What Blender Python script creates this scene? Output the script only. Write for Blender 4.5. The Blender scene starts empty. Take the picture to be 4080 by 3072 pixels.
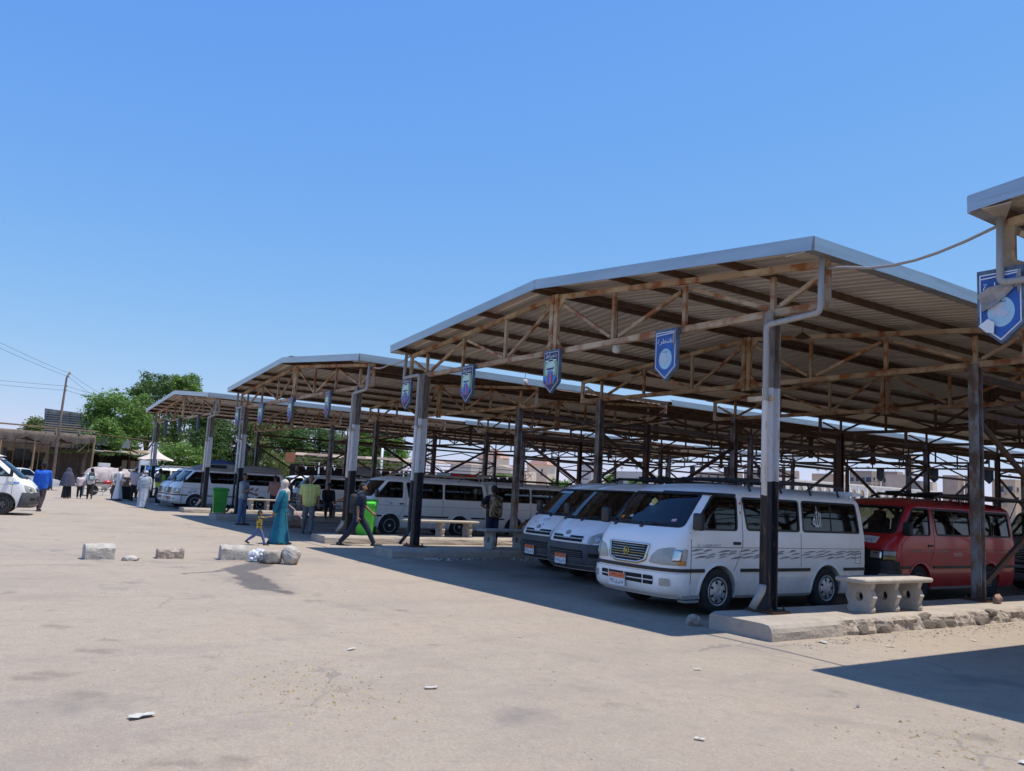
import bpy, bmesh, math, random
import numpy as np
from mathutils import Vector, Matrix, noise as mnoise
random.seed(7); RNG = np.random.default_rng(11)
sc = bpy.context.scene
C = sc.collection
PI = math.pi
def R(d): return math.radians(d)

# ------------------------------------------------------------------ camera
cam_d = bpy.data.cameras.new('camera'); cam = bpy.data.objects.new('camera', cam_d); C.objects.link(cam)
sc.camera = cam
cam_d.sensor_width = 36.0; cam_d.lens = 36.0*3294.0/4080.0; cam_d.clip_start = 0.1; cam_d.clip_end = 6000
_pi, _ro, _ya = 0.1273, 0.0551, 0.9791
_F = Vector((-math.sin(_ya)*math.cos(_pi), math.cos(_ya)*math.cos(_pi), math.sin(_pi)))
_Rt = _F.cross(Vector((0, 0, 1))).normalized(); _U = _Rt.cross(_F)
_Rr = math.cos(_ro)*_Rt + math.sin(_ro)*_U
_Ur = math.cos(_ro)*_U - math.sin(_ro)*_Rt
m = Matrix((_Rr, _Ur, -_F)).transposed().to_4x4(); m.translation = Vector((7.6201, -9.564, 1.65))
cam.matrix_world = m

# ------------------------------------------------------------------ sky, sun, exposure
SUN = Vector((0.90, 1.46, 5.15)).normalized()          # direction towards the sun
elev = math.asin(SUN.z); azim = math.atan2(SUN.x, SUN.y)
W = bpy.data.worlds.new('World'); sc.world = W; W.use_nodes = True
wn = W.node_tree.nodes; wl = W.node_tree.links
sky = wn.new('ShaderNodeTexSky'); sky.sky_type = 'NISHITA'; sky.sun_disc = False
sky.sun_elevation = elev; sky.sun_rotation = azim
sky.altitude = 0; sky.air_density = 1.0; sky.dust_density = 0.0; sky.ozone_density = 6.0
bg = wn['Background']; bg.inputs['Strength'].default_value = 0.145
def _vm(op, a, b):
    v = wn.new('ShaderNodeVectorMath'); v.operation = op
    for i, q in enumerate((a, b)):
        if isinstance(q, tuple): v.inputs[i].default_value = q
        else: wl.new(q, v.inputs[i])
    return v.outputs[0]
_k = 0.145                                             # camera response: each channel of the sky rolls off like a phone's sensor
_x = _vm('MULTIPLY', sky.outputs[0], (.95*_k, 1.80*_k, 14.6*_k))
_y = _vm('DIVIDE', _x, _vm('ADD', _vm('MULTIPLY', _x, (.42, .99, 1.125)), (1.0, 1.0, 1.0)))
wl.new(_vm('MULTIPLY', _y, (1/_k, 1/_k, 1/_k)), bg.inputs['Color'])
sun_d = bpy.data.lights.new('sun', 'SUN'); sun_d.energy = 4.6; sun_d.angle = R(0.53); sun_d.color = (1.0, 0.945, 0.85)
sun = bpy.data.objects.new('sun', sun_d); C.objects.link(sun)
sun.rotation_euler = SUN.to_track_quat('Z', 'Y').to_euler(); sun.location = (0, 0, 40)
sc.view_settings.view_transform = 'Standard'; sc.view_settings.look = 'None'
sc.view_settings.exposure = 0.10; sc.view_settings.gamma = 1.0; sc.view_settings.use_curve_mapping = False
sc.cycles.max_bounces = 8; sc.cycles.transparent_max_bounces = 16

# ------------------------------------------------------------------ materials
MATS = {}
def mat(name, c1, c2=None, scale=4.0, rough=0.6, metal=0.0, bump=0.0, bscale=None, lo=0.4, hi=0.6, detail=5.0,
        spec=0.5, stretch=None, coat=0.0, rough2=None, world=False, dist=0.02, rnd=0.0, c3=None, s3=0.6, lo3=.55, hi3=.7):
    M = bpy.data.materials.new(name); M.use_nodes = True; MATS[name] = M
    n = M.node_tree.nodes; l = M.node_tree.links; p = n['Principled BSDF']
    p.inputs['Base Color'].default_value = (*c1, 1); p.inputs['Roughness'].default_value = rough
    p.inputs['Metallic'].default_value = metal; p.inputs['Specular IOR Level'].default_value = spec
    p.inputs['Coat Weight'].default_value = coat; p.inputs['Coat Roughness'].default_value = 0.08
    if c2 is None and not bump: return M
    tc = n.new('ShaderNodeTexCoord'); src = tc.outputs['Object']
    if world:
        g = n.new('ShaderNodeNewGeometry'); src = g.outputs['Position']
    if stretch:
        mp = n.new('ShaderNodeMapping'); mp.inputs['Scale'].default_value = stretch; l.new(src, mp.inputs[0]); src = mp.outputs[0]
    if c2 is not None:
        t = n.new('ShaderNodeTexNoise'); t.inputs['Scale'].default_value = scale; t.inputs['Detail'].default_value = detail
        t.inputs['Roughness'].default_value = 0.6
        l.new(src, t.inputs['Vector'])
        mr = n.new('ShaderNodeMapRange'); mr.inputs[1].default_value = lo; mr.inputs[2].default_value = hi
        l.new(t.outputs[0], mr.inputs[0])
        mx = n.new('ShaderNodeMix'); mx.data_type = 'RGBA'; mx.inputs[6].default_value = (*c1, 1); mx.inputs[7].default_value = (*c2, 1)
        l.new(mr.outputs[0], mx.inputs[0]); out = mx.outputs[2]
        if c3 is not None:
            t3 = n.new('ShaderNodeTexNoise'); t3.inputs['Scale'].default_value = s3; t3.inputs['Detail'].default_value = 6
            l.new(src, t3.inputs['Vector'])
            m3 = n.new('ShaderNodeMapRange'); m3.inputs[1].default_value = lo3; m3.inputs[2].default_value = hi3; l.new(t3.outputs[0], m3.inputs[0])
            x3 = n.new('ShaderNodeMix'); x3.data_type = 'RGBA'; x3.inputs[7].default_value = (*c3, 1)
            l.new(m3.outputs[0], x3.inputs[0]); l.new(out, x3.inputs[6]); out = x3.outputs[2]
        if rnd:
            oi = n.new('ShaderNodeObjectInfo'); hs = n.new('ShaderNodeHueSaturation')
            m4 = n.new('ShaderNodeMapRange'); m4.inputs[3].default_value = 1-rnd; m4.inputs[4].default_value = 1+rnd
            l.new(oi.outputs['Random'], m4.inputs[0]); l.new(m4.outputs[0], hs.inputs['Value']); l.new(out, hs.inputs['Color']); out = hs.outputs[0]
        l.new(out, p.inputs['Base Color'])
        if rough2 is not None:
            m2 = n.new('ShaderNodeMapRange'); m2.inputs[1].default_value = lo; m2.inputs[2].default_value = hi
            m2.inputs[3].default_value = rough; m2.inputs[4].default_value = rough2
            l.new(t.outputs[0], m2.inputs[0]); l.new(m2.outputs[0], p.inputs['Roughness'])
    if bump:
        b = n.new('ShaderNodeBump'); b.inputs['Strength'].default_value = bump; b.inputs['Distance'].default_value = dist
        t2 = n.new('ShaderNodeTexNoise'); t2.inputs['Scale'].default_value = bscale or scale*3; t2.inputs['Detail'].default_value = 6
        l.new(src, t2.inputs['Vector']); l.new(t2.outputs[0], b.inputs['Height']); l.new(b.outputs[0], p.inputs['Normal'])
    return M

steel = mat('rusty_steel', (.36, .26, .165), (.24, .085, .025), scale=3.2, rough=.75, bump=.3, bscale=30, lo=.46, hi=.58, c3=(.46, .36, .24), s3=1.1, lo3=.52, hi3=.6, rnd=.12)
steel_mid = mat('shade_brown_rusted_steel', (.115, .078, .05), (.10, .045, .022), scale=3, rough=.8, bump=.3, bscale=25, rnd=.15)  # rusted steel darkened so its colour holds the dimness deep under the roofs
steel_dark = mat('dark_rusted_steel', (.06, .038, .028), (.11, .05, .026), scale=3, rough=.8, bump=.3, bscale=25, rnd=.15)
galv = mat('galvanised_sheet', (.62, .54, .46), (.44, .375, .31), scale=1.3, rough=.5, metal=.2, lo=.35, hi=.65, stretch=(.3, 3, 1), rnd=.10, c3=(.25, .17, .11), s3=.35, lo3=.60, hi3=.75)
galv_rust = mat('rusted_sheet', (.42, .28, .2), (.25, .13, .08), scale=2.5, rough=.7, lo=.4, hi=.6, stretch=(.3, 2, 1), rnd=.1, c3=(.55, .45, .36), s3=2, lo3=.5, hi3=.6)
fascia_m = mat('folded_fascia_metal', (.46, .48, .50), (.38, .40, .42), scale=1.2, rough=.32, metal=.75, lo=.35, hi=.65, stretch=(.6, .6, 6), c3=(.34, .34, .34), s3=.9, lo3=.58, hi3=.72)
pipe_m = mat('grey_plastic_pipe', (.34, .33, .32), (.24, .23, .22), scale=3, rough=.45, lo=.4, hi=.65)
def banded_column(name, pipe=False):
    M = mat(name, (.23, .20, .17), (.13, .085, .06), scale=4, rough=.6, bump=.2, bscale=30, lo=.42, hi=.62, stretch=(3, 3, .8))
    n = M.node_tree.nodes; l = M.node_tree.links; p = n['Principled BSDF']
    base = p.inputs['Base Color'].links[0].from_socket
    tc = n.new('ShaderNodeTexCoord'); sp = n.new('ShaderNodeSeparateXYZ'); l.new(tc.outputs['Object'], sp.inputs[0])
    nz = n.new('ShaderNodeTexNoise'); nz.inputs['Scale'].default_value = 9; l.new(tc.outputs['Object'], nz.inputs['Vector'])
    ad = n.new('ShaderNodeMath'); ad.operation = 'MULTIPLY_ADD'; ad.inputs[1].default_value = .05; l.new(nz.outputs[0], ad.inputs[0]); l.new(sp.outputs['Z'], ad.inputs[2])
    ch = n.new('ShaderNodeTexNoise'); ch.inputs['Scale'].default_value = 7; ch.inputs['Detail'].default_value = 8
    mp = n.new('ShaderNodeMapping'); mp.inputs['Scale'].default_value = (3, 3, .6); l.new(tc.outputs['Object'], mp.inputs[0]); l.new(mp.outputs[0], ch.inputs['Vector'])
    cm = n.new('ShaderNodeMapRange'); cm.inputs[1].default_value = .58; cm.inputs[2].default_value = .66; l.new(ch.outputs[0], cm.inputs[0])
    def paint(col, chip):
        mm = n.new('ShaderNodeMix'); mm.data_type = 'RGBA'; mm.inputs[6].default_value = (*col, 1); mm.inputs[7].default_value = (*chip, 1)
        l.new(cm.outputs[0], mm.inputs[0]); return mm.outputs[2]
    wht = paint((.60, .60, .61), (.46, .42, .37)); blk = paint((.018, .020, .028), (.09, .065, .05))
    up = base
    if pipe:
        up = paint((.34, .33, .315), (.26, .235, .21))
    s1 = n.new('ShaderNodeMath'); s1.operation = 'GREATER_THAN'; s1.inputs[1].default_value = 3.13; l.new(ad.outputs[0], s1.inputs[0])
    s2 = n.new('ShaderNodeMath'); s2.operation = 'GREATER_THAN'; s2.inputs[1].default_value = 1.81; l.new(ad.outputs[0], s2.inputs[0])
    a = n.new('ShaderNodeMix'); a.data_type = 'RGBA'; l.new(s1.outputs[0], a.inputs[0]); l.new(wht, a.inputs[6]); l.new(up, a.inputs[7])
    b = n.new('ShaderNodeMix'); b.data_type = 'RGBA'; l.new(s2.outputs[0], b.inputs[0]); l.new(blk, b.inputs[6]); l.new(a.outputs[2], b.inputs[7])
    l.new(b.outputs[2], p.inputs['Base Color'])
    return M
col_band = banded_column('painted_column'); pipe_band = banded_column('painted_downpipe', True)
col_old = mat('weathered_blue_column', (.21, .24, .27), (.17, .095, .06), scale=4.5, rough=.6, bump=.3, bscale=25, lo=.42, hi=.58, stretch=(2, 2, .7), c3=(.09, .06, .05), s3=2.0, lo3=.5, hi3=.6)

def ground_material():
    M = bpy.data.materials.new('dusty_asphalt'); M.use_nodes = True
    n = M.node_tree.nodes; l = M.node_tree.links; p = n['Principled BSDF']; p.inputs['Roughness'].default_value = .9
    p.inputs['Specular IOR Level'].default_value = .25
    g = n.new('ShaderNodeNewGeometry'); P = g.outputs['Position']
    def nz(scale, detail=6, rough=.55, st=None):
        v = P
        if st:
            mp = n.new('ShaderNodeMapping'); mp.inputs['Scale'].default_value = st; mp.inputs['Rotation'].default_value = (0, 0, .35); l.new(P, mp.inputs[0]); v = mp.outputs[0]
        t = n.new('ShaderNodeTexNoise'); t.inputs['Scale'].default_value = scale; t.inputs['Detail'].default_value = detail; t.inputs['Roughness'].default_value = rough
        l.new(v, t.inputs['Vector']); return t.outputs[0]
    def rng(s, a, b, c=0., d=1.):
        m_ = n.new('ShaderNodeMapRange'); m_.inputs[1].default_value = a; m_.inputs[2].default_value = b; m_.inputs[3].default_value = c; m_.inputs[4].default_value = d
        l.new(s, m_.inputs[0]); return m_.outputs[0]
    def mix(f, a, b):
        x = n.new('ShaderNodeMix'); x.data_type = 'RGBA'
        if isinstance(f, float): x.inputs[0].default_value = f
        else: l.new(f, x.inputs[0])
        for i, v in ((6, a), (7, b)):
            if isinstance(v, tuple): x.inputs[i].default_value = (*v, 1)
            else: l.new(v, x.inputs[i])
        return x.outputs[2]
    c = mix(rng(nz(.22), .38, .62), (.465, .375, .278), (.395, .33, .257))
    c = mix(rng(nz(.9, 8), .45, .7), c, (.47, .39, .295))
    c = mix(rng(nz(1.0, 8, .65, (1.1, .5, 1)), .50, .70, 0., .7), c, (.32, .27, .225))
    c = mix(rng(nz(.45, 9, .65), .60, .68), c, (.26, .225, .19))
    c = mix(rng(nz(1.3, 4, .5), .655, .74, 0., .75), c, (.17, .145, .12))
    c = mix(rng(nz(.6, 10, .75), .55, .75, 0., .7), c, (.52, .44, .35))
    c = mix(rng(nz(7, 8, .7), .48, .70, 0., .55), c, (.30, .255, .215))
    c = mix(rng(nz(4.2, 9, .72), .56, .68, 0., .6), c, (.50, .42, .34))
    c = mix(rng(nz(34, 5, .7), .38, .68, 0., .7), c, (.29, .24, .20))
    c = mix(rng(nz(120, 3, .7), .62, .72, 0., .5), c, (.54, .46, .37))
    # darker asphalt under the parked vans: a patch that runs along each bay, fading at its edge
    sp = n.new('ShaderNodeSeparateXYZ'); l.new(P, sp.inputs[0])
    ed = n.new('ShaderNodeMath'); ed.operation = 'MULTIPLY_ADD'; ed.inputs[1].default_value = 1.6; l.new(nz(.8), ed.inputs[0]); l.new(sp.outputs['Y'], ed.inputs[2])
    bay_tone = rng(ed.outputs[0], -.6, .9, 0., .82)
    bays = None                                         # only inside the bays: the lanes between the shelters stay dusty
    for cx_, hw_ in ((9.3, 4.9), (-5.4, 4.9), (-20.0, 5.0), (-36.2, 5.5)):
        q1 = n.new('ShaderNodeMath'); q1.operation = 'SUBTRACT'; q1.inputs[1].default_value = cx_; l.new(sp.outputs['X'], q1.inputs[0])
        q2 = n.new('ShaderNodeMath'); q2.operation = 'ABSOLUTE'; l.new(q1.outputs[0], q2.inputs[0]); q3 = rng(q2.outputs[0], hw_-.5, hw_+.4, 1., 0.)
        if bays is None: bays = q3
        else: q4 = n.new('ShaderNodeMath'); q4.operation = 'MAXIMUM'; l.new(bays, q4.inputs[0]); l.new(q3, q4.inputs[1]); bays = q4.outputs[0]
    q5 = n.new('ShaderNodeMath'); q5.operation = 'MULTIPLY'; l.new(bay_tone, q5.inputs[0]); l.new(bays, q5.inputs[1]); bay_tone = q5.outputs[0]
    c = mix(bay_tone, c, mix(rng(nz(.7, 7), .4, .62), (.125, .098, .082), (.19, .155, .13)))
    cr = n.new('ShaderNodeTexVoronoi'); cr.feature = 'DISTANCE_TO_EDGE'; cr.inputs['Scale'].default_value = .42
    dv = n.new('ShaderNodeVectorMath'); dv.operation = 'MULTIPLY_ADD'; dv.inputs[1].default_value = (.9, .9, 0)
    tn = n.new('ShaderNodeTexNoise'); tn.inputs['Scale'].default_value = 1.5; tn.inputs['Detail'].default_value = 8; l.new(P, tn.inputs['Vector'])
    l.new(tn.outputs['Color'], dv.inputs[0]); l.new(P, dv.inputs[2]); l.new(dv.outputs[0], cr.inputs['Vector'])
    crk = rng(cr.outputs['Distance'], .004, .012, .55, 0.)
    mk = n.new('ShaderNodeMath'); mk.operation = 'MULTIPLY'; l.new(crk, mk.inputs[0]); l.new(rng(nz(.3), .52, .6), mk.inputs[1])
    c = mix(mk.outputs[0], c, (.2, .185, .17))
    wob = n.new('ShaderNodeVectorMath'); wob.operation = 'MULTIPLY_ADD'; wob.inputs[1].default_value = (.55, .55, 0)
    tw = n.new('ShaderNodeTexNoise'); tw.inputs['Scale'].default_value = 2.4; tw.inputs['Detail'].default_value = 7; tw.inputs['Roughness'].default_value = .65; l.new(P, tw.inputs['Vector']); l.new(tw.outputs['Color'], wob.inputs[0]); l.new(P, wob.inputs[2])
    Q = n.new('ShaderNodeVectorMath'); Q.operation = 'SUBTRACT'; Q.inputs[1].default_value = (.275, .275, 0); l.new(wob.outputs[0], Q.inputs[0]); Q = Q.outputs[0]
    def vm(op, a, b=None, out=0, sc_=None):
        v = n.new('ShaderNodeVectorMath'); v.operation = op
        for i, q in enumerate((a, b)):
            if q is None: continue
            if isinstance(q, tuple): v.inputs[i].default_value = q
            else: l.new(q, v.inputs[i])
        if sc_ is not None: l.new(sc_, v.inputs['Scale'])
        return v.outputs[out]
    def mth(op, a, b, clamp=False):
        v = n.new('ShaderNodeMath'); v.operation = op; v.use_clamp = clamp
        for i, q in enumerate((a, b)):
            if isinstance(q, (int, float)): v.inputs[i].default_value = q
            else: l.new(q, v.inputs[i])
        return v.outputs[0]
    def seg(ax, ay, bx, by, r_, soft):
        A = (ax, ay, 0.); BA = (bx-ax, by-ay, 0.); L2 = max(1e-6, BA[0]**2+BA[1]**2); PA = vm('SUBTRACT', Q, A)
        t = mth('MULTIPLY', vm('DOT_PRODUCT', PA, BA, 1), 1/L2, True); d = vm('LENGTH', vm('SUBTRACT', PA, vm('SCALE', BA, None, 0, t)), None, 1)
        return rng(d, r_-soft*.3, r_+soft, 1., 0.)
    def union(L_):
        o_ = L_[0]
        for q in L_[1:]: o_ = mth('MAXIMUM', o_, q)
        return o_
    damp = union([seg(-9.3, -4.6, -9.3, -3.1, .42, .35), seg(-8.9, -4.1, -6.3, -5.15, .38, .3), seg(-6.3, -5.15, -4.6, -5.3, .28, .25)])
    c = mix(mth('MULTIPLY', damp, .42), c, (.25, .21, .175))
    wet = union([seg(-9.0, -3.95, -7.6, -5.0, .26, .07), seg(-7.5, -5.2, -6.95, -6.15, .035, .06), seg(-7.6, -5.1, -6.3, -5.15, .17, .07), seg(-6.3, -5.2, -5.0, -5.4, .22, .07), seg(-5.0, -5.35, -4.4, -5.2, .10, .07)])
    c = mix(mth('MULTIPLY', wet, .80), c, (.115, .095, .08))
    spots = union([seg(x_, y_, x_+.08, y_+.1, r_, .10) for x_, y_, r_ in ((-2.35, -8.48, .05), (-.97, -8.28, .05), (-.01, -8.85, .06), (-.14, -8.68, .05), (2.43, -8.35, .05), (2.5, -8.0, .04), (.63, -8.62, .05), (3.3, -8.3, .04))])
    c = mix(mth('MULTIPLY', spots, .42), c, (.15, .125, .105))
    track = union([seg(-14, -8.6, 1.0, -5.4, .05, .16), seg(-14, -7.2, 1.0, -4.0, .05, .16), seg(1.0, -5.4, 5.5, -2.2, .05, .16), seg(1.0, -4.0, 4.4, -1.2, .05, .16)])
    c = mix(mth('MULTIPLY', mth('MULTIPLY', track, .30), rng(nz(1.1, 6), .42, .62)), c, (.22, .19, .16))
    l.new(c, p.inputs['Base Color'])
    rw_ = n.new('ShaderNodeMapRange'); rw_.inputs[3].default_value = .9; rw_.inputs[4].default_value = .42; l.new(wet, rw_.inputs[0]); l.new(rw_.outputs[0], p.inputs['Roughness'])
    b = n.new('ShaderNodeBump'); b.inputs['Strength'].default_value = .75; b.inputs['Distance'].default_value = .02
    ad = n.new('ShaderNodeMath'); ad.operation = 'ADD'; l.new(nz(60, 6, .7), ad.inputs[0]); l.new(nz(5, 6), ad.inputs[1])
    l.new(ad.outputs[0], b.inputs['Height']); l.new(b.outputs[0], p.inputs['Normal'])
    return M
ground_m = ground_material()
conc = mat('dusty_concrete', (.43, .37, .305), (.35, .30, .25), scale=2.5, rough=.9, bump=.6, bscale=22, lo=.35, hi=.65, c3=(.28, .26, .24), s3=5, lo3=.58, hi3=.7)
conc_rough = mat('broken_concrete', (.46, .385, .31), (.30, .24, .19), scale=7, rough=.95, bump=1.0, bscale=18, lo=.38, hi=.62, dist=.05)
bench_m = mat('bench_terrazzo', (.50, .44, .375), (.40, .35, .30), scale=6, rough=.75, bump=.3, bscale=40, lo=.35, hi=.65, rnd=.05)
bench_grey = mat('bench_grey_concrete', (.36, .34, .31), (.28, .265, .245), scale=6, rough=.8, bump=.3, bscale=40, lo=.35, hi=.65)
stone_m = mat('pale_concrete_block', (.52, .47, .40), (.42, .38, .33), scale=5, rough=.9, bump=.9, bscale=30, lo=.35, hi=.65, c3=(.33, .30, .27), s3=9, lo3=.56, hi3=.66)

# ------------------------------------------------------------------ mesh helpers
class MB:
    def __init__(s): s.v = []; s.f = []
    def add(s, vs, fs):
        o = len(s.v); s.v.extend([tuple(v) for v in vs]); s.f.extend([tuple(i+o for i in f) for f in fs]); return s
    def box(s, c, d, rot=None):
        c = Vector(c); hx, hy, hz = d[0]/2, d[1]/2, d[2]/2; vs = []
        for z in (-hz, hz):
            for x, y in ((-hx, -hy), (hx, -hy), (hx, hy), (-hx, hy)):
                w = Vector((x, y, z))
                if rot is not None: w = rot @ w
                vs.append(c+w)
        return s.add(vs, [(3, 2, 1, 0), (4, 5, 6, 7), (0, 1, 5, 4), (1, 2, 6, 5), (2, 3, 7, 6), (3, 0, 4, 7)])
    def beam(s, a, b, w=.07, h=None, up=(0, 0, 1)):
        a = Vector(a); b = Vector(b); h = h or w; d = b-a; L = d.length
        if L < 1e-6: return s
        d.normalize(); u = Vector(up)
        if abs(d.dot(u)) > .99: u = Vector((0, 1, 0))
        x = d.cross(u).normalized(); z = x.cross(d)
        rot = Matrix((x, d, z)).transposed()
        return s.box((a+b)/2, (w, L, h), rot)
    def tube(s, pts, r, n=10, cap=True):
        pts = [Vector(p) for p in pts]; rs = r if isinstance(r, (list, tuple)) else [r]*len(pts)
        o = len(s.v); prev = None
        for i, p in enumerate(pts):
            if i == 0: d = pts[1]-p
            elif i == len(pts)-1: d = p-pts[i-1]
            else: d = (pts[i+1]-p).normalized()+(p-pts[i-1]).normalized()
            d.normalize()
            if prev is None:
                u = Vector((0, 0, 1)) if abs(d.z) < .9 else Vector((1, 0, 0))
            else: u = prev
            x = d.cross(u).normalized(); y = x.cross(d).normalized(); prev = y
            for k in range(n):
                a = 2*PI*k/n; s.v.append(tuple(p+rs[i]*(math.cos(a)*x+math.sin(a)*y)))
        for i in range(len(pts)-1):
            for k in range(n):
                a = o+i*n+k; b = o+i*n+(k+1) % n; s.f.append((a, b, b+n, a+n))
        if cap:
            s.f.append(tuple(o+k for k in range(n-1, -1, -1))); s.f.append(tuple(o+(len(pts)-1)*n+k for k in range(n)))
        return s
    def loft(s, rings, close=True, cap=True):
        o = len(s.v); n = len(rings[0])
        for r_ in rings: s.v.extend([tuple(p) for p in r_])
        for i in range(len(rings)-1):
            for k in range(n if close else n-1):
                a = o+i*n+k; b = o+i*n+(k+1) % n; s.f.append((a, b, b+n, a+n))
        if cap and close:
            s.f.append(tuple(o+k for k in range(n-1, -1, -1))); s.f.append(tuple(o+(len(rings)-1)*n+k for k in range(n)))
        return s
    def lathe(s, prof, n=20, c=(0, 0, 0), axis='z'):
        rings = []
        for r_, h in prof:
            ring = []
            for k in range(n):
                a = 2*PI*k/n; x, y = r_*math.cos(a), r_*math.sin(a)
                if axis == 'z': ring.append((c[0]+x, c[1]+y, c[2]+h))
                elif axis == 'x': ring.append((c[0]+h, c[1]+x, c[2]+y))
                else: ring.append((c[0]+y, c[1]+h, c[2]+x))
            rings.append(ring)
        return s.loft(rings)
    def prism(s, poly, a, b):                     # poly: list of 3D points; extruded by offset vectors a..b
        a = Vector(a); b = Vector(b); n = len(poly); o = len(s.v)
        s.v.extend([tuple(Vector(p)+a) for p in poly]); s.v.extend([tuple(Vector(p)+b) for p in poly])
        s.f.append(tuple(o+k for k in range(n-1, -1, -1))); s.f.append(tuple(o+n+k for k in range(n)))
        for k in range(n): s.f.append((o+k, o+(k+1) % n, o+n+(k+1) % n, o+n+k))
        return s
    def xf(s, M):
        s.v = [tuple(M @ Vector(v)) for v in s.v]; return s
    def mesh(s, name, m=None, smooth=False, angle=None):
        me = bpy.data.meshes.new(name); me.from_pydata(s.v, [], s.f)
        if m: me.materials.append(m)
        if smooth or angle:
            me.polygons.foreach_set('use_smooth', [True]*len(me.polygons))
            if angle: me.set_sharp_from_angle(angle=R(angle))
        me.update(); return me
def recalc(me):
    b = bmesh.new(); b.from_mesh(me); bmesh.ops.recalc_face_normals(b, faces=b.faces); b.to_mesh(me); b.free(); return me
def link(name, me, parent=None, loc=None, rz=None):
    o = bpy.data.objects.new(name, me); C.objects.link(o)
    if parent: o.parent = parent
    if loc is not None: o.location = loc
    if rz is not None: o.rotation_euler = (0, 0, rz)
    return o
def obj(name, mb, m, parent=None, loc=None, smooth=False, angle=None, rz=None, fix=False):
    me = mb.mesh(name, m, smooth, angle)
    if fix: recalc(me)
    return link(name, me, parent, loc, rz)
def tag(o, label=None, cat=None, group=None, kind=None):
    if label: o['label'] = label
    if cat: o['category'] = cat
    if group: o['group'] = group
    if kind: o['kind'] = kind
    return o
def thing(name, label, cat, loc=(0, 0, 0), rz=0., group=None):
    o = bpy.data.objects.new(name, None); C.objects.link(o); o.location = loc; o.rotation_euler = (0, 0, rz); o.empty_display_size = .2
    return tag(o, label, cat, group)
def copy_tree(o, parent=None):
    c = o.copy(); C.objects.link(c); c.parent = parent
    for ch in [k for k in KIDS.get(o.name, [])]: copy_tree(ch, c)
    return c
KIDS = {}
def index_kids():
    KIDS.clear()
    for o in bpy.data.objects:
        if o.parent: KIDS.setdefault(o.parent.name, []).append(o)
def bevel_mesh(me, w=.01, seg=2, ang=30):
    b = bmesh.new(); b.from_mesh(me)
    bmesh.ops.recalc_face_normals(b, faces=b.faces)
    es = [e for e in b.edges if len(e.link_faces) == 2 and e.calc_face_angle() > R(ang)]
    bmesh.ops.bevel(b, geom=es, offset=w, segments=seg, affect='EDGES', profile=.5)
    b.to_mesh(me); b.free(); return me
TXT = {}
def text_geo(s, res=2):                           # outline geometry of a string, scaled so that its height is 1
    if s in TXT: return TXT[s]
    c = bpy.data.curves.new('lettering', 'FONT'); c.body = s; c.size = 1; c.resolution_u = res
    o = bpy.data.objects.new('lettering', c); C.objects.link(o)
    dg = bpy.context.evaluated_depsgraph_get(); dg.update()
    me = bpy.data.meshes.new_from_object(o.evaluated_get(dg))
    v = np.array([(w.co.x, w.co.y) for w in me.vertices]); f = [tuple(p.vertices) for p in me.polygons]
    bpy.data.objects.remove(o); bpy.data.curves.remove(c); bpy.data.meshes.remove(me)
    v -= v.min(0); v /= v[:, 1].max(); TXT[s] = (v, f, float(v[:, 0].max())); return TXT[s]

# ------------------------------------------------------------------ ground
def ground():
    # one sheet, finely divided near the lot, reaching the horizon
    xs = [-3000, -900, -300, -160]+list(np.arange(-100, 24.1, 2.0))+[60, 300, 1500]
    ys = [-1500, -300, -80]+list(np.arange(-30, 60.1, 2.0))+[100, 200, 400, 900, 3000]
    mb = MB(); nx = len(xs)
    for y in ys:
        for x in xs: mb.v.append((x, y, 0.0))
    for j in range(len(ys)-1):
        for i in range(nx-1): a = j*nx+i; mb.f.append((a, a+1, a+nx+1, a+nx))
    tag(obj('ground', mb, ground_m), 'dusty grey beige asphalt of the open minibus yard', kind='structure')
ground()
def pavement(X, y0=-1.0, y1=38.5, label='', x0=-.3, x1=.85):
    # raised concrete island along a line of columns, worn edges; the nearest one is eroded along its open side
    mb = MB(); H = .2; near = X == 0
    ys = list(np.arange(y0, 8, .05 if near else .25))+list(np.arange(8, y1+.1, 1.5)); prof = []
    for i, y in enumerate(ys):
        j = lambda k, a=.02: mnoise.noise(Vector((X+k*3.1, y*1.7, k)))*a
        ch = max(0, .25-(y-y0))*.6; w = min(1, max(0, (y-.1)/.5)) if (near and y < 8) else 0
        e = lambda z, k: w*(.055*mnoise.noise(Vector((3, y*4.2, z*9+k)))+.035*mnoise.noise(Vector((9, y*13, z*22+k)))-.02)+j(k, .02)
        prof.append([(X+x0+ch+j(1), y, 0), (X+x0+ch+j(1), y, H-.03), (X+x0+ch+.03, y, H+j(2, .01)), (X+x1-.30, y, H+j(4, .008)), (X+x1-.13+e(.9, 1), y, H+j(4, .012)-w*.012*(1+mnoise.noise(Vector((1, y*9, 5))))), (X+x1-.04+e(.2, 2), y, H-.01+j(3, .01)-w*.05*abs(mnoise.noise(Vector((2, y*7, 1))))), (X+x1+e(.16, 3), y, H-.05), (X+x1+.01+e(.1, 4), y, H*.5), (X+x1+.02+e(.05, 5), y, H*.25), (X+x1+.02+e(.0, 6)+w*.02, y, 0)])
    mb.loft(prof, cap=True); me = mb.mesh('pavement', conc); recalc(me)
    if near:
        me.materials.append(conc_rough)
        for p in me.polygons:
            if p.center.x > X+x1-.09 and .45 < p.center.y < 8 and p.center.z < .19: p.material_index = 1
    o = link('pavement', me); tag(o, label, kind='structure')
    return o
PAVES = []
for X, lb in ((0, 'broken edged concrete island along the nearest line of columns'), (-10.46, 'concrete island in shade behind the three white vans'), (-14.52, 'concrete island under the green bin and the walking man'),
              (-25.38, 'concrete island behind the woman in the teal dress'), (-30.42, 'concrete island beside the farthest high roof van'), (-42.03, 'concrete island at the far left end of the shelters')):
    PAVES.append(pavement(X, label=lb))
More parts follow.
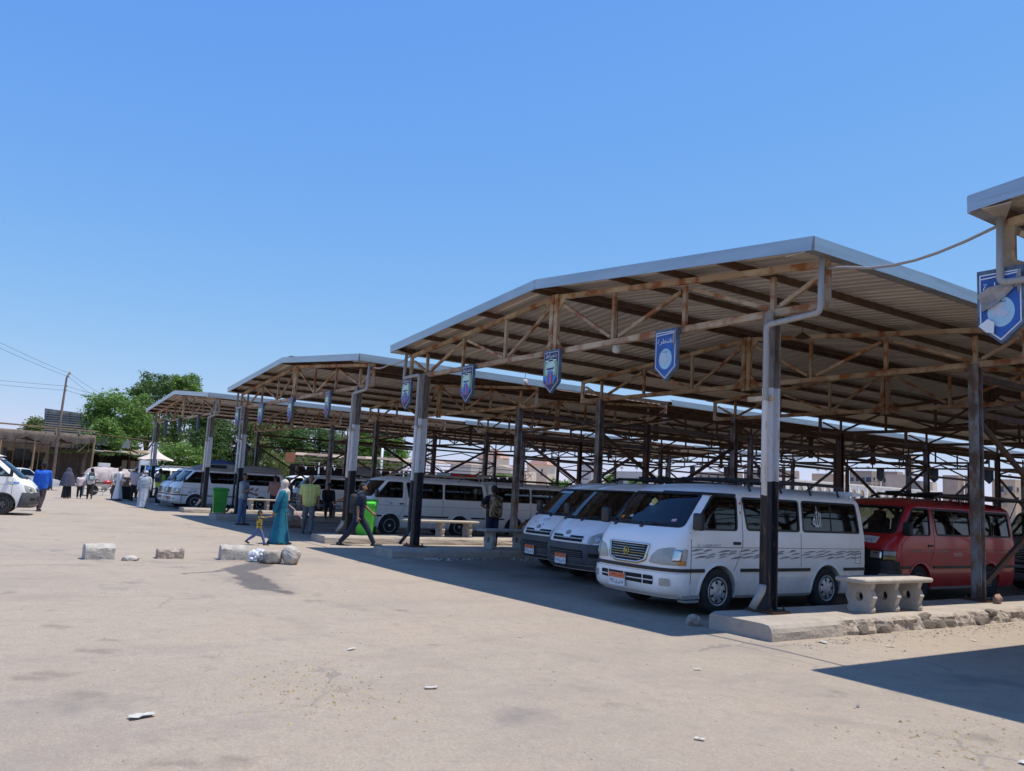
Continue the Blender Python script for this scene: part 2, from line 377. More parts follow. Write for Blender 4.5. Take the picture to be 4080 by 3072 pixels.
# broken lumps along the worn edge of the nearest island
LUMPS = []
for k in range(6):
    mb = MB(); bm_ = bmesh.new(); bmesh.ops.create_icosphere(bm_, subdivisions=2, radius=1)
    for v in bm_.verts:
        f_ = 1+.35*mnoise.noise(v.co*1.6+Vector((k*7, 0, 0)))+.12*mnoise.noise(v.co*5+Vector((k, 3, 0)))
        v.co = Vector((max(-.75, min(.75, v.co.x*f_)), max(-.8, min(.8, v.co.y*f_)), max(-.7, min(.7, v.co.z*f_))))
    me = bpy.data.meshes.new('broken_stone'); bm_.to_mesh(me); bm_.free(); me.materials.append(conc_rough); LUMPS.append(me)
y = .25
while y < 7.2:
    L = random.uniform(.16, .34)
    if y < .9: L *= .7
    for row in (0, 1):
        if random.random() < (.85 if row else .55): continue
        o = link('broken_stone', random.choice(LUMPS), PAVES[0], (.815+random.uniform(-.02, .03)-row*.03, y+L/2, (.055 if row == 0 else .155)+random.uniform(-.01, .01)))
        o.rotation_euler = (random.uniform(-.15, .15), random.uniform(-.2, .2), random.uniform(-.2, .2))
        o.scale = (random.uniform(.07, .10), L*.80, .095 if row == 0 else .065)
    y += L

# ------------------------------------------------------------------ shelters
BAY = 5.67; NB = 7; ZC = 4.40
TOPZ = lambda t, W_: 5.01+.54*(1-abs(2*t/W_-1)) if 0 <= t <= W_ else 5.01-.0
def column_mesh(band, H=4.2):
    mb = MB(); w = .175; t = .02
    mb.box((0, -w/2+t/2, H/2), (w, t, H)); mb.box((0, w/2-t/2, H/2), (w, t, H)); mb.box((0, 0, H/2), (t, w-2*t-.002, H))
    return mb.mesh('column', band)
COL_B = column_mesh(col_band); COL_O = column_mesh(col_old); COL_D = column_mesh(steel_dark)
def plate_mesh():
    mb = MB(); mb.box((0, 0, .018), (.46, .38, .036))
    for x in (-.16, .16):
        for y in (-.13, .13): mb.lathe([(.022, 0), (.022, .03), (.012, .032), (.012, .06)], 6, (x, y, .03))
    return mb.mesh('base_plate', steel_dark)
PLATE = plate_mesh()
def member(a, b, w=.07, h=.07):                   # channel section: a web and two lips
    a = Vector(a); b = Vector(b); mb = MB(); d = (b-a).normalized(); y = Vector((0, 1, 0)); up = y.cross(d).normalized()
    mb.beam(a, b, .012, h, up=up)
    mb.beam(a+up*(h/2-.006)+y*w/2, b+up*(h/2-.006)+y*w/2, w-.014, .012, up=up)
    mb.beam(a-up*(h/2-.006)+y*w/2, b-up*(h/2-.006)+y*w/2, w-.014, .012, up=up)
    return mb
def truss_parts(W_):
    # local x: 0 at right column, -W_ at left column
    ov = .87; n = 6; dx = W_/n; z1 = lambda x: 5.01+.54*(1-abs(2*(-x)/W_-1)) if -W_ <= x <= 0 else 5.005
    zt = lambda x: z1(max(-W_, min(0, x)))-(.0 if -W_ <= x <= 0 else .04)
    mid = -W_/2; P = []
    P.append(('bottom_chord', member((-W_-ov, 0, ZC), (mid-.06, 0, ZC), .09, .10))); P.append(('bottom_chord', member((mid+.06, 0, ZC), (ov, 0, ZC), .09, .10)))
    P.append(('top_chord', member((-W_-ov, 0, zt(-W_)-.05), (mid-.06, 0, zt(mid)-.05), .09, .09))); P.append(('top_chord', member((mid+.06, 0, zt(mid)-.05), (ov, 0, zt(0)-.05), .09, .09)))
    for s_ in (-1, 1):
        mb = MB(); mb.beam((mid+s_*.07, 0, ZC-.12), (mid+s_*.07, 0, zt(mid)+.0), .11, .08, up=(0, 1, 0))
        for k in range(5): mb.box((mid+s_*.02, -.06, ZC+.1+k*.22), (.03, .03, .03))
        P.append(('splice_post', mb))
        mb = MB(); x = mid+s_*.125; g = [(x, -.012, ZC+.32), (x+s_*.05, -.012, ZC+.2), (x+s_*.16, -.012, ZC+.07), (x+s_*.24, -.012, ZC+.045), (x, -.012, ZC+.045)]
        mb.prism(g, (0, 0, 0), (0, .02, 0)); P.append(('gusset', mb))
        mb = MB(); g = [(x, -.012, zt(mid)-.34), (x+s_*.2, -.012, zt(mid)-.12), (x, -.012, zt(mid)-.1)]
        mb.prism(g, (0, 0, 0), (0, .02, 0)); P.append(('gusset', mb))
    nodes = [-k*dx for k in range(n+1)]
    for x in nodes:
        if abs(x-mid) < .1: continue
        P.append(('post', member((x, 0, ZC+.04), (x, 0, zt(x)-.08), .06, .07)))
    up = {0: False, 1: True, 2: False, 3: True, 4: False, 5: True, 6: False}
    seq = [(ov, True)]+[(nodes[k], up[k]) for k in range(n+1)]+[(-W_-ov, True)]
    for (xa, ua), (xb, ub) in zip(seq, seq[1:]):
        za = zt(xa)-.1 if ua else ZC+.05; zb = zt(xb)-.1 if ub else ZC+.05
        a = Vector((xa, .035, za)); b = Vector((xb, .035, zb)); d = (b-a).normalized()
        off = .12; P.append(('diagonal', member(a+d*off, b-d*off, .055, .06)))
    for x in (ov, -W_-ov):
        mb = MB(); mb.beam((x, .03, ZC-.05), (x, .03, 5.0), .12, .05, up=(0, 1, 0)); s_ = 1 if x > 0 else -1
        P.append(('end_post', mb))
        mb = MB(); g = [(x-s_*.03, .0, ZC+.3), (x-s_*.07, .0, ZC+.12), (x-s_*.2, .0, ZC+.05), (x-s_*.03, .0, ZC+.05)]
        mb.prism(g, (0, 0, 0), (0, .02, 0)); P.append(('gusset', mb))
    return P
def sheet_mesh(xa, za, xb, zb, m, bent=0.):
    mb = MB(); p = []
    for k in range(4):
        y0 = k*.25
        p += [(y0, 0), (y0+.15, 0), (y0+.175, .03), (y0+.225, .03)]
    p.append((1.0, 0)); p.append((1.07, 0)); n = 5
    for i in range(n):
        t = i/(n-1)
        for (y, h) in p: mb.v.append((xa+(xb-xa)*t, y, za+(zb-za)*t+h+bent*math.sin(t*PI)*.05-(bent*.12*t*t)))
    q = len(p)
    for i in range(n-1):
        for k in range(q-1): a = i*q+k; mb.f.append((a, a+1, a+q+1, a+q))
    return mb.mesh('roof_sheet', m)
def polyline_tube(pts, r, n=10, rad=.075):          # pipe with rounded elbows
    pts = [Vector(p) for p in pts]; out = [pts[0]]
    for i in range(1, len(pts)-1):
        a, b, c = pts[i-1], pts[i], pts[i+1]; d1 = (a-b).normalized(); d2 = (c-b).normalized(); rr = min(rad, (a-b).length*.45, (c-b).length*.45)
        for k in range(5):
            t = k/4; out.append((b+d1*rr)*(1-t)**2+b*2*t*(1-t)+(b+d2*rr)*t*t)
    out.append(pts[-1]); mb = MB(); mb.tube(out, r, n); return mb
def shelter(X, W_, label, gaps=(), detail=3, pipes='R', brace=True, low=()):
    S = thing('bus_shelter', label, 'shelter', (X, 0, 0), group='open steel shelters over the minibus bays')
    for ci, cx in enumerate((0, -W_)):
        for k in range(NB+1):
            me = COL_B if k == 0 else (COL_O if (k+ci) % 2 or k == 1 else COL_D)
            c = link('column', me, S, (cx, k*BAY, .2)); c.rotation_euler = (0, 0, random.uniform(-.02, .02))
            if k < 3: link('base_plate', PLATE, c, (0, 0, 0))
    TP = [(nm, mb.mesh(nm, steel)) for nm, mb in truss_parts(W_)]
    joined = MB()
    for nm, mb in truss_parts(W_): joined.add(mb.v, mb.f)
    jm = joined.mesh('truss', steel_mid)  # far trusses take the darker steel in place of deeper shade
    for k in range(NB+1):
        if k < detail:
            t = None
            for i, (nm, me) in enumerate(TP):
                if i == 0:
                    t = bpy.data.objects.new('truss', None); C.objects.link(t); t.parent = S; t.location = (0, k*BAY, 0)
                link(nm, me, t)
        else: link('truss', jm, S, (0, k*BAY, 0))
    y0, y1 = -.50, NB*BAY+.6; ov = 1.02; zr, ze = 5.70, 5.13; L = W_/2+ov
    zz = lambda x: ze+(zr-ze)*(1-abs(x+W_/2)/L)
    pm = MB(); pm.beam((0, y0+.03, 0), (0, y1-.03, 0), .05, .11); pme = pm.mesh('purlin', steel_mid)  # under-roof shade is mixed into the purlin colour
    for s_ in (-1, 1):
        for d in (.12, .45, 1.65, 2.9, 4.1, L-.18):
            if d == .45: continue
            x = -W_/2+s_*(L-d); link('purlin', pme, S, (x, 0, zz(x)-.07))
    smR = sheet_mesh(-W_/2, zr, ov, ze, galv); smL = sheet_mesh(-W_/2, zr, -W_-ov, ze, galv)
    smR2 = sheet_mesh(-W_/2, zr, ov-.45, ze+.03, galv_rust, 1.); y = y0; k = 0
    while y < y1-.5:
        gap = any(a <= y < b for a, b in gaps)
        link('roof_sheet', smR2 if gap else smR, S, (0, y, (.0 if k % 2 else .004)))
        link('roof_sheet', smL, S, (0, y, (.0 if k % 2 else .004))); y += 1.0; k += 1
    # folded fascia: two gable ends and the long eaves
    for yy in (y0-.015, y1+.015):
        for s_ in (-1, 1):
            mb = MB(); a = (-W_/2, yy, zr-.035); b = (-W_/2+s_*(L+.02), yy, ze-.035); mb.beam(a, b, .03, .19)
            mb.beam((-W_/2, yy+(.07 if yy < 0 else -.07), zr+.058), (-W_/2+s_*(L+.02), yy+(.07 if yy < 0 else -.07), ze+.058), .15, .012)
            obj('fascia', mb, fascia_m, S)
    for s_ in (-1, 1):
        segs = []; a = y0
        for g0, g1 in (gaps if s_ > 0 else ()): segs.append((a, g0)); a = g1
        segs.append((a, y1)); x = -W_/2+s_*(L+.035)
        for sa, sb in segs:
            n_ = max(1, round((sb-sa)/3.0)); random.seed(int(abs(X*10)+sa*3))
            for q in range(n_):
                ya, yb = sa+(sb-sa)*q/n_, sa+(sb-sa)*(q+1)/n_; ja, jb = random.uniform(-.014, .014), random.uniform(-.014, .014)
                mb = MB(); mb.beam((x+ja*.5, ya, ze-.035+(ja if q else 0)), (x+jb*.5, yb+.008, ze-.035+jb), .03, .19); mb.beam((x-s_*.07, ya, ze+.062), (x-s_*.07, yb-.012, ze+.062), .14, .012)
                mb.beam((x-s_*.07, ya, ze-.125), (x-s_*.07, yb-.012, ze-.125), .13, .01)
                obj('fascia', mb, fascia_m, S)
    # corner soffit plates at the front
    for s_ in (-1, 1):
        mb = MB(); x = -W_/2+s_*(L); g = [(x, y0, ze-.128), (x-s_*.42, y0, ze-.128), (x-s_*.12, y0+.5, ze-.128), (x, y0+.5, ze-.128)]
        mb.prism(g, (0, 0, 0), (0, 0, .012)); obj('corner_plate', mb, galv, S)
    # down pipes: from the eave, elbow below the truss, down the column, spout at its foot
    for s_, cx in ((1, 0), (-1, -W_)):
        if (pipes == 'R' and s_ < 0) or pipes == '': continue
        ex = cx+s_*.90
        pts = [(ex, -.12, 5.0), (ex, -.15, 4.24), (cx, -.18, 4.20), (cx, -.18, .62), (cx, -.44, .28)]
        if s_ > 0: pts = [(ex, -.12, 5.0), (ex, -.15, 4.25), (cx+.05, -.18, 4.19), (cx+.05, -.18, .56)]
        o = obj('downpipe', polyline_tube(pts, .041), pipe_band, S, smooth=True)
        if s_ > 0: obj('spout', polyline_tube([(cx+.05, -.18, .58), (cx+.05, -.19, .50), (cx-.0, -.33, .26)], .052, 12, .06), pipe_m, S, smooth=True)
        mb = MB(); mb.beam((cx-.30, -.13, 3.15), (cx+.14, -.11, 3.15), .03, .07); obj('pipe_clamp', mb, steel, S)
    # bracing between the columns of every second bay
    if brace:
        for cx in (0, -W_):
            for k in (1, 3, 5):
                ya, yb = k*BAY+.12, (k+1)*BAY-.12; ym = (ya+yb)/2
                def br(nm, a, b, w=.08, h=.10):
                    mb = MB(); mb.beam(a, b, w, h); obj(nm, mb, steel_dark, S)
                br('rail', (cx, ya, 4.18), (cx, yb, 4.18)); br('rail', (cx, ya, 3.5), (cx, yb, 3.5))
                br('brace', (cx+.03, ya, 3.56), (cx+.03, ym, 4.1), .05, .06); br('brace', (cx+.03, ym, 4.1), (cx+.03, yb, 3.56), .05, .06)
                br('brace', (cx-.04, ya, 3.42), (cx-.04, yb, .5), .07, .09); br('brace', (cx+.05, ya, .5), (cx+.05, yb, 3.42), .07, .09)
            for k in (0, 2, 4, 6):
                mb = MB(); mb.beam((cx, k*BAY+.1, 4.22), (cx, (k+1)*BAY-.1, 4.22), .08, .16); obj('girder', mb, steel_dark, S) if k else None
    return S
S1 = shelter(14.56, 10.46, 'steel shelter cut off by the right edge with a torn banner on its corner', pipes='L')
S2 = shelter(0, 10.46, 'large nearest steel shelter over the white and red minibuses')
S3 = shelter(-14.52, 10.86, 'second steel shelter behind the walking man with the backpack', gaps=((7.5, 11.5),))
S4 = shelter(-30.42, 11.6, 'farthest steel shelter at the left in front of the trees', gaps=((6.5, 12.5), (17.5, 20.5), (24.5, 29.5)))
# left pipes of the second, third and fourth shelter
for X, W_, S in ((0, 10.46, S2), (-14.52, 10.86, S3), (-30.42, 11.6, S4)):
    cx = -W_; pts = [(cx-.90, -.12, 5.0), (cx-.90, -.15, 4.38), (cx-.0, -.18, 4.38), (cx-.0, -.18, .54), (cx-.0, -.40, .27)]
    obj('downpipe', polyline_tube(pts, .041), pipe_band, S, smooth=True)
    mb = MB(); mb.beam((cx-.30, -.13, 3.1), (cx+.14, -.11, 3.1), .03, .07); obj('pipe_clamp', mb, steel, S)
    mb = MB(); mb.box((-W_/2, -.05, 5.80), (.34, .5, .05)); mb.box((-W_/2, .02, 5.745), (.2, .34, .06)); obj('ridge_vent', mb, steel_dark, S)
def cable(name, pts, r, m, label, cat='cable', group=None, sag=0, n=14):
    P = []
    for i in range(len(pts)-1):
        a, b = Vector(pts[i]), Vector(pts[i+1])
        for k in range(n):
            t = k/n; q = a+(b-a)*t; q.z -= sag*4*t*(1-t); P.append(q)
    P.append(Vector(pts[-1])); mb = MB(); mb.tube(P, r, 8)
    return tag(obj(name, mb, m, smooth=True), label, cat, group)
hose_m = mat('pale_grey_hose', (.30, .27, .26), rough=.5); black_rubber = mat('black_rubber', (.02, .02, .022), rough=.6)
cable('hanging_cable', [(.92, -.02, 4.88), (1.2, -.02, 4.84), (1.54, -.02, 4.76), (1.85, -.02, 4.735), (2.15, -.02, 4.74), (2.43, -.02, 4.775), (2.75, -.02, 4.84), (3.16, -.02, 4.95)], .019, hose_m, 'grey hose slung between the nearest shelter and the shelter at the right edge')
cable('hanging_cable', [(-13.6, -.02, 4.88), (-12.6, -.02, 4.86), (-11.3, -.02, 4.98)], .02, hose_m, 'grey hose slung between the nearest shelter and the second shelter', sag=.06)

# ------------------------------------------------------------------ banners on the trusses
blue_m = mat('banner_blue', (.02, .11, .42), (.015, .07, .28), scale=4, rough=.45); navy_m = mat('banner_navy', (.02, .02, .11), rough=.45)
bwhite = mat('banner_white', (.72, .74, .76), rough=.5); green_m = mat('banner_green', (.16, .38, .14), (.22, .46, .22), scale=9, rough=.5); sky_m = mat('banner_light_blue', (.34, .56, .70), rough=.45)
azure_m = mat('banner_azure', (.03, .22, .62), rough=.45); red_m = mat('banner_red', (.58, .03, .03), rough=.5); pale_m = mat('banner_pale', (.52, .68, .62), (.4, .6, .62), scale=8, rough=.5)
board_m = mat('banner_board', (.10, .16, .26), (.06, .08, .12), scale=5, rough=.6); pale_pink = mat('banner_pale_pink', (.52, .50, .58), (.44, .55, .66), scale=14, rough=.5); pink_m = mat('banner_pink', (.62, .36, .40), rough=.5)
tornm = mat('torn_grey_vinyl', (.34, .31, .29), (.24, .22, .21), scale=9, rough=.7, bump=.8, bscale=14)
def plate2d(name, poly, y, m, parent, t=.004):
    mb = MB(); mb.prism([(x, y, z) for x, z in poly], (0, 0, 0), (0, -t, 0)); return obj(name, mb, m, parent, fix=True)
def ell(cx, cz, rx, rz, n=22): return [(cx+rx*math.cos(2*PI*k/n), cz+rz*math.sin(2*PI*k/n)) for k in range(n)]
def flat_text(s, cx, cz, h, y, m, parent, w=None, name='lettering'):
    v, f, wd = text_geo(s); k = h; kx = k if w is None else w/wd
    mb = MB(); mb.add([(cx+(x-wd/2)*kx, y, cz+(z-.5)*k) for x, z in v], [tuple(q) for q in f])
    return obj(name, mb, m, parent)
def banner(x, yz, style, label, rz=0., group='pennant shaped banners hung on the trusses', sc_=1.0):
    B = thing('banner', label, 'banner', (x, yz, 4.40), rz, group)
    hw = .25; out = [(-hw, .02), (hw, .02), (hw, -.62), (0, -.84), (-hw, -.62)]
    mb = MB(); mb.prism([(a, 0, b) for a, b in out], (0, -.012, 0), (0, .05, 0)); obj('board', mb, board_m, B, fix=True)
    if style == 'plain': B.scale = (sc_,)*3; return B
    y = -.014; i = .03
    ins = lambda k: [(-hw+k, -k+.0), (hw-k, -k+.0), (hw-k, -.62+k*.3), (0, -.84+k*1.3), (-hw+k, -.62+k*.3)]
    if style == 'blue':
        plate2d('print_border', ins(.03), y, bwhite, B); plate2d('print_field', ins(.045), y-.004, blue_m, B)
        plate2d('print_line', [(-.2, -.075), (.2, -.055), (.2, -.068), (-.2, -.088)], y-.008, bwhite, B)
        flat_text('\uFE93\uFEAE\uFEC4\uFEE8\uFED8\uFEDF', 0, -.19, .11, y-.0095, bwhite, B, w=.36)
        plate2d('emblem', ell(.01, -.48, .145, .17), y-.008, sky_m, B)
        plate2d('emblem_mark', [(-.10, -.42), (-.02, -.38), (.06, -.40), (.02, -.44), (.10, -.5), (.02, -.56), (-.05, -.5), (-.08, -.55)], y-.013, pale_pink, B)
        flat_text('\uFE94\uFEF4\uFED4\uFEE3', .0, -.36, .05, y-.0135, navy_m, B, w=.13)
        mb = MB(); mb.prism([(.20, y-.01, -.02), (.245, y-.05, -.1), (.20, y-.02, -.3), (.165, y-.01, -.12)], (0, 0, 0), (0, .004, 0)); obj('torn_edge', mb, tornm, B)
    elif style == 'boat':
        plate2d('print_border', ins(.025), y, bwhite, B); plate2d('print_field', ins(.035), y-.004, navy_m, B)
        plate2d('emblem', [(-.2, -.22)]+[(.205*math.cos(a), -.42+.27*math.sin(a)) for a in np.linspace(PI*.72, PI*.28, 8)]+[(.2, -.22), (.2, -.52), (.1, -.66), (-.1, -.66), (-.2, -.52)], y-.008, green_m, B)
        plate2d('emblem_panel', ell(0, -.36, .155, .19), y-.012, pale_m, B)
        plate2d('emblem_sea', [(-.18, -.5), (-.08, -.47), (0, -.5), (.08, -.47), (.18, -.5), (.17, -.57), (.07, -.66), (-.07, -.66), (-.17, -.57)], y-.016, azure_m, B)
        plate2d('emblem_boat', [(-.13, -.345), (.13, -.335), (.09, -.37), (-.09, -.38)], y-.016, navy_m, B)
        plate2d('emblem_wave', [(-.1, -.43), (-.03, -.39), (.06, -.4), (.12, -.45), (.04, -.46), (.0, -.5), (-.06, -.46)], y-.02, azure_m, B)
        for s_ in (-1, 1):
            plate2d('red_stripe', [(s_*.055-.02, -.46), (s_*.06+.012, -.42), (s_*.07+.02, -.52), (s_*.05+.02, -.68), (s_*.05-.015, -.66)], y-.024, red_m, B)
        flat_text('\uFEC1\uFE8E\uFEF4\uFEE3\uFEA9', 0, -.10, .12, y-.012, bwhite, B, w=.34)
        plate2d('print_line', [(-.17, -.185), (.17, -.18), (.17, -.205), (-.17, -.21)], y-.012, bwhite, B)
    B.scale = (sc_,)*3
    return B
banner(-2.02, -.1, 'blue', 'blue pointed banner with white lettering hung on the front truss of the nearest shelter')
banner(-5.12, -.1, 'boat', 'boat emblem banner at the middle post of the nearest shelter truss')
banner(-8.28, -.1, 'boat', 'boat emblem banner halfway from the left column to the middle post of the nearest shelter')
banner(-11.27, -.1, 'boat', 'small boat emblem banner behind the bent pipe at the left end of the nearest shelter')
B1 = banner(3.18, -.1, 'blue', 'large torn blue banner at the right edge under the corner shelter', sc_=1.0)
mb = MB(); pp = [(-.24, -.26), (-.1, -.2), (.1, -.17), (.16, -.24), (.05, -.33), (-.06, -.42), (-.18, -.46), (-.2, -.36)]
mb.prism([(x, -.05+.02*math.sin(x*20), z) for x, z in pp], (0, 0, 0), (0, -.01, 0)); obj('torn_flap', mb, tornm, B1, fix=True)
mb = MB(); pp = [(-.22, -.62), (-.12, -.55), (-.05, -.60), (-.06, -.72), (-.14, -.7)]; mb.prism([(x, -.045, z) for x, z in pp], (0, 0, 0), (0, -.01, 0)); obj('torn_flap', mb, bwhite, B1, fix=True)
for x, rz, lb in ((-16.6, -.1, 'boat emblem banner nearest the right column of the second shelter'), (-19.95, -.05, 'boat emblem banner at the middle post of the second shelter truss'), (-23.2, .05, 'boat emblem banner on the left half of the second shelter truss'), (-26.2, .0, 'round emblem banner at the left end of the second shelter')):
    banner(x, -.1, 'boat', lb, rz)
for x, rz, lb in ((-32.6, -.35, 'grey edged banner beside the right column of the farthest shelter'), (-36.3, -.45, 'banner seen almost edge on at the middle of the farthest shelter truss'), (-39.6, -.45, 'banner seen almost edge on near the left column of the farthest shelter')):
    banner(x, -.1, 'boat', lb, rz)
Yf = NB*BAY+.12
for x in (-13.2-3, -18.8-2, -24.4): pass
for x, lb in [(X_+dx_, 'dark banner silhouette at the far end of the %s shelter, %s of its three' % (w_, q_)) for X_, w_ in ((0, 'nearest'), (-14.2, 'second'), (-30.4, 'farthest')) for dx_, q_ in ((-2.2, 'rightmost'), (-5.4, 'middle one'), (-8.9, 'leftmost'))]:
    banner(x, Yf, 'plain', lb, group='dark banner backs at the far ends of the shelters')
lampm = mat('lamp_white_glass', (.62, .60, .55), rough=.3)
for x, y, z0, lb in ((-4.05, .6, 4.62, 'white bulb lamp under the nearest truss, left of the blue banner'), (-2.6, 4.2, 5.2, 'lamp with a dark shade on a long rod behind the blue banner'), (-11.9, 4.0, 5.0, 'white lamp hanging inside the second shelter near the bent pipe')):
    t = thing('hanging_lamp', lb, 'lamp', (x, y, z0), group='lamps hung under the roofs')
    mb = MB(); mb.tube([(0, 0, .6 if z0 > 5 else .6), (0, 0, -.1)], .008, 6); obj('rod', mb, steel_dark, t)
    mb = MB(); mb.lathe([(.02, -.1), (.07, -.12), (.075, -.25), (.05, -.28)] if 'white' in lb else [(.02, -.1), (.16, -.2), (.15, -.205), (.01, -.12)], 12); obj('shade', mb, lampm if 'white' in lb else steel_dark, t, smooth=True)

# ------------------------------------------------------------------ minibuses
def glass_mat(name, tint, gloss=.9):
    M = bpy.data.materials.new(name); M.use_nodes = True; n = M.node_tree.nodes; l = M.node_tree.links; n.remove(n['Principled BSDF'])
    tr = n.new('ShaderNodeBsdfTransparent'); tr.inputs[0].default_value = (*tint, 1)
    gl = n.new('ShaderNodeBsdfGlossy'); gl.inputs['Roughness'].default_value = .03; gl.inputs['Color'].default_value = (gloss,)*3+(1,)
    fr = n.new('ShaderNodeFresnel'); fr.inputs['IOR'].default_value = 1.6
    mx = n.new('ShaderNodeMixShader'); l.new(fr.outputs[0], mx.inputs[0]); l.new(tr.outputs[0], mx.inputs[1]); l.new(gl.outputs[0], mx.inputs[2])
    l.new(mx.outputs[0], n['Material Output'].inputs[0]); MATS[name] = M; return M
glass_dark = glass_mat('tinted_glass', (.10, .115, .13)); glass_clear = glass_mat('windscreen_glass', (.42, .47, .47)); glass_mid = glass_mat('side_glass', (.28, .32, .33))
lens_m = glass_mat('lamp_lens', (.80, .80, .78)); chrome = mat('chrome', (.62, .62, .62), rough=.18, metal=1.0); chrome_old = mat('dull_chrome', (.5, .5, .48), (.35, .34, .33), scale=9, rough=.3, metal=.8)
paint_white = mat('white_van_paint', (.90, .885, .86), (.85, .835, .81), scale=2.2, rough=.28, coat=.6, lo=.35, hi=.7, bump=.02, bscale=1.5, dist=.1)
paint_bluish = mat('cool_white_van_paint', (.88, .88, .88), (.82, .82, .83), scale=2.2, rough=.28, coat=.6, lo=.35, hi=.7)
paint_red = mat('red_van_paint', (.50, .010, .014), (.42, .012, .016), scale=1.6, rough=.30, coat=.5, lo=.35, hi=.7)
paint_silver = mat('silver_van_paint', (.30, .31, .33), rough=.35, metal=.5, coat=.5)
roof_dusty = mat('dusty_roof_grey', (.30, .30, .31), (.24, .24, .25), scale=4, rough=.6)
bumper_black = mat('grey_black_bumper', (.045, .05, .06), (.07, .075, .085), scale=4, rough=.6, bump=.1, bscale=60)
rubber = mat('tyre_rubber', (.018, .018, .02), (.045, .042, .04), scale=8, rough=.85, bump=.3, bscale=40, lo=.45, hi=.75); trim = mat('black_trim', (.016, .017, .02), rough=.45)
interior = mat('grey_interior', (.10, .10, .11), (.07, .07, .075), scale=5, rough=.9); seat_m = mat('seat_cloth', (.12, .12, .13), (.06, .06, .07), scale=14, rough=.95)
hub_m = mat('silver_wheel_cover', (.62, .63, .65), (.48, .49, .50), scale=6, rough=.35, metal=.55); steel_rim = mat('dark_steel_rim', (.10, .10, .11), rough=.5, metal=.6)
amber = mat('amber_lens', (.62, .22, .03), rough=.2, coat=.5); foggy = mat('cloudy_lens', (.42, .41, .37), (.33, .32, .28), scale=5, rough=.25, coat=.8); under_m = mat('dark_underbody', (.015, .015, .015), rough=.9)
gold = mat('gilt_trim', (.55, .40, .12), rough=.3, metal=.9); mud = mat('mudguard_grey', (.28, .28, .28), rough=.6)
plate_w = mat('plate_white', (.70, .70, .72), rough=.5); plate_o = mat('plate_orange', (.72, .15, .05), rough=.5); ink = mat('black_ink', (.012, .012, .03), rough=.6); seam_m = mat('door_seam', (.03, .03, .032), rough=.8)
decal_g = mat('grey_decal', (.19, .19, .20), (.38, .38, .39), scale=8, rough=.5); blue_ink = mat('blue_ink', (.02, .09, .40), rough=.5); paper_m = mat('white_paper', (.52, .50, .46), (.42, .40, .36), scale=9, rough=.85)
decal_w = mat('white_decal', (.78, .78, .78), rough=.6)

def dusty(M, dust=(.42, .36, .30), z0=.25, z1=1.0, top=.5, amt=.55):
    """road dust: thicker towards the sills, patchy on the flanks"""
    n = M.node_tree.nodes; l = M.node_tree.links; p = n['Principled BSDF']; base = p.inputs['Base Color'].links[0].from_socket
    tc = n.new('ShaderNodeTexCoord'); sp = n.new('ShaderNodeSeparateXYZ'); l.new(tc.outputs['Object'], sp.inputs[0])
    a = n.new('ShaderNodeMapRange'); a.inputs[1].default_value = z0; a.inputs[2].default_value = z1; a.inputs[3].default_value = 1; a.inputs[4].default_value = .12; l.new(sp.outputs['Z'], a.inputs[0])
    t = n.new('ShaderNodeTexNoise'); t.inputs['Scale'].default_value = 2.6; t.inputs['Detail'].default_value = 8; t.inputs['Roughness'].default_value = .7; l.new(tc.outputs['Object'], t.inputs['Vector'])
    b = n.new('ShaderNodeMapRange'); b.inputs[1].default_value = .35; b.inputs[2].default_value = .7; l.new(t.outputs[0], b.inputs[0])
    m_ = n.new('ShaderNodeMath'); m_.operation = 'MULTIPLY'; l.new(a.outputs[0], m_.inputs[0]); l.new(b.outputs[0], m_.inputs[1])
    k = n.new('ShaderNodeMath'); k.operation = 'MULTIPLY'; k.inputs[1].default_value = amt; l.new(m_.outputs[0], k.inputs[0])
    x = n.new('ShaderNodeMix'); x.data_type = 'RGBA'; x.inputs[7].default_value = (*dust, 1); l.new(k.outputs[0], x.inputs[0]); l.new(base, x.inputs[6]); l.new(x.outputs[2], p.inputs['Base Color'])
    r_ = n.new('ShaderNodeMath'); r_.operation = 'MULTIPLY_ADD'; r_.inputs[1].default_value = .5; r_.inputs[2].default_value = p.inputs['Roughness'].default_value; l.new(k.outputs[0], r_.inputs[0]); l.new(r_.outputs[0], p.inputs['Roughness'])
for M_ in (paint_white, paint_bluish): dusty(M_, amt=.42)
dusty(paint_red, (.25, .17, .14), amt=.25); dusty(bumper_black, (.20, .18, .16), amt=.5)
def hermite(xs, ys, x):                            # monotone cubic through a table
    xs = np.array(xs, float); ys = np.array(ys, float); h = np.diff(xs); d = np.diff(ys)/h; mm = np.zeros(len(xs))
    mm[0], mm[-1] = d[0], d[-1]
    for i in range(1, len(xs)-1): mm[i] = 0 if d[i-1]*d[i] <= 0 else 2*d[i-1]*d[i]/(d[i-1]+d[i])
    i = np.clip(np.searchsorted(xs, x)-1, 0, len(xs)-2); t = np.clip((x-xs[i])/h[i], 0, 1)
    return (2*t**3-3*t**2+1)*ys[i]+(t**3-2*t**2+t)*h[i]*mm[i]+(-2*t**3+3*t**2)*ys[i+1]+(t**3-t**2)*h[i]*mm[i+1]
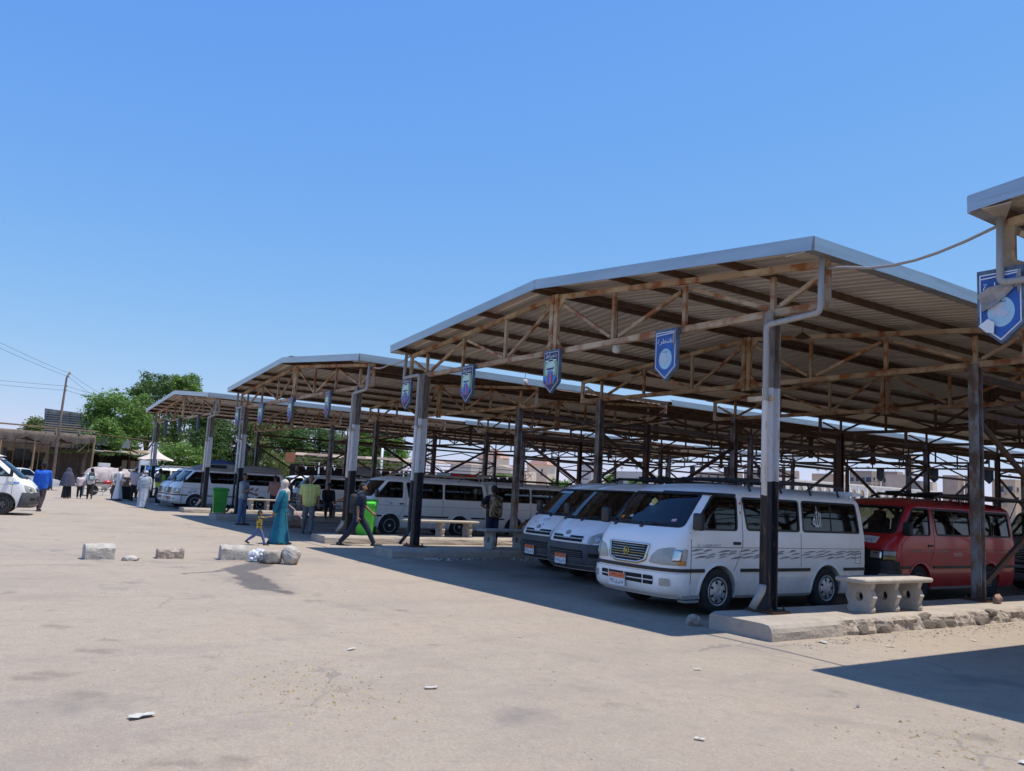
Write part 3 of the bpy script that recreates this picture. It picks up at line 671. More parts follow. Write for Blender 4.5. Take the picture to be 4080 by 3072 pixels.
# rows: z, front centre y, rear y, half width, front bow, corner radius
TAB = {
 'classic': [(.24, .16, 4.80, .78, .10, .20), (.34, .07, 4.84, .82, .11, .22), (.60, .05, 4.86, .842, .12, .24), (.74, .045, 4.87, .845, .12, .25), (.95, .075, 4.87, .845, .12, .26), (1.10, .13, 4.87, .842, .125, .26),
             (1.19, .20, 4.87, .838, .13, .26), (1.26, .275, 4.86, .832, .13, .25), (1.50, .50, 4.83, .812, .13, .24), (1.74, .735, 4.78, .785, .13, .22), (1.80, .81, 4.76, .765, .14, .22), (1.85, .92, 4.72, .72, .15, .24), (1.90, 1.10, 4.62, .62, .14, .25), (1.935, 1.4, 4.45, .46, .12, .22), (1.955, 1.8, 4.1, .26, .06, .14)],
 'modern': [(.24, .14, 4.62, .78, .12, .26), (.34, .06, 4.66, .82, .14, .30), (.60, .03, 4.69, .845, .15, .32), (.76, .04, 4.70, .848, .16, .34), (.90, .09, 4.70, .848, .17, .36), (1.02, .17, 4.70, .845, .18, .36),
            (1.14, .30, 4.70, .840, .18, .34), (1.22, .41, 4.69, .836, .18, .32), (1.50, .74, 4.66, .815, .18, .30), (1.74, 1.05, 4.60, .79, .18, .26), (1.81, 1.16, 4.58, .765, .18, .24), (1.86, 1.28, 4.54, .72, .16, .24), (1.91, 1.46, 4.44, .62, .14, .24), (1.945, 1.75, 4.3, .46, .12, .2), (1.965, 2.1, 4.0, .26, .06, .14)]}
class Shape:
    def __init__(s, kind, ext=0., dw=0.):
        s.T = np.array(TAB[kind]); s.ext = ext; s.dw = dw; s.cache = {}
    def yx(s, y): return y+s.ext*min(1, max(0, (y-1.5)/2.2))          # stretch of the middle of a longer bus
    def row(s, z):
        z = float(min(max(z, s.T[0, 0]), s.T[-1, 0])); r = [hermite(s.T[:, 0], s.T[:, k], z) for k in range(1, 6)]
        r[1] += s.ext; r[2] += s.dw; return r
    def outline(s, z):                              # half outline, front centre -> side -> rear centre
        key = round(z, 4)
        if key in s.cache: return s.cache[key]
        yf, yr, b, bow, rc = s.row(z); pts = []
        for k in range(11):
            x = (b-rc)*k/10; pts.append((x, yf+bow*(x/b)**2))
        x1, y1 = pts[-1]; g = 2*bow*x1/b**2; ry = rc*1.15
        for k in range(1, 9):                       # corner as a cubic leaving along the bow and ending along the side
            t = k/8; p0 = (x1, y1); p1 = (x1+rc*.55, y1+g*rc*.55); p2 = (b, y1+ry*.45); p3 = (b, y1+ry*1.05)
            q = [p0[i]*(1-t)**3+3*p1[i]*t*(1-t)**2+3*p2[i]*t*t*(1-t)+p3[i]*t**3 for i in (0, 1)]; pts.append(tuple(q))
        y2 = pts[-1][1]; rr = .12; y3 = yr-rr
        for k in range(1, 25):
            t = k/24; pts.append((b-.012*t*t, y2+(y3-y2)*t))
        xb = pts[-1][0]
        for k in range(1, 6):
            a = PI/2*k/5; pts.append((xb-rr+rr*math.cos(a), y3+rr*math.sin(a)))
        for k in range(1, 5): pts.append(((xb-rr)*(1-k/4), yr))
        P = np.array(pts); L = np.concatenate([[0], np.cumsum(np.hypot(*np.diff(P, axis=0).T))]); s.cache[key] = (P, L); return P, L
    def S(s, mode, u, z, off=0.):
        """point of the body: mode 'w' u = arc length from the front centre (sign = side), 's' u = y along the side (+x side), 'f' u = x on the front"""
        P, L = s.outline(z); sg = 1
        if mode == 'w': sg = 1 if u >= 0 else -1; a = abs(u)
        elif mode == 'f': sg = 1 if u >= 0 else -1; a = float(np.interp(abs(u), P[:19, 0], L[:19]))
        elif mode in ('s', 'n'): sg = 1 if mode == 's' else -1; a = float(np.interp(u, P[:43, 1], L[:43]))
        x = float(np.interp(a, L, P[:, 0])); y = float(np.interp(a, L, P[:, 1]))
        e = .02; xa, ya = float(np.interp(a-e, L, P[:, 0])), float(np.interp(a-e, L, P[:, 1])); xb, yb = float(np.interp(a+e, L, P[:, 0])), float(np.interp(a+e, L, P[:, 1]))
        tx, ty = xb-xa, yb-ya; q = math.hypot(tx, ty) or 1; nx, ny = ty/q, -tx/q
        return Vector((sg*(x+nx*off), y+ny*off, z))
    def body(s, name, m, openings, arches, cav=True):
        def shell(zs, inset=0., z0=None):
            rings = []
            for z in zs:
                P, L = s.outline(z); c = P.copy()
                if inset:
                    c[:, 0] = np.maximum(c[:, 0]-inset, 0.0001); ym = P[:, 1]; c[:, 1] = np.where(ym < (P[0, 1]+P[-1, 1])/2, np.maximum(ym, P[0, 1]+inset), np.minimum(ym, P[-1, 1]-inset))
                    c[:, 1] = c[:, 1]+np.where(ym < 1.4, inset*.9, 0)
                ring = [(x, y, z) for x, y in c]+[(-x, y, z) for x, y in c[-2:0:-1]]; rings.append(ring)
            mb = MB(); mb.loft(rings); me = mb.mesh(name, m); recalc(me); return me
        zs = [.24, .28, .34, .42, .50, .57, .64, .70, .78, .86, .95, 1.03, 1.10, 1.15, 1.19, 1.23, 1.26, 1.34, 1.42, 1.5, 1.58, 1.66, 1.74, 1.77, 1.80, 1.825, 1.85, 1.875, 1.90, 1.918, 1.935, 1.946, 1.955 if s.T[-1, 0] < 1.96 else 1.965]
        o = link('cut', shell(zs)); cutters = []
        def mod(me):
            c = link('cutter', me); cutters.append(c); q = o.modifiers.new('b', 'BOOLEAN'); q.operation = 'DIFFERENCE'; q.solver = 'EXACT'; q.object = c
        if cav: mod(shell([.82, .95, 1.1, 1.2, 1.3, 1.5, 1.7, 1.8, 1.86], .05))
        for want in ('s', 'fr'):
          mb = MB()
          for mode, poly in openings:
            if mode not in want: continue
            if mode == 's': mb.prism([(0, s.yx(y), z) for y, z in poly], (-2, 0, 0), (2, 0, 0))
            elif mode == 'f': mb.prism([(x, 0, z) for x, z in poly], (0, -1, 0), (0, 1.75, 0))
            else: mb.prism([(x, 0, z) for x, z in poly], (0, s.T[3, 2]+s.ext-.6, 0), (0, 7, 0))
          if openings: me = mb.mesh('c'); recalc(me); mod(me)
        mb = MB()
        for cy, r_ in arches:
            for sg in (-1, 1):
                prof = [(sg*.50, 0), (sg*1.2, 0)]; rings = []
                for xx in (.50, 1.2):
                    rings.append([(sg*xx, s.yx(cy)+r_*math.cos(2*PI*k/28), .33+r_*math.sin(2*PI*k/28)) for k in range(28)])
                mb.loft(rings)
        me = mb.mesh('c'); recalc(me); mod(me)
        dg = bpy.context.evaluated_depsgraph_get(); dg.update()
        out = bpy.data.meshes.new_from_object(o.evaluated_get(dg)); out.name = name
        for c in cutters+[o]: bpy.data.objects.remove(c)
        out.polygons.foreach_set('use_smooth', [True]*len(out.polygons)); out.set_sharp_from_angle(angle=R(32))
        return out
def rpoly(pts, r=.06, n=5):                        # polygon with rounded corners
    out = []; N = len(pts)
    for i in range(N):
        a, b, c = Vector(pts[i-1]), Vector(pts[i]), Vector(pts[(i+1) % N]); rr = min(r, (a-b).length*.45, (c-b).length*.45)
        p, q = b+(a-b).normalized()*rr, b+(c-b).normalized()*rr
        for k in range(n+1): t = k/n; w = p*(1-t)**2+b*2*t*(1-t)+q*t*t; out.append((w.x, w.y))
    return out
def dens(poly, d=.12):
    out = []; N = len(poly)
    for i in range(N):
        a, b = poly[i], poly[(i+1) % N]; k = max(1, int(math.hypot(b[0]-a[0], b[1]-a[1])/d))
        for j in range(k): t = j/k; out.append((a[0]+(b[0]-a[0])*t, a[1]+(b[1]-a[1])*t))
    return out
def patch(s, mode, poly, off=.004, th=.0, rings=5, mb=None):
    """plate following the body: polygon in (u, z), concentric rings to its middle"""
    mb = mb or MB(); poly = dens(poly); fx = s.yx if mode in ('s', 'n') else (lambda q: q)
    poly = [(fx(u), z) for u, z in poly]; cu = sum(p[0] for p in poly)/len(poly); cz = sum(p[1] for p in poly)/len(poly); n = len(poly); o = len(mb.v)
    if th:
        for u, z in poly: mb.v.append(tuple(s.S(mode, u, z, off-th)))
    for k in range(rings):
        t = 1-k/rings
        for u, z in poly: mb.v.append(tuple(s.S(mode, cu+(u-cu)*t, cz+(z-cz)*t, off)))
    mb.v.append(tuple(s.S(mode, cu, cz, off))); e = len(mb.v)-1; R_ = rings+(1 if th else 0)
    for k in range(R_-1):
        for i in range(n): a = o+k*n+i; b = o+k*n+(i+1) % n; mb.f.append((a, b, b+n, a+n))
    for i in range(n): mb.f.append((o+(R_-1)*n+i, o+(R_-1)*n+(i+1) % n, e))
    return mb
def ring_patch(s, mode, poly, w=.03, off=.006, mb=None):
    """frame band of width w around a polygon"""
    mb = mb or MB(); poly = dens(poly, .1); fx = s.yx if mode in ('s', 'n') else (lambda q: q); n = len(poly); o = len(mb.v)
    P = [Vector((fx(u), z)) for u, z in poly]; ar = sum(P[i].x*P[(i+1) % n].y-P[(i+1) % n].x*P[i].y for i in range(n)); sg = 1 if ar > 0 else -1
    for lev, (wi, of) in enumerate(((0, off-.012), (0, off), (w, off), (w, off-.03))):
        for i in range(n):
            d = (P[(i+1) % n]-P[i-1]).normalized(); nn = Vector((-d.y, d.x))*sg; q = P[i]+nn*wi; mb.v.append(tuple(s.S(mode, q.x, q.y, of)))
    for k in range(3):
        for i in range(n): a = o+k*n+i; b = o+k*n+(i+1) % n; mb.f.append((a, b, b+n, a+n))
    return mb
def band(s, mode, u0, u1, z0, z1, off=.01, n=20, mb=None, nz=1, bulge=0., raw=False):
    mb = mb or MB(); fx = s.yx if (mode in ('s', 'n') and not raw) else (lambda q: q); rings = []
    f0 = z0 if callable(z0) else (lambda t: z0); f1 = z1 if callable(z1) else (lambda t: z1)
    for i in range(n+1):
        t = i/n; u = fx(u0+(u1-u0)*t); a, b = f0(t), f1(t); ring = [s.S(mode, u, a, -.01)]
        for k in range(nz+1):
            q = k/nz; ring.append(s.S(mode, u, a+(b-a)*q, off+bulge*math.sin(PI*q)))
        ring.append(s.S(mode, u, b, -.01)); rings.append([tuple(p) for p in ring])
    mb.loft(rings); return mb
def surf_text(s, mode, txt, u, z, h, off, m, parent, w=None, flip=False, name='lettering', slant=0.):
    v, f, wd = text_geo(txt); kx = h if w is None else w/wd; mb = MB()
    # on the +x side the text runs from front (small y, seen at left) to rear
    vs = []
    for x, y in v:
        uu = u+(x-wd/2)*kx*(-1 if flip else 1); vs.append(s.S(mode, uu, z+(y-.5)*h+slant*(x-wd/2)*kx, off))
    mb.add(vs, f); return obj(name, mb, m, parent)
def wheel_meshes(kind):
    t = MB(); t.lathe([(.215, -.09), (.27, -.10), (.315, -.095), (.335, -.075), (.34, -.03), (.34, .03), (.335, .075), (.315, .095), (.27, .10), (.215, .09)], 40, axis='x')
    tm = t.mesh('tyre', rubber, smooth=True, angle=35); r = MB()
    if kind == 'cover':
        r.lathe([(.215, .05), (.212, .094), (.20, .099), (.185, .088), (.09, .098), (.075, .105), (.05, .106), (.045, .098), (.001, .10)], 36, axis='x')
        rm = r.mesh('wheel_cover', hub_m, smooth=True, angle=40); d = MB()
        for k in range(7):
            a = 2*PI*k/7; pts = []
            for q in range(9):
                b = 2*PI*q/9; rr = .135+.028*math.cos(b); aa = a+.15*math.sin(b)
                pts.append((.097, rr*math.cos(aa), rr*math.sin(aa)))
            d.prism(pts, (-.004, 0, 0), (.003, 0, 0))
        dm = d.mesh('cover_slots', under_m); extra = ('cover_slots', dm)
    elif kind == 'spoke':
        r.lathe([(.215, .05), (.212, .094), (.198, .096), (.19, .03), (.07, .02), (.06, .07), (.001, .075)], 36, axis='x')
        rm = r.mesh('wheel_dish', steel_rim, smooth=True, angle=40); d = MB()
        for k in range(5):
            a = 2*PI*k/5; p = lambda rr, w_: (math.cos(a)*rr-math.sin(a)*w_, math.sin(a)*rr+math.cos(a)*w_)
            q = [p(.03, -.035), p(.19, -.026), p(.205, .0), p(.19, .026), p(.03, .035)]
            d.prism([(.07, y, z) for y, z in q], (-.02, 0, 0), (.018, 0, 0))
        d.lathe([(.05, .06), (.05, .095), (.001, .10)], 14, axis='x'); d.lathe([(.213, .07), (.215, .099), (.196, .099), (.194, .07)], 36, axis='x')
        dm = d.mesh('spokes', hub_m); extra = ('spokes', dm)
    else:
        r.lathe([(.215, .05), (.212, .094), (.198, .096), (.185, .03), (.12, .045), (.10, .075), (.06, .08), (.055, .11), (.001, .115)], 32, axis='x')
        rm = r.mesh('wheel_dish', steel_rim, smooth=True, angle=40); d = MB()
        for k in range(6): a = 2*PI*k/6; d.lathe([(.013, 0), (.013, .02), (.001, .022)], 6, (.07, .085*math.cos(a), .085*math.sin(a)), 'x')
        dm = d.mesh('wheel_nuts', hub_m); extra = ('wheel_nuts', dm)
    return tm, (rm.name.split('.')[0], rm), extra
WH = {k: wheel_meshes(k) for k in ('cover', 'spoke', 'steel')}
BODY = {}
SIDE_W = {'classic': [[(.50, 1.235), (1.49, 1.235), (1.50, 1.765), (.97, 1.765)], [(1.70, 1.245), (3.0, 1.245), (3.0, 1.76), (1.60, 1.76)], [(3.07, 1.245), (4.66, 1.245), (4.58, 1.76), (3.07, 1.76)]],
          'modern': [[(.80, 1.24), (1.75, 1.24), (1.78, 1.76), (1.40, 1.76)], [(1.90, 1.26), (3.10, 1.26), (3.10, 1.76), (1.90, 1.76)], [(3.18, 1.26), (4.42, 1.26), (4.34, 1.76), (3.18, 1.76)]]}
def quad(u0, u1, z0, z1, r=.03): return rpoly([(u0, z0), (u1, z0), (u1, z1), (u0, z1)], r)
PASSENGER = None
def make_van(kind, label, loc, rz=0., paint=None, ext=0., bumper=None, wheel='cover', grille='chrome', glass=None, rack=True, rackm=None, stripe=True, plate=None, seats=True, strip=True, lod=0, group='minibuses', mirror=True, hood_no=None, highroof=False, ws=None, cat='minibus', visor=False, headlamp='wide', roofm=None):
    paint = paint or paint_white; s = Shape(kind, ext); V = thing('minibus', label, cat, loc, rz, group); cl = kind == 'classic'; glass = glass or glass_dark; ws = ws or glass_clear
    fw = 1.08 if cl else 1.0; rw = 3.72 if cl else 3.57; bumper = bumper or paint
    SW = [rpoly(p, .07) for p in SIDE_W[kind]]
    WS = rpoly([(-.745, 1.255), (.745, 1.255), (.685, 1.78), (-.685, 1.78)], .07) if cl else rpoly([(-.75, 1.185), (.75, 1.185), (.66, 1.785), (-.66, 1.785)], .08)
    RW = rpoly([(-.6, 1.22), (.6, 1.22), (.56, 1.68), (-.56, 1.68)], .08)
    key = (kind, ext, paint.name)
    if (kind, ext) not in BODY: BODY[(kind, ext)] = s.body('body', paint, [('s', p) for p in SW]+[('f', WS), ('r', RW)], [(fw, .40), (rw, .40)])
    me = BODY[(kind, ext)]
    if me.materials[0] != paint: me = me.copy(); me.materials[0] = paint
    body = link('body', me, V)
    # glazing and rubber frames
    for i, p in enumerate(SW):
        for md in ('s', 'n'):
            if lod > 1 and md == 'n': continue
            w = obj('side_window', patch(s, md, p, -.012, rings=3), glass, V, smooth=True)
            obj('frame', ring_patch(s, md, p, .035 if i else .028, .004), trim, w, smooth=True, angle=40)
            if i: mb = MB(); um = (p[0][0]+max(q[0] for q in p))/2; band(s, md, um-.012, um+.012, 1.27, 1.73, -.005, 2, mb); obj('sliding_bar', mb, trim, w)
    w = obj('windscreen', patch(s, 'f', WS, -.010, rings=6), ws, V, smooth=True); obj('frame', ring_patch(s, 'f', WS, .035, .006), trim, w, smooth=True, angle=40)
    yr = s.row(1.4)[1]
    mb = MB(); mb.v = [(x, yr-.03, z) for x, z in RW]; mb.f = [tuple(range(len(RW)))]; obj('rear_window', mb, glass, V)
    # wheels
    tm, (rn, rm), (en, em) = WH[wheel]
    for y in (fw, rw):
        for sg in (1, -1):
            t = link('wheel', tm, V, (sg*.735, s.yx(y), .34)); t.scale = (sg, 1, 1)
            if sg > 0 or lod == 0: link(rn, rm, t); link(en, em, t)
    mb = MB(); mb.box((0, s.yx(2.4), .30), (1.3, 3.6+ext, .16)); mb.box((0, fw, .34), (1.3, .12, .12)); mb.box((0, s.yx(rw), .34), (1.3, .12, .12)); obj('underbody', mb, under_m, V)
    # wheel arch lips
    for y in (fw, rw):
        mb = MB(); rings = []; yc = s.yx(y)
        for k in range(19):
            a = PI*(-.06+1.12*k/18); c_, s_ = math.cos(a), math.sin(a); ring = []
            for rr, of in ((.39, .0), (.395, .014), (.425, .016), (.445, .0)):
                P = s.S('s', yc+rr*c_, max(.26, .33+rr*s_), of); ring.append(tuple(P))
            rings.append(ring)
        mb.loft(rings); obj('arch_lip', mb, paint, V, smooth=True, angle=50)
    # bumper
    bx = 1.02 if cl else 1.05
    if cl:
        mb = band(s, 'w', -bx, bx, .27, .60, .035, 36, nz=5, bulge=.012); bp = obj('front_bumper', mb, bumper, V, smooth=True, angle=50)
        mb = band(s, 'w', -bx-.35, bx+.35, .625, .675, .022, 44); obj('rub_strip', mb, trim, V, smooth=True, angle=50)
        if bumper != paint: mb = band(s, 'w', -bx, bx, .60, .76, .012, 36, nz=2); obj('front_apron', mb, bumper, V, smooth=True, angle=50)
        if bumper == paint:
            for x0, x1 in ((-.52, -.19), (.19, .52)) if False else ((-.52, .52),):
                obj('air_intake', patch(s, 'f', rpoly([(x0, .42), (x1, .42), (x1, .55), (x0, .55)] if x0 > 0 else [(x0, .44), (x1, .42), (x1, .55), (x0, .55)], .03), .052, rings=3), under_m, bp)
                mb = MB(); band(s, 'f', x0, x1, .478, .492, .06, 6, mb); obj('intake_bar', mb, bumper, bp)
                for q in range(3):
                    xx = x0+(x1-x0)*(q+.5)/3; mb = MB(); band(s, 'f', xx-.006, xx+.006, .42, .55, .058, 1, mb); obj('intake_bar', mb, bumper, bp)
        else:
            for z in (.36, .43, .50): mb = band(s, 'f', -.5, .5, z, z+.022, .055, 12); obj('intake_bar', mb, under_m, bp)
        for sg in (-1, 1):
            obj('fog_lamp', patch(s, 'w', quad(*sorted((sg*.62, sg*.76)), .42, .53), .056, .02, 2), foggy, V, smooth=True, angle=40)
    else:
        mb = band(s, 'w', -bx, bx, .26, .74, .03, 36, nz=6, bulge=.012); bp = obj('front_bumper', mb, bumper, V, smooth=True, angle=50)
        mb = band(s, 'f', -.50, .50, .48, .62, .046, 16); obj('air_intake', mb, under_m, bp)
        for z in (.50, .535, .57): mb = band(s, 'f', -.48, .48, z, z+.014, .054, 12); obj('intake_bar', mb, bumper, bp)
        for sg in (-1, 1):
            obj('lamp_recess', patch(s, 'w', quad(*sorted((sg*.62, sg*.82)), .50, .58), .048, rings=2), under_m, bp)
        mb = band(s, 'w', -.8, .8, .335, .35, .046, 20); obj('chin_strip', mb, chrome_old, bp)
    # grille
    if cl:
        G = rpoly([(-.39, .985), (.39, .985), (.345, .765), (.21, .725), (-.21, .725), (-.345, .765)], .03)
        g = obj('grille', patch(s, 'f', G, .012, .02), under_m, V, smooth=True, angle=30)
        if grille == 'chrome':
            obj('grille_frame', ring_patch(s, 'f', rpoly([(-.41, 1.0), (.41, 1.0), (.365, .755), (.22, .705), (-.22, .705), (-.365, .755)], .03), .025, .024), chrome, g, smooth=True)
            obj('grille_trim', ring_patch(s, 'f', rpoly([(-.40, .85), (.40, .85), (.37, .75), (.22, .695), (-.22, .695), (-.37, .75)], .03), .010, .022), gold, g, smooth=True)
        for k in range(6):
            z = .765+k*.037; xw = .335 if k > 0 else .28; mb = band(s, 'f', -xw, xw, z, z+.008, .020, 10); obj('grille_bar', mb, chrome_old if grille == 'chrome' else trim, g)
        mb = MB(); e = [(.052*math.cos(2*PI*k/18), .866+.062*math.sin(2*PI*k/18)) for k in range(18)]
        obj('badge', ring_patch(s, 'f', e, .012, .034), gold if grille == 'chrome' else chrome, g, smooth=True)
        mb = patch(s, 'f', [(-.025, .84), (.0, .855), (.025, .84), (.0, .90)], .034, .01, 2); obj('badge_mark', mb, gold if grille == 'chrome' else chrome, g)
    else:
        g = obj('grille', band(s, 'f', -.56, .56, .755, .90, .014, 20, nz=3), paint, V, smooth=True, angle=40)
        mb = band(s, 'f', -.44, .44, .775, .825, .022, 14); obj('grille_slot', mb, under_m, g)
        for sg in (-1, 1): obj('grille_slot', patch(s, 'f', rpoly([(sg*.09, .85), (sg*.44, .845), (sg*.46, .885), (sg*.12, .885)], .015), .022, rings=2), under_m, g)
        mb = band(s, 'f', -.47, .47, .832, .846, .026, 14); obj('grille_bar', mb, chrome_old, g)
        for k, (ra, rb, dz) in enumerate(((.062, .042, 0), (.036, .020, .006), (.02, .036, -.002))):
            e = [(ra*math.cos(2*PI*q/20), .935+dz+rb*math.sin(2*PI*q/20)) for q in range(20)]; obj('badge', ring_patch(s, 'f', e, .009, .02+.001*k), chrome_old, g, smooth=True)
    # head lamps
    for sg in (-1, 1):
        if cl and headlamp == 'wide':
            H = [(.42, .735), (.62, .715), (1.0, .715), (1.0, .95), (.74, .975), (.56, .935), (.47, .85)]
            H = rpoly([(sg*a, b) for a, b in H], .03); h = obj('headlamp', patch(s, 'w', H, .012, .03), foggy, V, smooth=True, angle=35)
            K = rpoly([(sg*a, b) for a, b in ((.78, .775), (.90, .775), (.91, .935), (.79, .95))], .02); obj('reflector', patch(s, 'w', K, .018, .01, 3), chrome, h, smooth=True)
            K = rpoly([(sg*a, b) for a, b in ((.85, .73), (.98, .73), (.98, .785), (.85, .785))], .01); obj('indicator', patch(s, 'w', K, .018, .01, 2), amber, h)
        elif cl:
            K = rpoly([(sg*a, b) for a, b in ((.36, .76), (.90, .76), (.90, .95), (.36, .95))], .02); h = obj('headlamp', patch(s, 'w', K, .010, .02), under_m, V)
            K = rpoly([(sg*a, b) for a, b in ((.46, .79), (.66, .79), (.66, .93), (.46, .93))], .02); obj('reflector', patch(s, 'w', K, .022, .02, 3), chrome, h, smooth=True)
            K = rpoly([(sg*a, b) for a, b in ((.69, .78), (.90, .78), (.90, .845), (.69, .845))], .01); obj('indicator', patch(s, 'w', K, .022, .02, 3), mat('old_amber', (.36, .22, .05), rough=.4) if 'old_amber' not in MATS else MATS['old_amber'], h)
            K = rpoly([(sg*a, b) for a, b in ((.69, .85), (.90, .85), (.90, .94), (.69, .94))], .01); obj('side_lamp', patch(s, 'w', K, .022, .02, 3), foggy, h)
        else:
            H = [(.585, .745), (.90, .745), (.93, .86), (.90, .985), (.76, .965), (.60, .90)]
            H = rpoly([(sg*a, b) for a, b in H], .04); h = obj('headlamp', patch(s, 'w', H, .012, .03), foggy, V, smooth=True, angle=35)
            e = [(sg*(.76+.055*math.cos(2*PI*k/16)), .85+.055*math.sin(2*PI*k/16)) for k in range(16)]; obj('reflector', patch(s, 'w', e, .018, .01, 3), chrome_old, h, smooth=True)
    # wipers, mirror, handles, seams
    zb = 1.255 if cl else 1.185
    for x0 in ((-.52, .08) if cl else (-.5, .1)):
        mb = MB(); a = s.S('f', x0, zb, .02); b = s.S('f', x0+.30, zb+.055, .035); c_ = s.S('f', x0+.48, zb+.03, .03); mb.tube([a, b], .008, 5); mb.tube([s.S('f', x0+.02, zb+.055, .03), b, s.S('f', x0+.56, zb+.05, .03)], .009, 5); mb.box(tuple(s.S('f', x0, zb-.01, .015)), (.05, .04, .04)); obj('wiper', mb, trim, V)
    if mirror:
        for sg, md in ((1, 's'), (-1, 'n')):
            y0 = .60 if cl else .92
            P = s.S(md, y0, 1.30, .0); mb = MB(); mb.tube([P, P+Vector((sg*.08, -.10, .02))], .02, 6); mb2 = MB()
            mb2.box((0, 0, 0), (.17, .09, .25)); me2 = bevel_mesh(mb2.mesh('mirror', trim), .03, 3)
            for pl in me2.polygons: pl.use_smooth = True
            mi = link('mirror', me2, V, tuple(P+Vector((sg*.14, -.11, .06)))); obj('mirror_arm', mb, trim, V)
    ds, de = (.50, 1.60) if cl else (.78, 1.84)
    for md in ('s', 'n'):
        if lod > 1 and md == 'n': continue
        for u in (ds-.02, de):
            mb = MB(); z1 = 1.2 if u < 1 else 1.79
            if u < 1: band(s, md, u-.005, u+.005, .45, z1, .0025, 1, mb, nz=6)
            else:
                # rear edge of the door, curving forward over the wheel arch
                rings = []
                for k in range(15):
                    t = k/14; z = 1.79-(1.79-.60)*t; uu = u-.0-.22*max(0, t-.62)**1.3/.28; rings.append([tuple(s.S(md, uu-.005, z, .0025)), tuple(s.S(md, uu+.005, z, .0025))])
                mb.loft(rings, close=False, cap=False)
            obj('door_seam', mb, seam_m, V)
        if cl: mb = MB(); band(s, md, 3.02-.004, 3.02+.004, .70, 1.22, .0025, 1, mb, nz=4); obj('door_seam', mb, seam_m, V)
        mb = MB(); band(s, md, .48, s.T[5, 2]-.15, .985, .992, .0022, 24, mb); obj('panel_crease', mb, seam_m, V)
        obj('door_handle', patch(s, md, quad(de-.22, de-.06, 1.03, 1.075, .015), .016, .02, 2), trim, V, smooth=True, angle=40)
        if strip:
            for u0, u1 in ((.62, .68),) if False else (((fw+.47), (rw-.47)), ((rw+.45), 4.80 if cl else 4.6)):
                mb = MB(); band(s, md, u0, u1, .625, .675, .014, 14, mb); obj('rub_strip', mb, trim, V)
        if not (lod > 1):
            mb = MB(); band(s, md, fw+.44, rw-.44, .235, .275, .03, 8, mb); obj('running_board', mb, mud, V)
    # gutter
    for md in ('s', 'n'):
        mb = MB(); band(s, md, .92 if cl else 1.3, 4.7 if cl else 4.5, 1.80, 1.815, .018, 20, mb); obj('gutter', mb, paint, V)
    if highroof:
        mb = MB(); rings = []
        for (y, h, w_) in ((.95, .06, .70), (1.2, .20, .70), (1.5, .30, .71), (1.9, .36, .72), (2.4, .385, .72), (4.55+ext, .36, .72), (4.72+ext, .06, .74)):
            r_ = []
            for (fx_, fz) in ((-1, 0), (-.97, .55), (-.90, .85), (-.7, .97), (-.3, 1.), (.3, 1.), (.7, .97), (.90, .85), (.97, .55), (1, 0)): r_.append((fx_*w_, y, 1.84+h*fz))
            rings.append(r_)
        mb.loft(rings); obj('raised_roof', mb, roofm or roof_dusty, V, smooth=True, angle=40)
        mb = MB(); mb.box((.722, s.yx(1.95), 2.06), (.02, .75, .14)); me2 = bevel_mesh(mb.mesh('roof_window', glass_dark), .03, 3); 
        me2.materials[0] = trim; link('roof_window', me2, V)
        rk = [(sg, y) for sg in (-1, 1) for y in (1.6, 2.6, 3.6, 4.4)]
        for sg in (-1, 1):
            mb = MB(); mb.tube([(sg*.80, 1.2, 1.86), (sg*.80, 4.6+ext, 1.86)], .018, 6); mb.tube([(sg*.80, 1.2, 1.93), (sg*.80, 4.6+ext, 1.93)], .018, 6)
            for y in (1.3, 2.3, 3.3, 4.3): mb.tube([(sg*.78, y, 1.80), (sg*.80, y, 1.94)], .014, 6)
            obj('side_rail', mb, bench_m, V)
    elif rack:
        rm_ = rackm or trim; mb = MB(); y0, y1 = (1.9, 4.35) if rack is True else rack
        for sg in (-1, 1):
            mb.tube([(sg*.66, s.yx(y0), 1.97), (sg*.66, s.yx(y0)+.25, 2.04), (sg*.66, s.yx(y1), 2.04), (sg*.66, s.yx(y1)+.1, 1.99)], .028, 8)
            for y in np.linspace(y0+.2, y1-.1, 4): mb.tube([(sg*.72, s.yx(y), 1.85), (sg*.66, s.yx(y), 2.04)], .018, 6)
        obj('roof_rail', mb, rm_, V, smooth=True, angle=50)
        for y in np.linspace(y0+.2, y1-.05, 7):
            mb = MB(); mb.tube([(-.66, s.yx(y), 2.05), (.66, s.yx(y), 2.05)], .016, 6); obj('rack_bar', mb, rm_, V)
    # inside: dashboard, steering wheel, seats
    if seats:
        d0 = .62 if cl else .95
        mb = MB(); mb.box((0, d0, 1.06), (1.45, .38, .24)); obj('dashboard', MB().add(mb.v, mb.f), interior, V)
        mb = MB(); c_ = Vector((.38, d0+.36, 1.20)); tl = R(35); pts = [c_+Vector((.19*math.cos(a), .19*math.sin(a)*math.sin(tl), .19*math.sin(a)*math.cos(tl))) for a in np.linspace(0, 2*PI, 17)]
        mb.tube(pts, .014, 6); mb.tube([c_, (.38, d0+.1, 1.02)], .02, 6); obj('steering_wheel', mb, trim, V, smooth=True)
        for ri, y in enumerate((d0+.85, d0+1.75, d0+2.6, d0+3.4)):
            for x in ((-.45, .05, .42) if ri else (-.40, .40)):
                mb = MB(); w_ = .44 if ri else .48; mb.box((x, y, 1.00), (w_, .46, .14)); mb.box((x, y+.25, 1.28), (w_*.92, .13, .52), Matrix.Rotation(-.15, 3, 'X')); mb.box((x, y+.30, 1.60), (.25, .10, .16))
                me2 = bevel_mesh(mb.mesh('seat', seat_m), .035, 2); link('seat', me2, V)
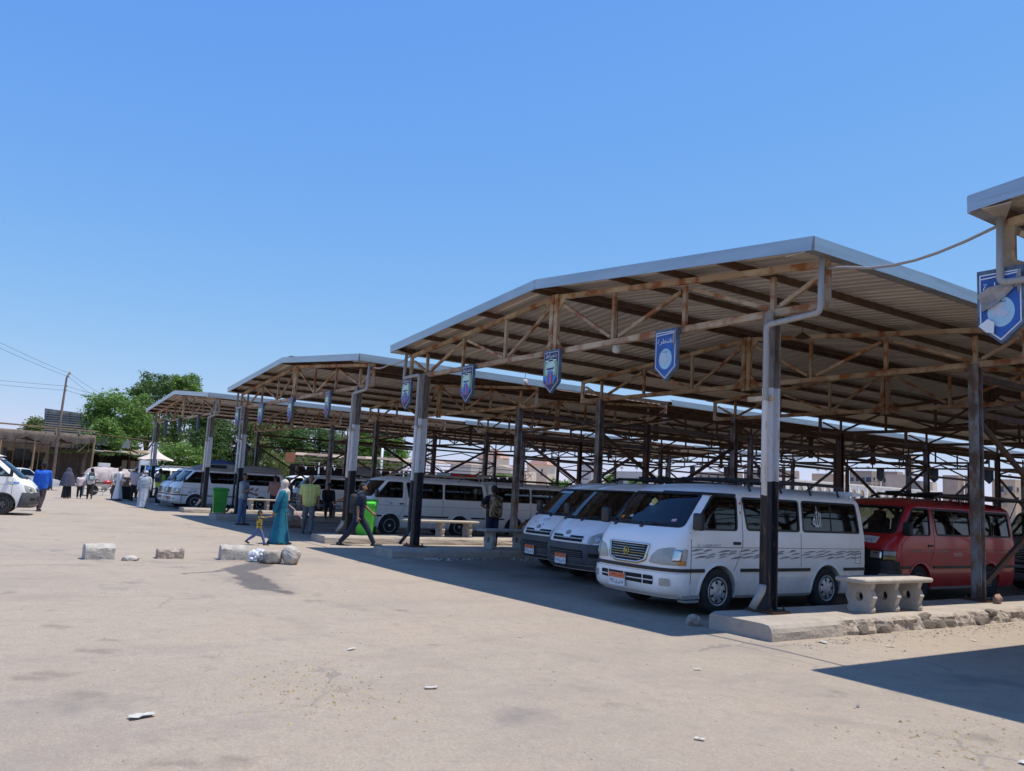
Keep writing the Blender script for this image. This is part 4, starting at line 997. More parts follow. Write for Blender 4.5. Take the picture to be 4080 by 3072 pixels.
        mb = MB(); mb.box((0, 2.4, .86), (1.45, 3.6, .02)); obj('floor', mb, interior, V)
    if plate:
        top, bot, px = plate
        a = s.S('f', px, .42, .085); P = obj('number_plate', MB().box((0, 0, 0), (.33, .012, .19)), plate_w, V, (px, a.y, .43))
        obj('plate_band', MB().box((0, -.008, .058), (.33, .006, .075)), plate_o, P); flat_text(bot, 0, -.038, .072, -.0105, ink, P, w=.28)
        flat_text(top, 0, .06, .038, -.0125, ink, P, w=.22)
    return V, s

MISR = '\u0665\u0667\u0662\u0661   \uFEAE\uFEBC\uFEE3'
LET = ' \uFED5 \uFEB9 \uFEC1'
V1, s1 = make_van('classic', 'white minibus nearest the camera with grey swoosh stripes and a gilt edged grille', (-1.90, -.95, 0), 0, paint_white, plate=(MISR, '\u0663\u0669\u0665\u0666'+LET, -.12), rack=(1.7, 4.3))
V1.scale = (1.065, 1, 1)
surf_text(s1, 's', 'EL KASRAWY', .86, 1.015, .045, .003, decal_g, V1, w=.50, name='side_lettering')
def swoosh(s, V, us, m, z0=.80, z1=.94):
    random.seed(5); mb = MB()
    for u in us:
        for k in range(3):
            z = z0+(z1-z0)*(k+.5)/3+random.uniform(-.01, .01); L = random.uniform(.18, .34); h = random.uniform(.022, .034); uu = u+random.uniform(-.05, .05); top = []; bot = []
            for q in range(7):
                t = q/6; hh = h*math.sin(PI*min(1, t*1.0+.02))**.7; a = .03*math.sin(t*PI*.5)
                top.append(tuple(s.S('s', s.yx(uu+L*t), z+a+hh*.6, .003))); bot.append(tuple(s.S('s', s.yx(uu+L*t), z+a-hh*.4, .003)))
            mb.loft([[a_, b_] for a_, b_ in zip(top, bot)], close=False, cap=False)
    return obj('swoosh_stripe', mb, m, V)
swoosh(s1, V1, (.50, .76, 1.02, 1.28), decal_g); swoosh(s1, V1, (1.55, 1.82, 2.1, 2.4, 2.75, 3.05, 3.35, 3.65, 3.95, 4.2, 4.4), decal_g)
surf_text(s1, 's', '\uFDF2', 3.46, 1.51, .34, .006, decal_w, V1, w=.22, name='window_calligraphy')
mb = patch(s1, 's', quad(4.5, 4.66, .74, .95, .02), .003, rings=2); obj('fuel_flap', ring_patch(s1, 's', quad(4.5, 4.66, .74, .95, .02), .005, .003), seam_m, V1)
for z, m_ in ((1.66, red_m), (1.60, decal_w), (1.52, amber)): obj('sticker', patch(s1, 's', rpoly([(1.54, z-.02), (1.58, z-.02), (1.575, z+.02), (1.545, z+.02)], .01), .004, rings=1), m_, V1)
mb = MB(); band(s1, 's', .62, 1.46, 1.76, 1.80, .03, 8, mb); obj('rain_visor', mb, trim, V1)
obj('step', MB().box((.76, .50, .27), (.18, .34, .05)), mud, V1); obj('step', MB().box((.77, .52, .21), (.14, .28, .035)), mud, V1)
for x, z, m_ in ((-.30, 1.38, paper_m), (.55, 1.36, pink_m), (-.05, 1.58, bwhite), (-.5, 1.36, amber)):
    obj('windscreen_sticker', patch(s1, 'f', rpoly([(x-.04, z-.018), (x+.04, z-.022), (x+.035, z+.02), (x-.04, z+.016)], .01), -.004, rings=2), m_, V1)
mb = MB(); mb.lathe([(.001, -.1), (.06, -.07), (.08, 0), (.05, .08), (.001, .1)], 12, (-.02, .62, 1.50)); mb.lathe([(.001, .05), (.05, .08), (.055, .13), (.001, .18)], 12, (-.02, .62, 1.50)); obj('hanging_toy', mb, mat('beige_plush', (.50, .42, .16), rough=.9), V1, smooth=True)
mb = MB(); mb.tube([(.001, s1.yx(4.62), 1.93), (.0, s1.yx(4.80), 1.92)], .01, 4); mb2 = MB(); mb2.loft([[(x, y, z) for x, y, z in ((sx*.74, 4.55, 1.88), (sx*.74, 4.8, 1.90), (sx*.74, 4.84, 1.94), (sx*.74, 4.6, 1.965))] for sx in (-1, 1)]); obj('rear_spoiler', mb2, paint_bluish, V1, smooth=True, angle=40, fix=True)

V2, s2 = make_van('modern', 'white snub nosed minibus with a plain hood, in the middle of the three white ones', (-5.18, .45, 0), 0, paint_bluish, bumper=bumper_black, wheel='steel', plate=(MISR, '\u0663\u0668\u0667\u0661'+LET, -.05), rack=(1.7, 4.2), lod=1)
mb = MB()
for k in range(7): mb.tube([(random.uniform(-.6, -.2), 2.0+random.random()*2, 2.08+random.random()*.05), (random.uniform(.2, .6), 2.0+random.random()*2, 2.08+random.random()*.06)], .02, 6)
obj('roof_load_straps', mb, trim, V2)
V3, s3 = make_van('modern', 'white snub nosed minibus with blue numerals on its hood, farthest left of the three', (-7.12, 1.15, 0), 0, paint_white, bumper=bumper_black, wheel='steel', plate=(MISR, '\u0664\u0661\u0669\u0662'+LET, -.12), rack=False, lod=1)
surf_text(s3, 'f', '\u0664\u0663\u0663', .10, 1.09, .055, .004, blue_ink, V3, w=.2, name='hood_numerals')
for x, z in ((-.22, 1.02), (.10, .985)): obj('sticker', patch(s3, 'f', [(x+.02*math.cos(a), z+.014*math.sin(a)) for a in np.linspace(0, 2*PI, 9)[:-1]], .004, rings=1), blue_ink, V3)
obj('sun_strip', patch(s3, 'f', rpoly([(-.50, 1.68), (.0, 1.68), (.0, 1.73), (-.50, 1.73)], .01), -.003, rings=2), sky_m, V3)
for V, x in ((V2, -.05), (V3, -.12)): pass
RV, sr = make_van('classic', 'dark red minibus with faded side stripes and a dark board overhanging its roof', (-2.0, 4.75, 0), 0, paint_red, bumper=trim, wheel='steel', grille='plain', headlamp='square', rackm=trim, glass=glass_mid, lod=0)
surf_text(sr, 's', 'TOYOTA', 2.45, .89, .07, .004, decal_w, RV, w=.34, name='side_lettering')
red_stripe_m = mat('faded_stripe', (.24, .09, .09), (.30, .20, .19), scale=5, rough=.5, stretch=(1, 2, 6))
for u0, u1 in ((.75, 1.25), (1.35, 1.62), (1.72, 2.2), (3.2, 3.7), (4.0, 4.5)):
    obj('side_stripe', patch(sr, 's', [(u0, .93), (u0+.08, .965), (u1, .97), (u1-.12, .93)], .003, rings=1), red_stripe_m, RV)
P = obj('hood_sticker', patch(sr, 'f', rpoly([(.14, 1.085), (.52, 1.07), (.55, 1.19), (.17, 1.205)], .02), .004, rings=3), plate_w, RV)
surf_text(sr, 'f', '\u0661\u0666\u0662\u0667', .34, 1.12, .06, .008, blue_ink, RV, w=.28, name='hood_numerals')
surf_text(sr, 's', '\uFEAA\uFEF4\uFECC\uFEB3', .72, .56, .035, .004, decal_w, RV, name='side_lettering')
mb = MB(); mb.loft([[(sx*.80, 3.3, 2.10), (sx*.80, 6.1, 2.07), (sx*.80, 6.1, 2.02), (sx*.80, 3.3, 2.05)] for sx in (-1, 1)]); me = bevel_mesh(mb.mesh('roof_board', trim), .015, 1); link('roof_board', me, RV)
mb = MB(); mb.tube([(.66, 4.84, 1.5), (.66, 5.3, 2.02)], .012, 6); mb.tube([(-.66, 4.84, 1.5), (-.66, 5.3, 2.02)], .012, 6); obj('strut', mb, trim, RV)
for k, (x, y) in enumerate(((-.35, 1.9), (.1, 2.3), (.4, 3.1))): mb = MB(); mb.tube([(x, y, 2.07), (x+.3, y+.4, 2.10), (x-.1, y+.9, 2.07)], .025, 6); obj('roof_rope', mb, trim, RV)
V4, s4 = make_van('classic', 'long white minibus with a dark bumper behind the walking man with the backpack', (-17.9, 1.46, 0), 0, paint_white, bumper=bumper_black, wheel='spoke', grille='plain', lod=0, rack=(1.7, 4.6), rackm=bench_m, plate=(MISR, '\u0661\u0668\u0662'+LET, .1), glass=glass_mid)
obj('door_sticker', patch(s4, 's', quad(1.02, 1.12, 1.02, 1.10, .01), .004, rings=1), sky_m, V4); surf_text(s4, 's', '\u0661\u0660', .92, 1.02, .06, .004, blue_ink, V4, name='door_numerals'); surf_text(s4, 's', '\uFEAE\uFEBC\uFEE3', .92, 1.11, .03, .004, blue_ink, V4, name='door_lettering')
for k, (y, m_) in enumerate(((3.3, red_m), (3.9, red_m), (4.5, bench_m), (2.9, pale_m))): mb = MB(); mb.tube([(.5, y, 2.09), (.62, y+.45, 2.10)], .05, 8); obj('roof_bundle', mb, m_, V4)
V5, s5 = make_van('classic', 'white minibus parked behind the long white one, past the man with the camouflage backpack', (-17.95, 11.2, 0), PI, paint_white, wheel='steel', grille='plain', lod=1, rack=(.9, 4.6), rackm=trim, glass=glass_mid)
VA, sa = make_van('classic', 'white minibus with a grey raised roof beside the far concrete island', (-34.15, -.78, 0), 0, paint_white, ext=.48, wheel='spoke', highroof=True, lod=1, plate=(MISR, '\u0664\u0664\u0663'+LET, -.12))
surf_text(sa, 's', '\u0664\u0664\u0663\u0661', .95, .79, .13, .005, ink, VA, w=.36, name='door_numerals'); surf_text(sa, 's', '\uFEDD\uFEEE\uFEBB\uFEEE\uFEE3', .98, .93, .08, .005, ink, VA, w=.36, name='door_lettering')
mb = MB(); mb.loft([[(.45*math.cos(a)*q, 2.35+.9*math.sin(a)*q, 2.2+.22*(1-q*q)) for a in np.linspace(0, 2*PI, 17)[:-1]] for q in (1, .8, .5, .1)]); obj('roof_bundle', mb, navy_m if False else mat('blue_tarpaulin', (.05, .09, .22), (.08, .13, .28), scale=6, rough=.7), VA, smooth=True)
VB, sb = make_van('classic', 'white minibus mostly hidden behind the high roofed one', (-36.3, -.75, 0), 0, paint_bluish, wheel='steel', lod=1, rack=False, grille='chrome')
V6, s6 = make_van('classic', 'dusty white minibus behind the man in the yellow shirt', (-34.15, 5.3, 0), 0, paint_white, wheel='steel', lod=1, rack=(1.5, 4.2), glass=glass_dark)
V7, s7 = make_van('classic', 'white minibus with a sunlit roof beyond the farthest shelter', (-47.5, 8.9, 0), R(4), paint_white, wheel='steel', lod=1, rack=False, glass=glass_mid)
V8, s8 = make_van('classic', 'white minibus with a roof rail behind the man in the green shirt', (-46.6, .2, 0), R(2), paint_white, wheel='steel', lod=1, rack=(1.2, 4.2), rackm=roof_dusty, glass=glass_mid)
V9, s9 = make_van('classic', 'silver minibus parked behind the red one at the right edge', (-1.6, 11.1, 0), R(-4), paint_silver, wheel='steel', lod=1, rack=(1.5, 4.2), glass=glass_mid)
V10, s10 = make_van('classic', 'white minibus farther down the bay, seen through the second shelter', (-21.5, 8.5, 0), 0, paint_bluish, wheel='steel', lod=2, rack=False)
VL, sl = make_van('modern', 'white minibus driving in at the left edge with a dark grey bumper', (-24.55, -6.85, 0), R(172), paint_white, bumper=bumper_black, wheel='steel', glass=glass_clear, lod=0, rack=False, ext=.2)
obj('door_sticker', patch(sl, 'n', quad(.58, .74, 1.02, 1.08, .005), .004, rings=1), azure_m, VL); obj('door_sticker', patch(sl, 'n', quad(.75, .92, 1.02, 1.08, .005), .004, rings=1), plate_w, VL)
surf_text(sl, 'n', '\u0663\u0669\u0664', .835, 1.05, .04, .008, ink, VL, w=.13, name='door_numerals', flip=True)
mb = MB(); rings = []
for y, h, w_ in ((1.15, .02, .66), (1.5, .10, .68), (2.2, .15, .70), (4.4, .15, .70), (4.7, .03, .72)):
    rings.append([(fx_*w_, y, 1.88+h*fz) for fx_, fz in ((-1, 0), (-.9, .7), (-.5, 1.), (.5, 1.), (.9, .7), (1, 0))])
mb.loft(rings); obj('raised_roof', mb, paint_white, VL, smooth=True, angle=40)

# ------------------------------------------------------------------ benches, bins, stones
def bench(x, y, z, n, L, m, label, rz=0.):
    B = thing('bench', label, 'bench', (x, y, z), rz, 'cast concrete benches on the islands')
    mb = MB(); mb.box((0, L/2, .455), (.50, L, .07)); me = bevel_mesh(mb.mesh('seat', m), .03, 3)
    for p in me.polygons: p.use_smooth = True
    me.set_sharp_from_angle(angle=R(50)); link('seat', me, B)
    half = [(.0, .17), (.02, .19), (.05, .20), (.10, .175), (.17, .20), (.22, .225), (.27, .20), (.33, .17), (.38, .19), (.42, .20)]
    out = [(w, h) for h, w in [(a, b) for a, b in half]]
    hole = [(.062*math.cos(2*PI*k/20), .22+.068*math.sin(2*PI*k/20)) for k in range(20)]
    bm_ = bmesh.new(); pts = [(w, h) for h, w in half]; full = pts+[(-w, h) for w, h in reversed(pts)]
    def ring(ps, yy): return [bm_.verts.new((a, yy, b)) for a, b in ps]
    for yy in (-.05, .05):
        ro = ring(full, yy); rh = ring(hole, yy)
        es = [bm_.edges.new((ro[i], ro[(i+1) % len(ro)])) for i in range(len(ro))]+[bm_.edges.new((rh[i], rh[(i+1) % len(rh)])) for i in range(len(rh))]
        bmesh.ops.triangle_fill(bm_, edges=es, use_beauty=True)
        if yy < 0: a0, h0 = ro, rh
        else:
            for A, Bq in ((a0, ro), (h0, rh)):
                for i in range(len(A)): bm_.faces.new((A[i], A[(i+1) % len(A)], Bq[(i+1) % len(A)], Bq[i]))
    bmesh.ops.recalc_face_normals(bm_, faces=bm_.faces); me = bpy.data.meshes.new('leg'); bm_.to_mesh(me); bm_.free(); me.materials.append(m)
    for k in range(n): link('leg', me, B, (0, .28+(L-.56)*k/(n-1), 0))
    return B
bench(.36, 1.34, .2, 3, 1.78, bench_m, 'pale concrete bench on three pierced legs beside the nearest column')
bench(-14.15, 1.55, .2, 3, 2.45, bench_m, 'sunlit pale bench between the green bin and the camouflage backpack man')
bench(-10.05, 1.62, .2, 3, 2.3, bench_grey, 'grey shaded bench with the man with the camouflage backpack behind it')
bench(-29.95, 1.65, .2, 3, 2.0, bench_m, 'pale bench in the sun beyond the man in the grey shirt')
bench(-24.95, 1.75, .2, 3, 2.3, bench_grey, 'dim grey bench where dark clothed men sit behind the yellow shirt')
green_bin = mat('green_bin_plastic', (.035, .30, .03), (.03, .24, .03), scale=5, rough=.45); green_bright = mat('bright_green_bin_plastic', (.10, .62, .06), rough=.45)
def bin_(loc, rz, m, label, tilt=0.):
    B = thing('wheelie_bin', label, 'bin', loc, rz, 'green wheeled bins'); B.rotation_euler = (tilt, 0, rz)
    mb = MB(); mb.loft([[(sx*w, sy*d+.02*(z/.9), z) for sx, sy in ((-1, -1), (1, -1), (1, 1), (-1, 1))] for z, w, d in ((.03, .21, .20), (.5, .245, .25), (.88, .275, .29))]); me = bevel_mesh(mb.mesh('bin_body', m), .02, 2); link('bin_body', me, B)
    mb = MB(); mb.box((0, .02, .90), (.60, .64, .05)); me = bevel_mesh(mb.mesh('rim', m), .01, 2); link('rim', me, B)
    mb = MB(); mb.loft([[(sx*w, .02+sy*d, z) for sx, sy in ((-1, -1), (1, -1), (1, 1), (-1, 1))] for z, w, d in ((.93, .30, .33), (.96, .29, .32), (.985, .2, .22))]); l = obj('lid', mb, m, B)
    obj('hinge_bar', MB().tube([(-.22, .37, .93), (.22, .37, .93)], .018, 8), m, l)
    for sx in (-1, 1):
        w = obj('wheel', MB().lathe([(.07, -.025), (.10, -.022), (.10, .022), (.07, .025)], 18, (sx*.25, .24, .10), 'x'), rubber, B, smooth=True, angle=40)
        obj('hub', MB().lathe([(.045, -.028), (.045, .028)], 10, (sx*.25, .24, .10), 'x'), m, w)
    for z in (.35, .6): obj('rib', MB().box((0, -.242-.02*z, z), (.36, .012, .02)), m, B)
bin_((-25.25, -.72, .2), R(80), green_bin, 'mid green wheeled bin with lid standing in front of the second shelter column')
bin_((-14.45, .50, .2), R(55), green_bright, 'bright green bin leaning behind the legs of the walking man', R(9))
def rock(seed, s_, sub=4, amp=.35, f=1.6, box_=None):
    bm_ = bmesh.new(); bmesh.ops.create_icosphere(bm_, subdivisions=sub, radius=1)
    for v in bm_.verts:
        p = v.co.copy(); r_ = 1+amp*mnoise.noise(p*f+Vector((seed, 0, 0)))+.10*mnoise.noise(p*4.5+Vector((seed, 2, 0)))+.04*mnoise.noise(p*12)
        v.co = p*r_
        if box_: v.co = Vector([max(-box_+.03*mnoise.noise(p*6+Vector((i*5, 0, seed))), min(box_+.03*mnoise.noise(p*6+Vector((0, i*5, seed))), c)) for i, c in enumerate(v.co)])
        v.co = Vector((v.co.x*s_[0], v.co.y*s_[1], v.co.z*s_[2]))
    me = bpy.data.meshes.new('rock'); bm_.to_mesh(me); bm_.free()
    me.polygons.foreach_set('use_smooth', [True]*len(me.polygons)); me.set_sharp_from_angle(angle=R(40)); return me
def place_mesh(name, me, m, loc, rot, label, cat, group=None):
    me.name = name; me.materials.clear(); me.materials.append(m); o = link(name, me, None, loc); o.rotation_euler = rot; return tag(o, label, cat, group)
def block(loc, L, w, h, rz, label, seed, m, rough_=.012, hexa=True):
    # kerb block: chamfered prism along its length with worn faces
    mb = MB(); rings = []; c = min(.07, h*.25); n = 26
    sec = [(-w/2, 0), (-w/2, h-c), (-w/2+c, h), (w/2-c, h), (w/2, h-c), (w/2, 0)]
    sec = dens(sec, .045)
    for i in range(n+1):
        y = -L/2+L*i/n; r_ = []
        for a, b in sec:
            q = mnoise.noise(Vector((a*9+seed, y*9, b*9)))+.6*mnoise.noise(Vector((a*28+seed, y*28, b*28))); k = rough_*(1 if b > .01 else .2)
            e = .02 if i in (0, n) else 0
            r_.append((a*(1-e*1.5)+q*k, y, max(0, b*(1-e))+q*k*(b > .01)))
        rings.append(r_)
    mb.loft(rings); o = obj('concrete_block', mb, m, None, loc, smooth=True, angle=45, rz=rz, fix=True)
    return tag(o, label, 'block', 'concrete blocks lying on the yard')
block((-9.5, -7.05, 0), .50, .34, .27, R(2), 'large pale kerb block, leftmost of the blocks on the ground', 3, stone_m)
block((-9.62, -5.77, 0), .48, .28, .18, R(-3), 'low dark crumbling block, second large one from the left', 9, conc_rough, .03)
block((-9.38, -4.62, 0), .52, .33, .28, R(-6), 'pale kerb block just left of the white rubbish bag', 14, stone_m)
place_mesh('small_stone', rock(4, (.12, .16, .06), 3, .3), stone_m, (-9.2, -6.55, .03), (0, 0, .2), 'small flat stone between the two left blocks', 'stone')
r1_ = place_mesh('boulder', rock(21, (.19, .18, .18), 4, .28), stone_m, (-8.42, -3.78, .17), (0, .2, .4), 'rounded rubble rock at the right end of the row of blocks', 'rock', 'rubble rocks beside the damp patch')
place_mesh('boulder', rock(33, (.20, .23, .15), 4, .2, 1.6, .8), conc, (-8.62, -4.08, .13), (0, 0, -.3), 'squarer grey rubble rock right beside the yellow bag', 'rock', 'rubble rocks beside the damp patch')
bag_m = mat('white_plastic_bag', (.74, .75, .77), (.60, .62, .66), scale=8, rough=.35, bump=1.0, bscale=12, dist=.06); bag_y = mat('yellow_plastic_bag', (.62, .60, .25), rough=.4, bump=.8, bscale=14)
place_mesh('rubbish_bag', rock(44, (.15, .19, .13), 4, .5, 3.2), bag_m, (-8.98, -4.25, .09), (0, 0, 0), 'crumpled white plastic rubbish bag between the blocks and rocks', 'rubbish')
place_mesh('rubbish_bag', rock(52, (.08, .13, .07), 3, .5, 3), bag_y, (-8.72, -4.02, .05), (0, 0, .3), 'small yellow plastic bag beside the rubble rock', 'rubbish')
place_mesh('loose_stone', rock(60, (.07, .09, .08), 3, .4), mat('reddish_stone', (.36, .22, .16), (.26, .18, .14), scale=6, rough=.9), (.34, BAY-.05, .27), (.2, 0, .3), 'small reddish stone at the foot of the blue grey column', 'stone')
place_mesh('loose_stone', rock(63, (.10, .12, .08), 3, .4), conc_rough, (-.42, -1.02, .05), (.2, 0, .3), 'grey stone beside the front corner of the nearest island', 'stone')
LT = [(1.45, -8.28, .16, 'folded white paper lying near the bottom left of the yard'), (1.44, -6.05, .10, 'white paper scrap below the wet trickle'), (-.25, -6.02, .09, 'small white scrap left of the middle of the yard'), (1.71, -3.2, .07, 'white scrap near the tip of the shelter shadow'), (3.42, -5.0, .07, 'white paper scrap low in the middle of the yard'),
      (1.12, -.35, .14, 'long white wrapper at the foot of the nearest island'), (1.6, .32, .10, 'crumpled white wrapper on the ground right of the island corner'), (1.73, 2.07, .09, 'white litter at the right beside the shadow'), (4.75, -3.25, .10, 'pale rag at the bottom right corner'), (3.3, -2.95, .05, 'dark bottle cap on the right of the yard'), (-.33, -3.92, .05, 'scrap in front of the shelter shadow')]
for i, (x, y, s_, lb) in enumerate(LT):
    s_ *= .48
    mb = MB(); n = 5; random.seed(100+i)
    for a in range(n):
        for b in range(n): mb.v.append(((a/(n-1)-.5)*s_*2.2+random.uniform(-.1, .1)*s_, (b/(n-1)-.5)*s_+random.uniform(-.1, .1)*s_, .012+random.random()*s_*.22))
    for a in range(n-1):
        for b in range(n-1): q = a*n+b; mb.f.append((q, q+1, q+n+1, q+n))
    o = obj('litter', mb, board_m if 'dark' in lb else paper_m, None, (x, y, 0), rz=random.uniform(0, 3)); tag(o, lb, 'litter', 'litter on the ground')
# gravel, crumbs and scraps nobody could count
def scatter(name, n, pos, size, m, label, seed):
    rg = np.random.default_rng(seed); P = pos(rg, n); V = []; F = []
    base = np.array([(1, 0, 0), (-.5, .87, 0), (-.5, -.87, 0), (.1, .05, .8)])
    for i in range(n):
        s_ = size[0]+(size[1]-size[0])*rg.random()**3; a = rg.random()*6.3; c, s2 = math.cos(a), math.sin(a); o = len(V)
        q = base*np.array([s_*(.7+.9*rg.random()), s_, s_*(.5+.5*rg.random())])
        for v in q: V.append((P[i][0]+v[0]*c-v[1]*s2, P[i][1]+v[0]*s2+v[1]*c, P[i][2]+v[2]))
        F += [(o, o+1, o+3), (o+1, o+2, o+3), (o+2, o, o+3)]
    me = bpy.data.meshes.new(name); me.from_pydata(V, [], F); me.materials.append(m); return tag(link(name, me), label, kind='stuff')
def near(rg, n):
    r_ = rg.random(n)**.7*16+1.5; a = rg.random(n)*2.6+R(75); return [(7.6+r_[i]*math.cos(a[i]+.1), -9.56+r_[i]*math.sin(a[i]+.1), .0) for i in range(n)]
pebble_m = mat('pebbles', (.36, .31, .26), (.22, .19, .16), scale=3, rough=.9)
scatter('gravel', 5200, near, (.003, .016), pebble_m, 'fine grit and crumbs scattered over the yard', 3)
def kerbside(rg, n): return [(.95+abs(rg.normal())*.28, rg.random()*7-.9, 0.) for _ in range(n)]
scatter('rubble_crumbs', 900, kerbside, (.006, .032), conc_rough, 'crumbs of broken concrete along the foot of the nearest island', 4)
def clump(cx, cy, rx, ry): return lambda rg, n: [(cx+rg.normal()*rx, cy+rg.normal()*ry, 0.) for _ in range(n)]
straw_m = mat('straw_and_leaves', (.42, .34, .18), (.28, .20, .12), scale=20, rough=.9)
scatter('dry_leaf_litter', 420, clump(1.15, -6.9, .55, .35), (.006, .022), straw_m, 'dry straw and leaf crumbs in the middle of the yard', 5)
scatter('dry_leaf_litter', 260, clump(4.3, -3.1, .35, .5), (.006, .026), straw_m, 'dry crumbs at the bottom right of the yard', 6)
def kerb2(rg, n): return [(-9.55+abs(rg.normal())*.25, rg.random()*5-1.0, 0.) for _ in range(n)]
scatter('rubbish_scraps', 160, kerb2, (.01, .06), paper_m, 'white scraps of rubbish along the shaded island', 7)

# ------------------------------------------------------------------ people
skin_b = mat('brown_skin', (.22, .115, .065), rough=.55); skin_l = mat('light_brown_skin', (.36, .20, .125), rough=.55); skin_d = mat('dark_skin', (.11, .06, .04), rough=.55)
hair_m = mat('black_hair', (.012, .010, .009), rough=.7); eye_m = mat('dark_eye', (.01, .01, .01), rough=.3); shoe_m = mat('dark_shoe', (.03, .025, .022), rough=.6)
CL = {}
def cloth(name, c, c2=None, scale=18, **k):
    if name not in CL: CL[name] = mat(name, c, c2 or tuple(q*.8 for q in c), scale=scale, rough=.9, bump=.45, bscale=7, dist=.05, **k)
    return CL[name]
def capsule(mb, a, b, ra, rb, n=12):
    a = Vector(a); b = Vector(b); d = b-a; L = d.length
    if L < 1e-5: d = Vector((0, 0, 1)); b = a+d*.001; L = .001
    d = d.normalized(); u = Vector((0, 1, 0)) if abs(d.y) < .9 else Vector((1, 0, 0)); x = d.cross(u).normalized(); y = d.cross(x); rings = []
    for k in range(4): t = PI/2*(k+.35)/4; rings.append((a-d*ra*math.cos(t), ra*math.sin(t)))
    rings += [(a, ra), (b, rb)]
    for k in range(3, -1, -1): t = PI/2*(k+.35)/4; rings.append((b+d*rb*math.cos(t), rb*math.sin(t)))
    mb.loft([[tuple(c+r_*(math.cos(2*PI*i/n)*x+math.sin(2*PI*i/n)*y)) for i in range(n)] for c, r_ in rings])
def skinmesh(name, caps, m, vox):
    mb = MB()
    for c in caps: capsule(mb, *c)
    me = mb.mesh('tmp'); recalc(me); o = link('tmp', me); q = o.modifiers.new('r', 'REMESH'); q.mode = 'VOXEL'; q.voxel_size = vox
    s_ = o.modifiers.new('s', 'SMOOTH'); s_.factor = .5; s_.iterations = 3
    dg = bpy.context.evaluated_depsgraph_get(); dg.update(); out = bpy.data.meshes.new_from_object(o.evaluated_get(dg)); out.name = name
    bpy.data.objects.remove(o); bpy.data.meshes.remove(me); out.materials.clear(); out.materials.append(m); out.polygons.foreach_set('use_smooth', [True]*len(out.polygons)); return out
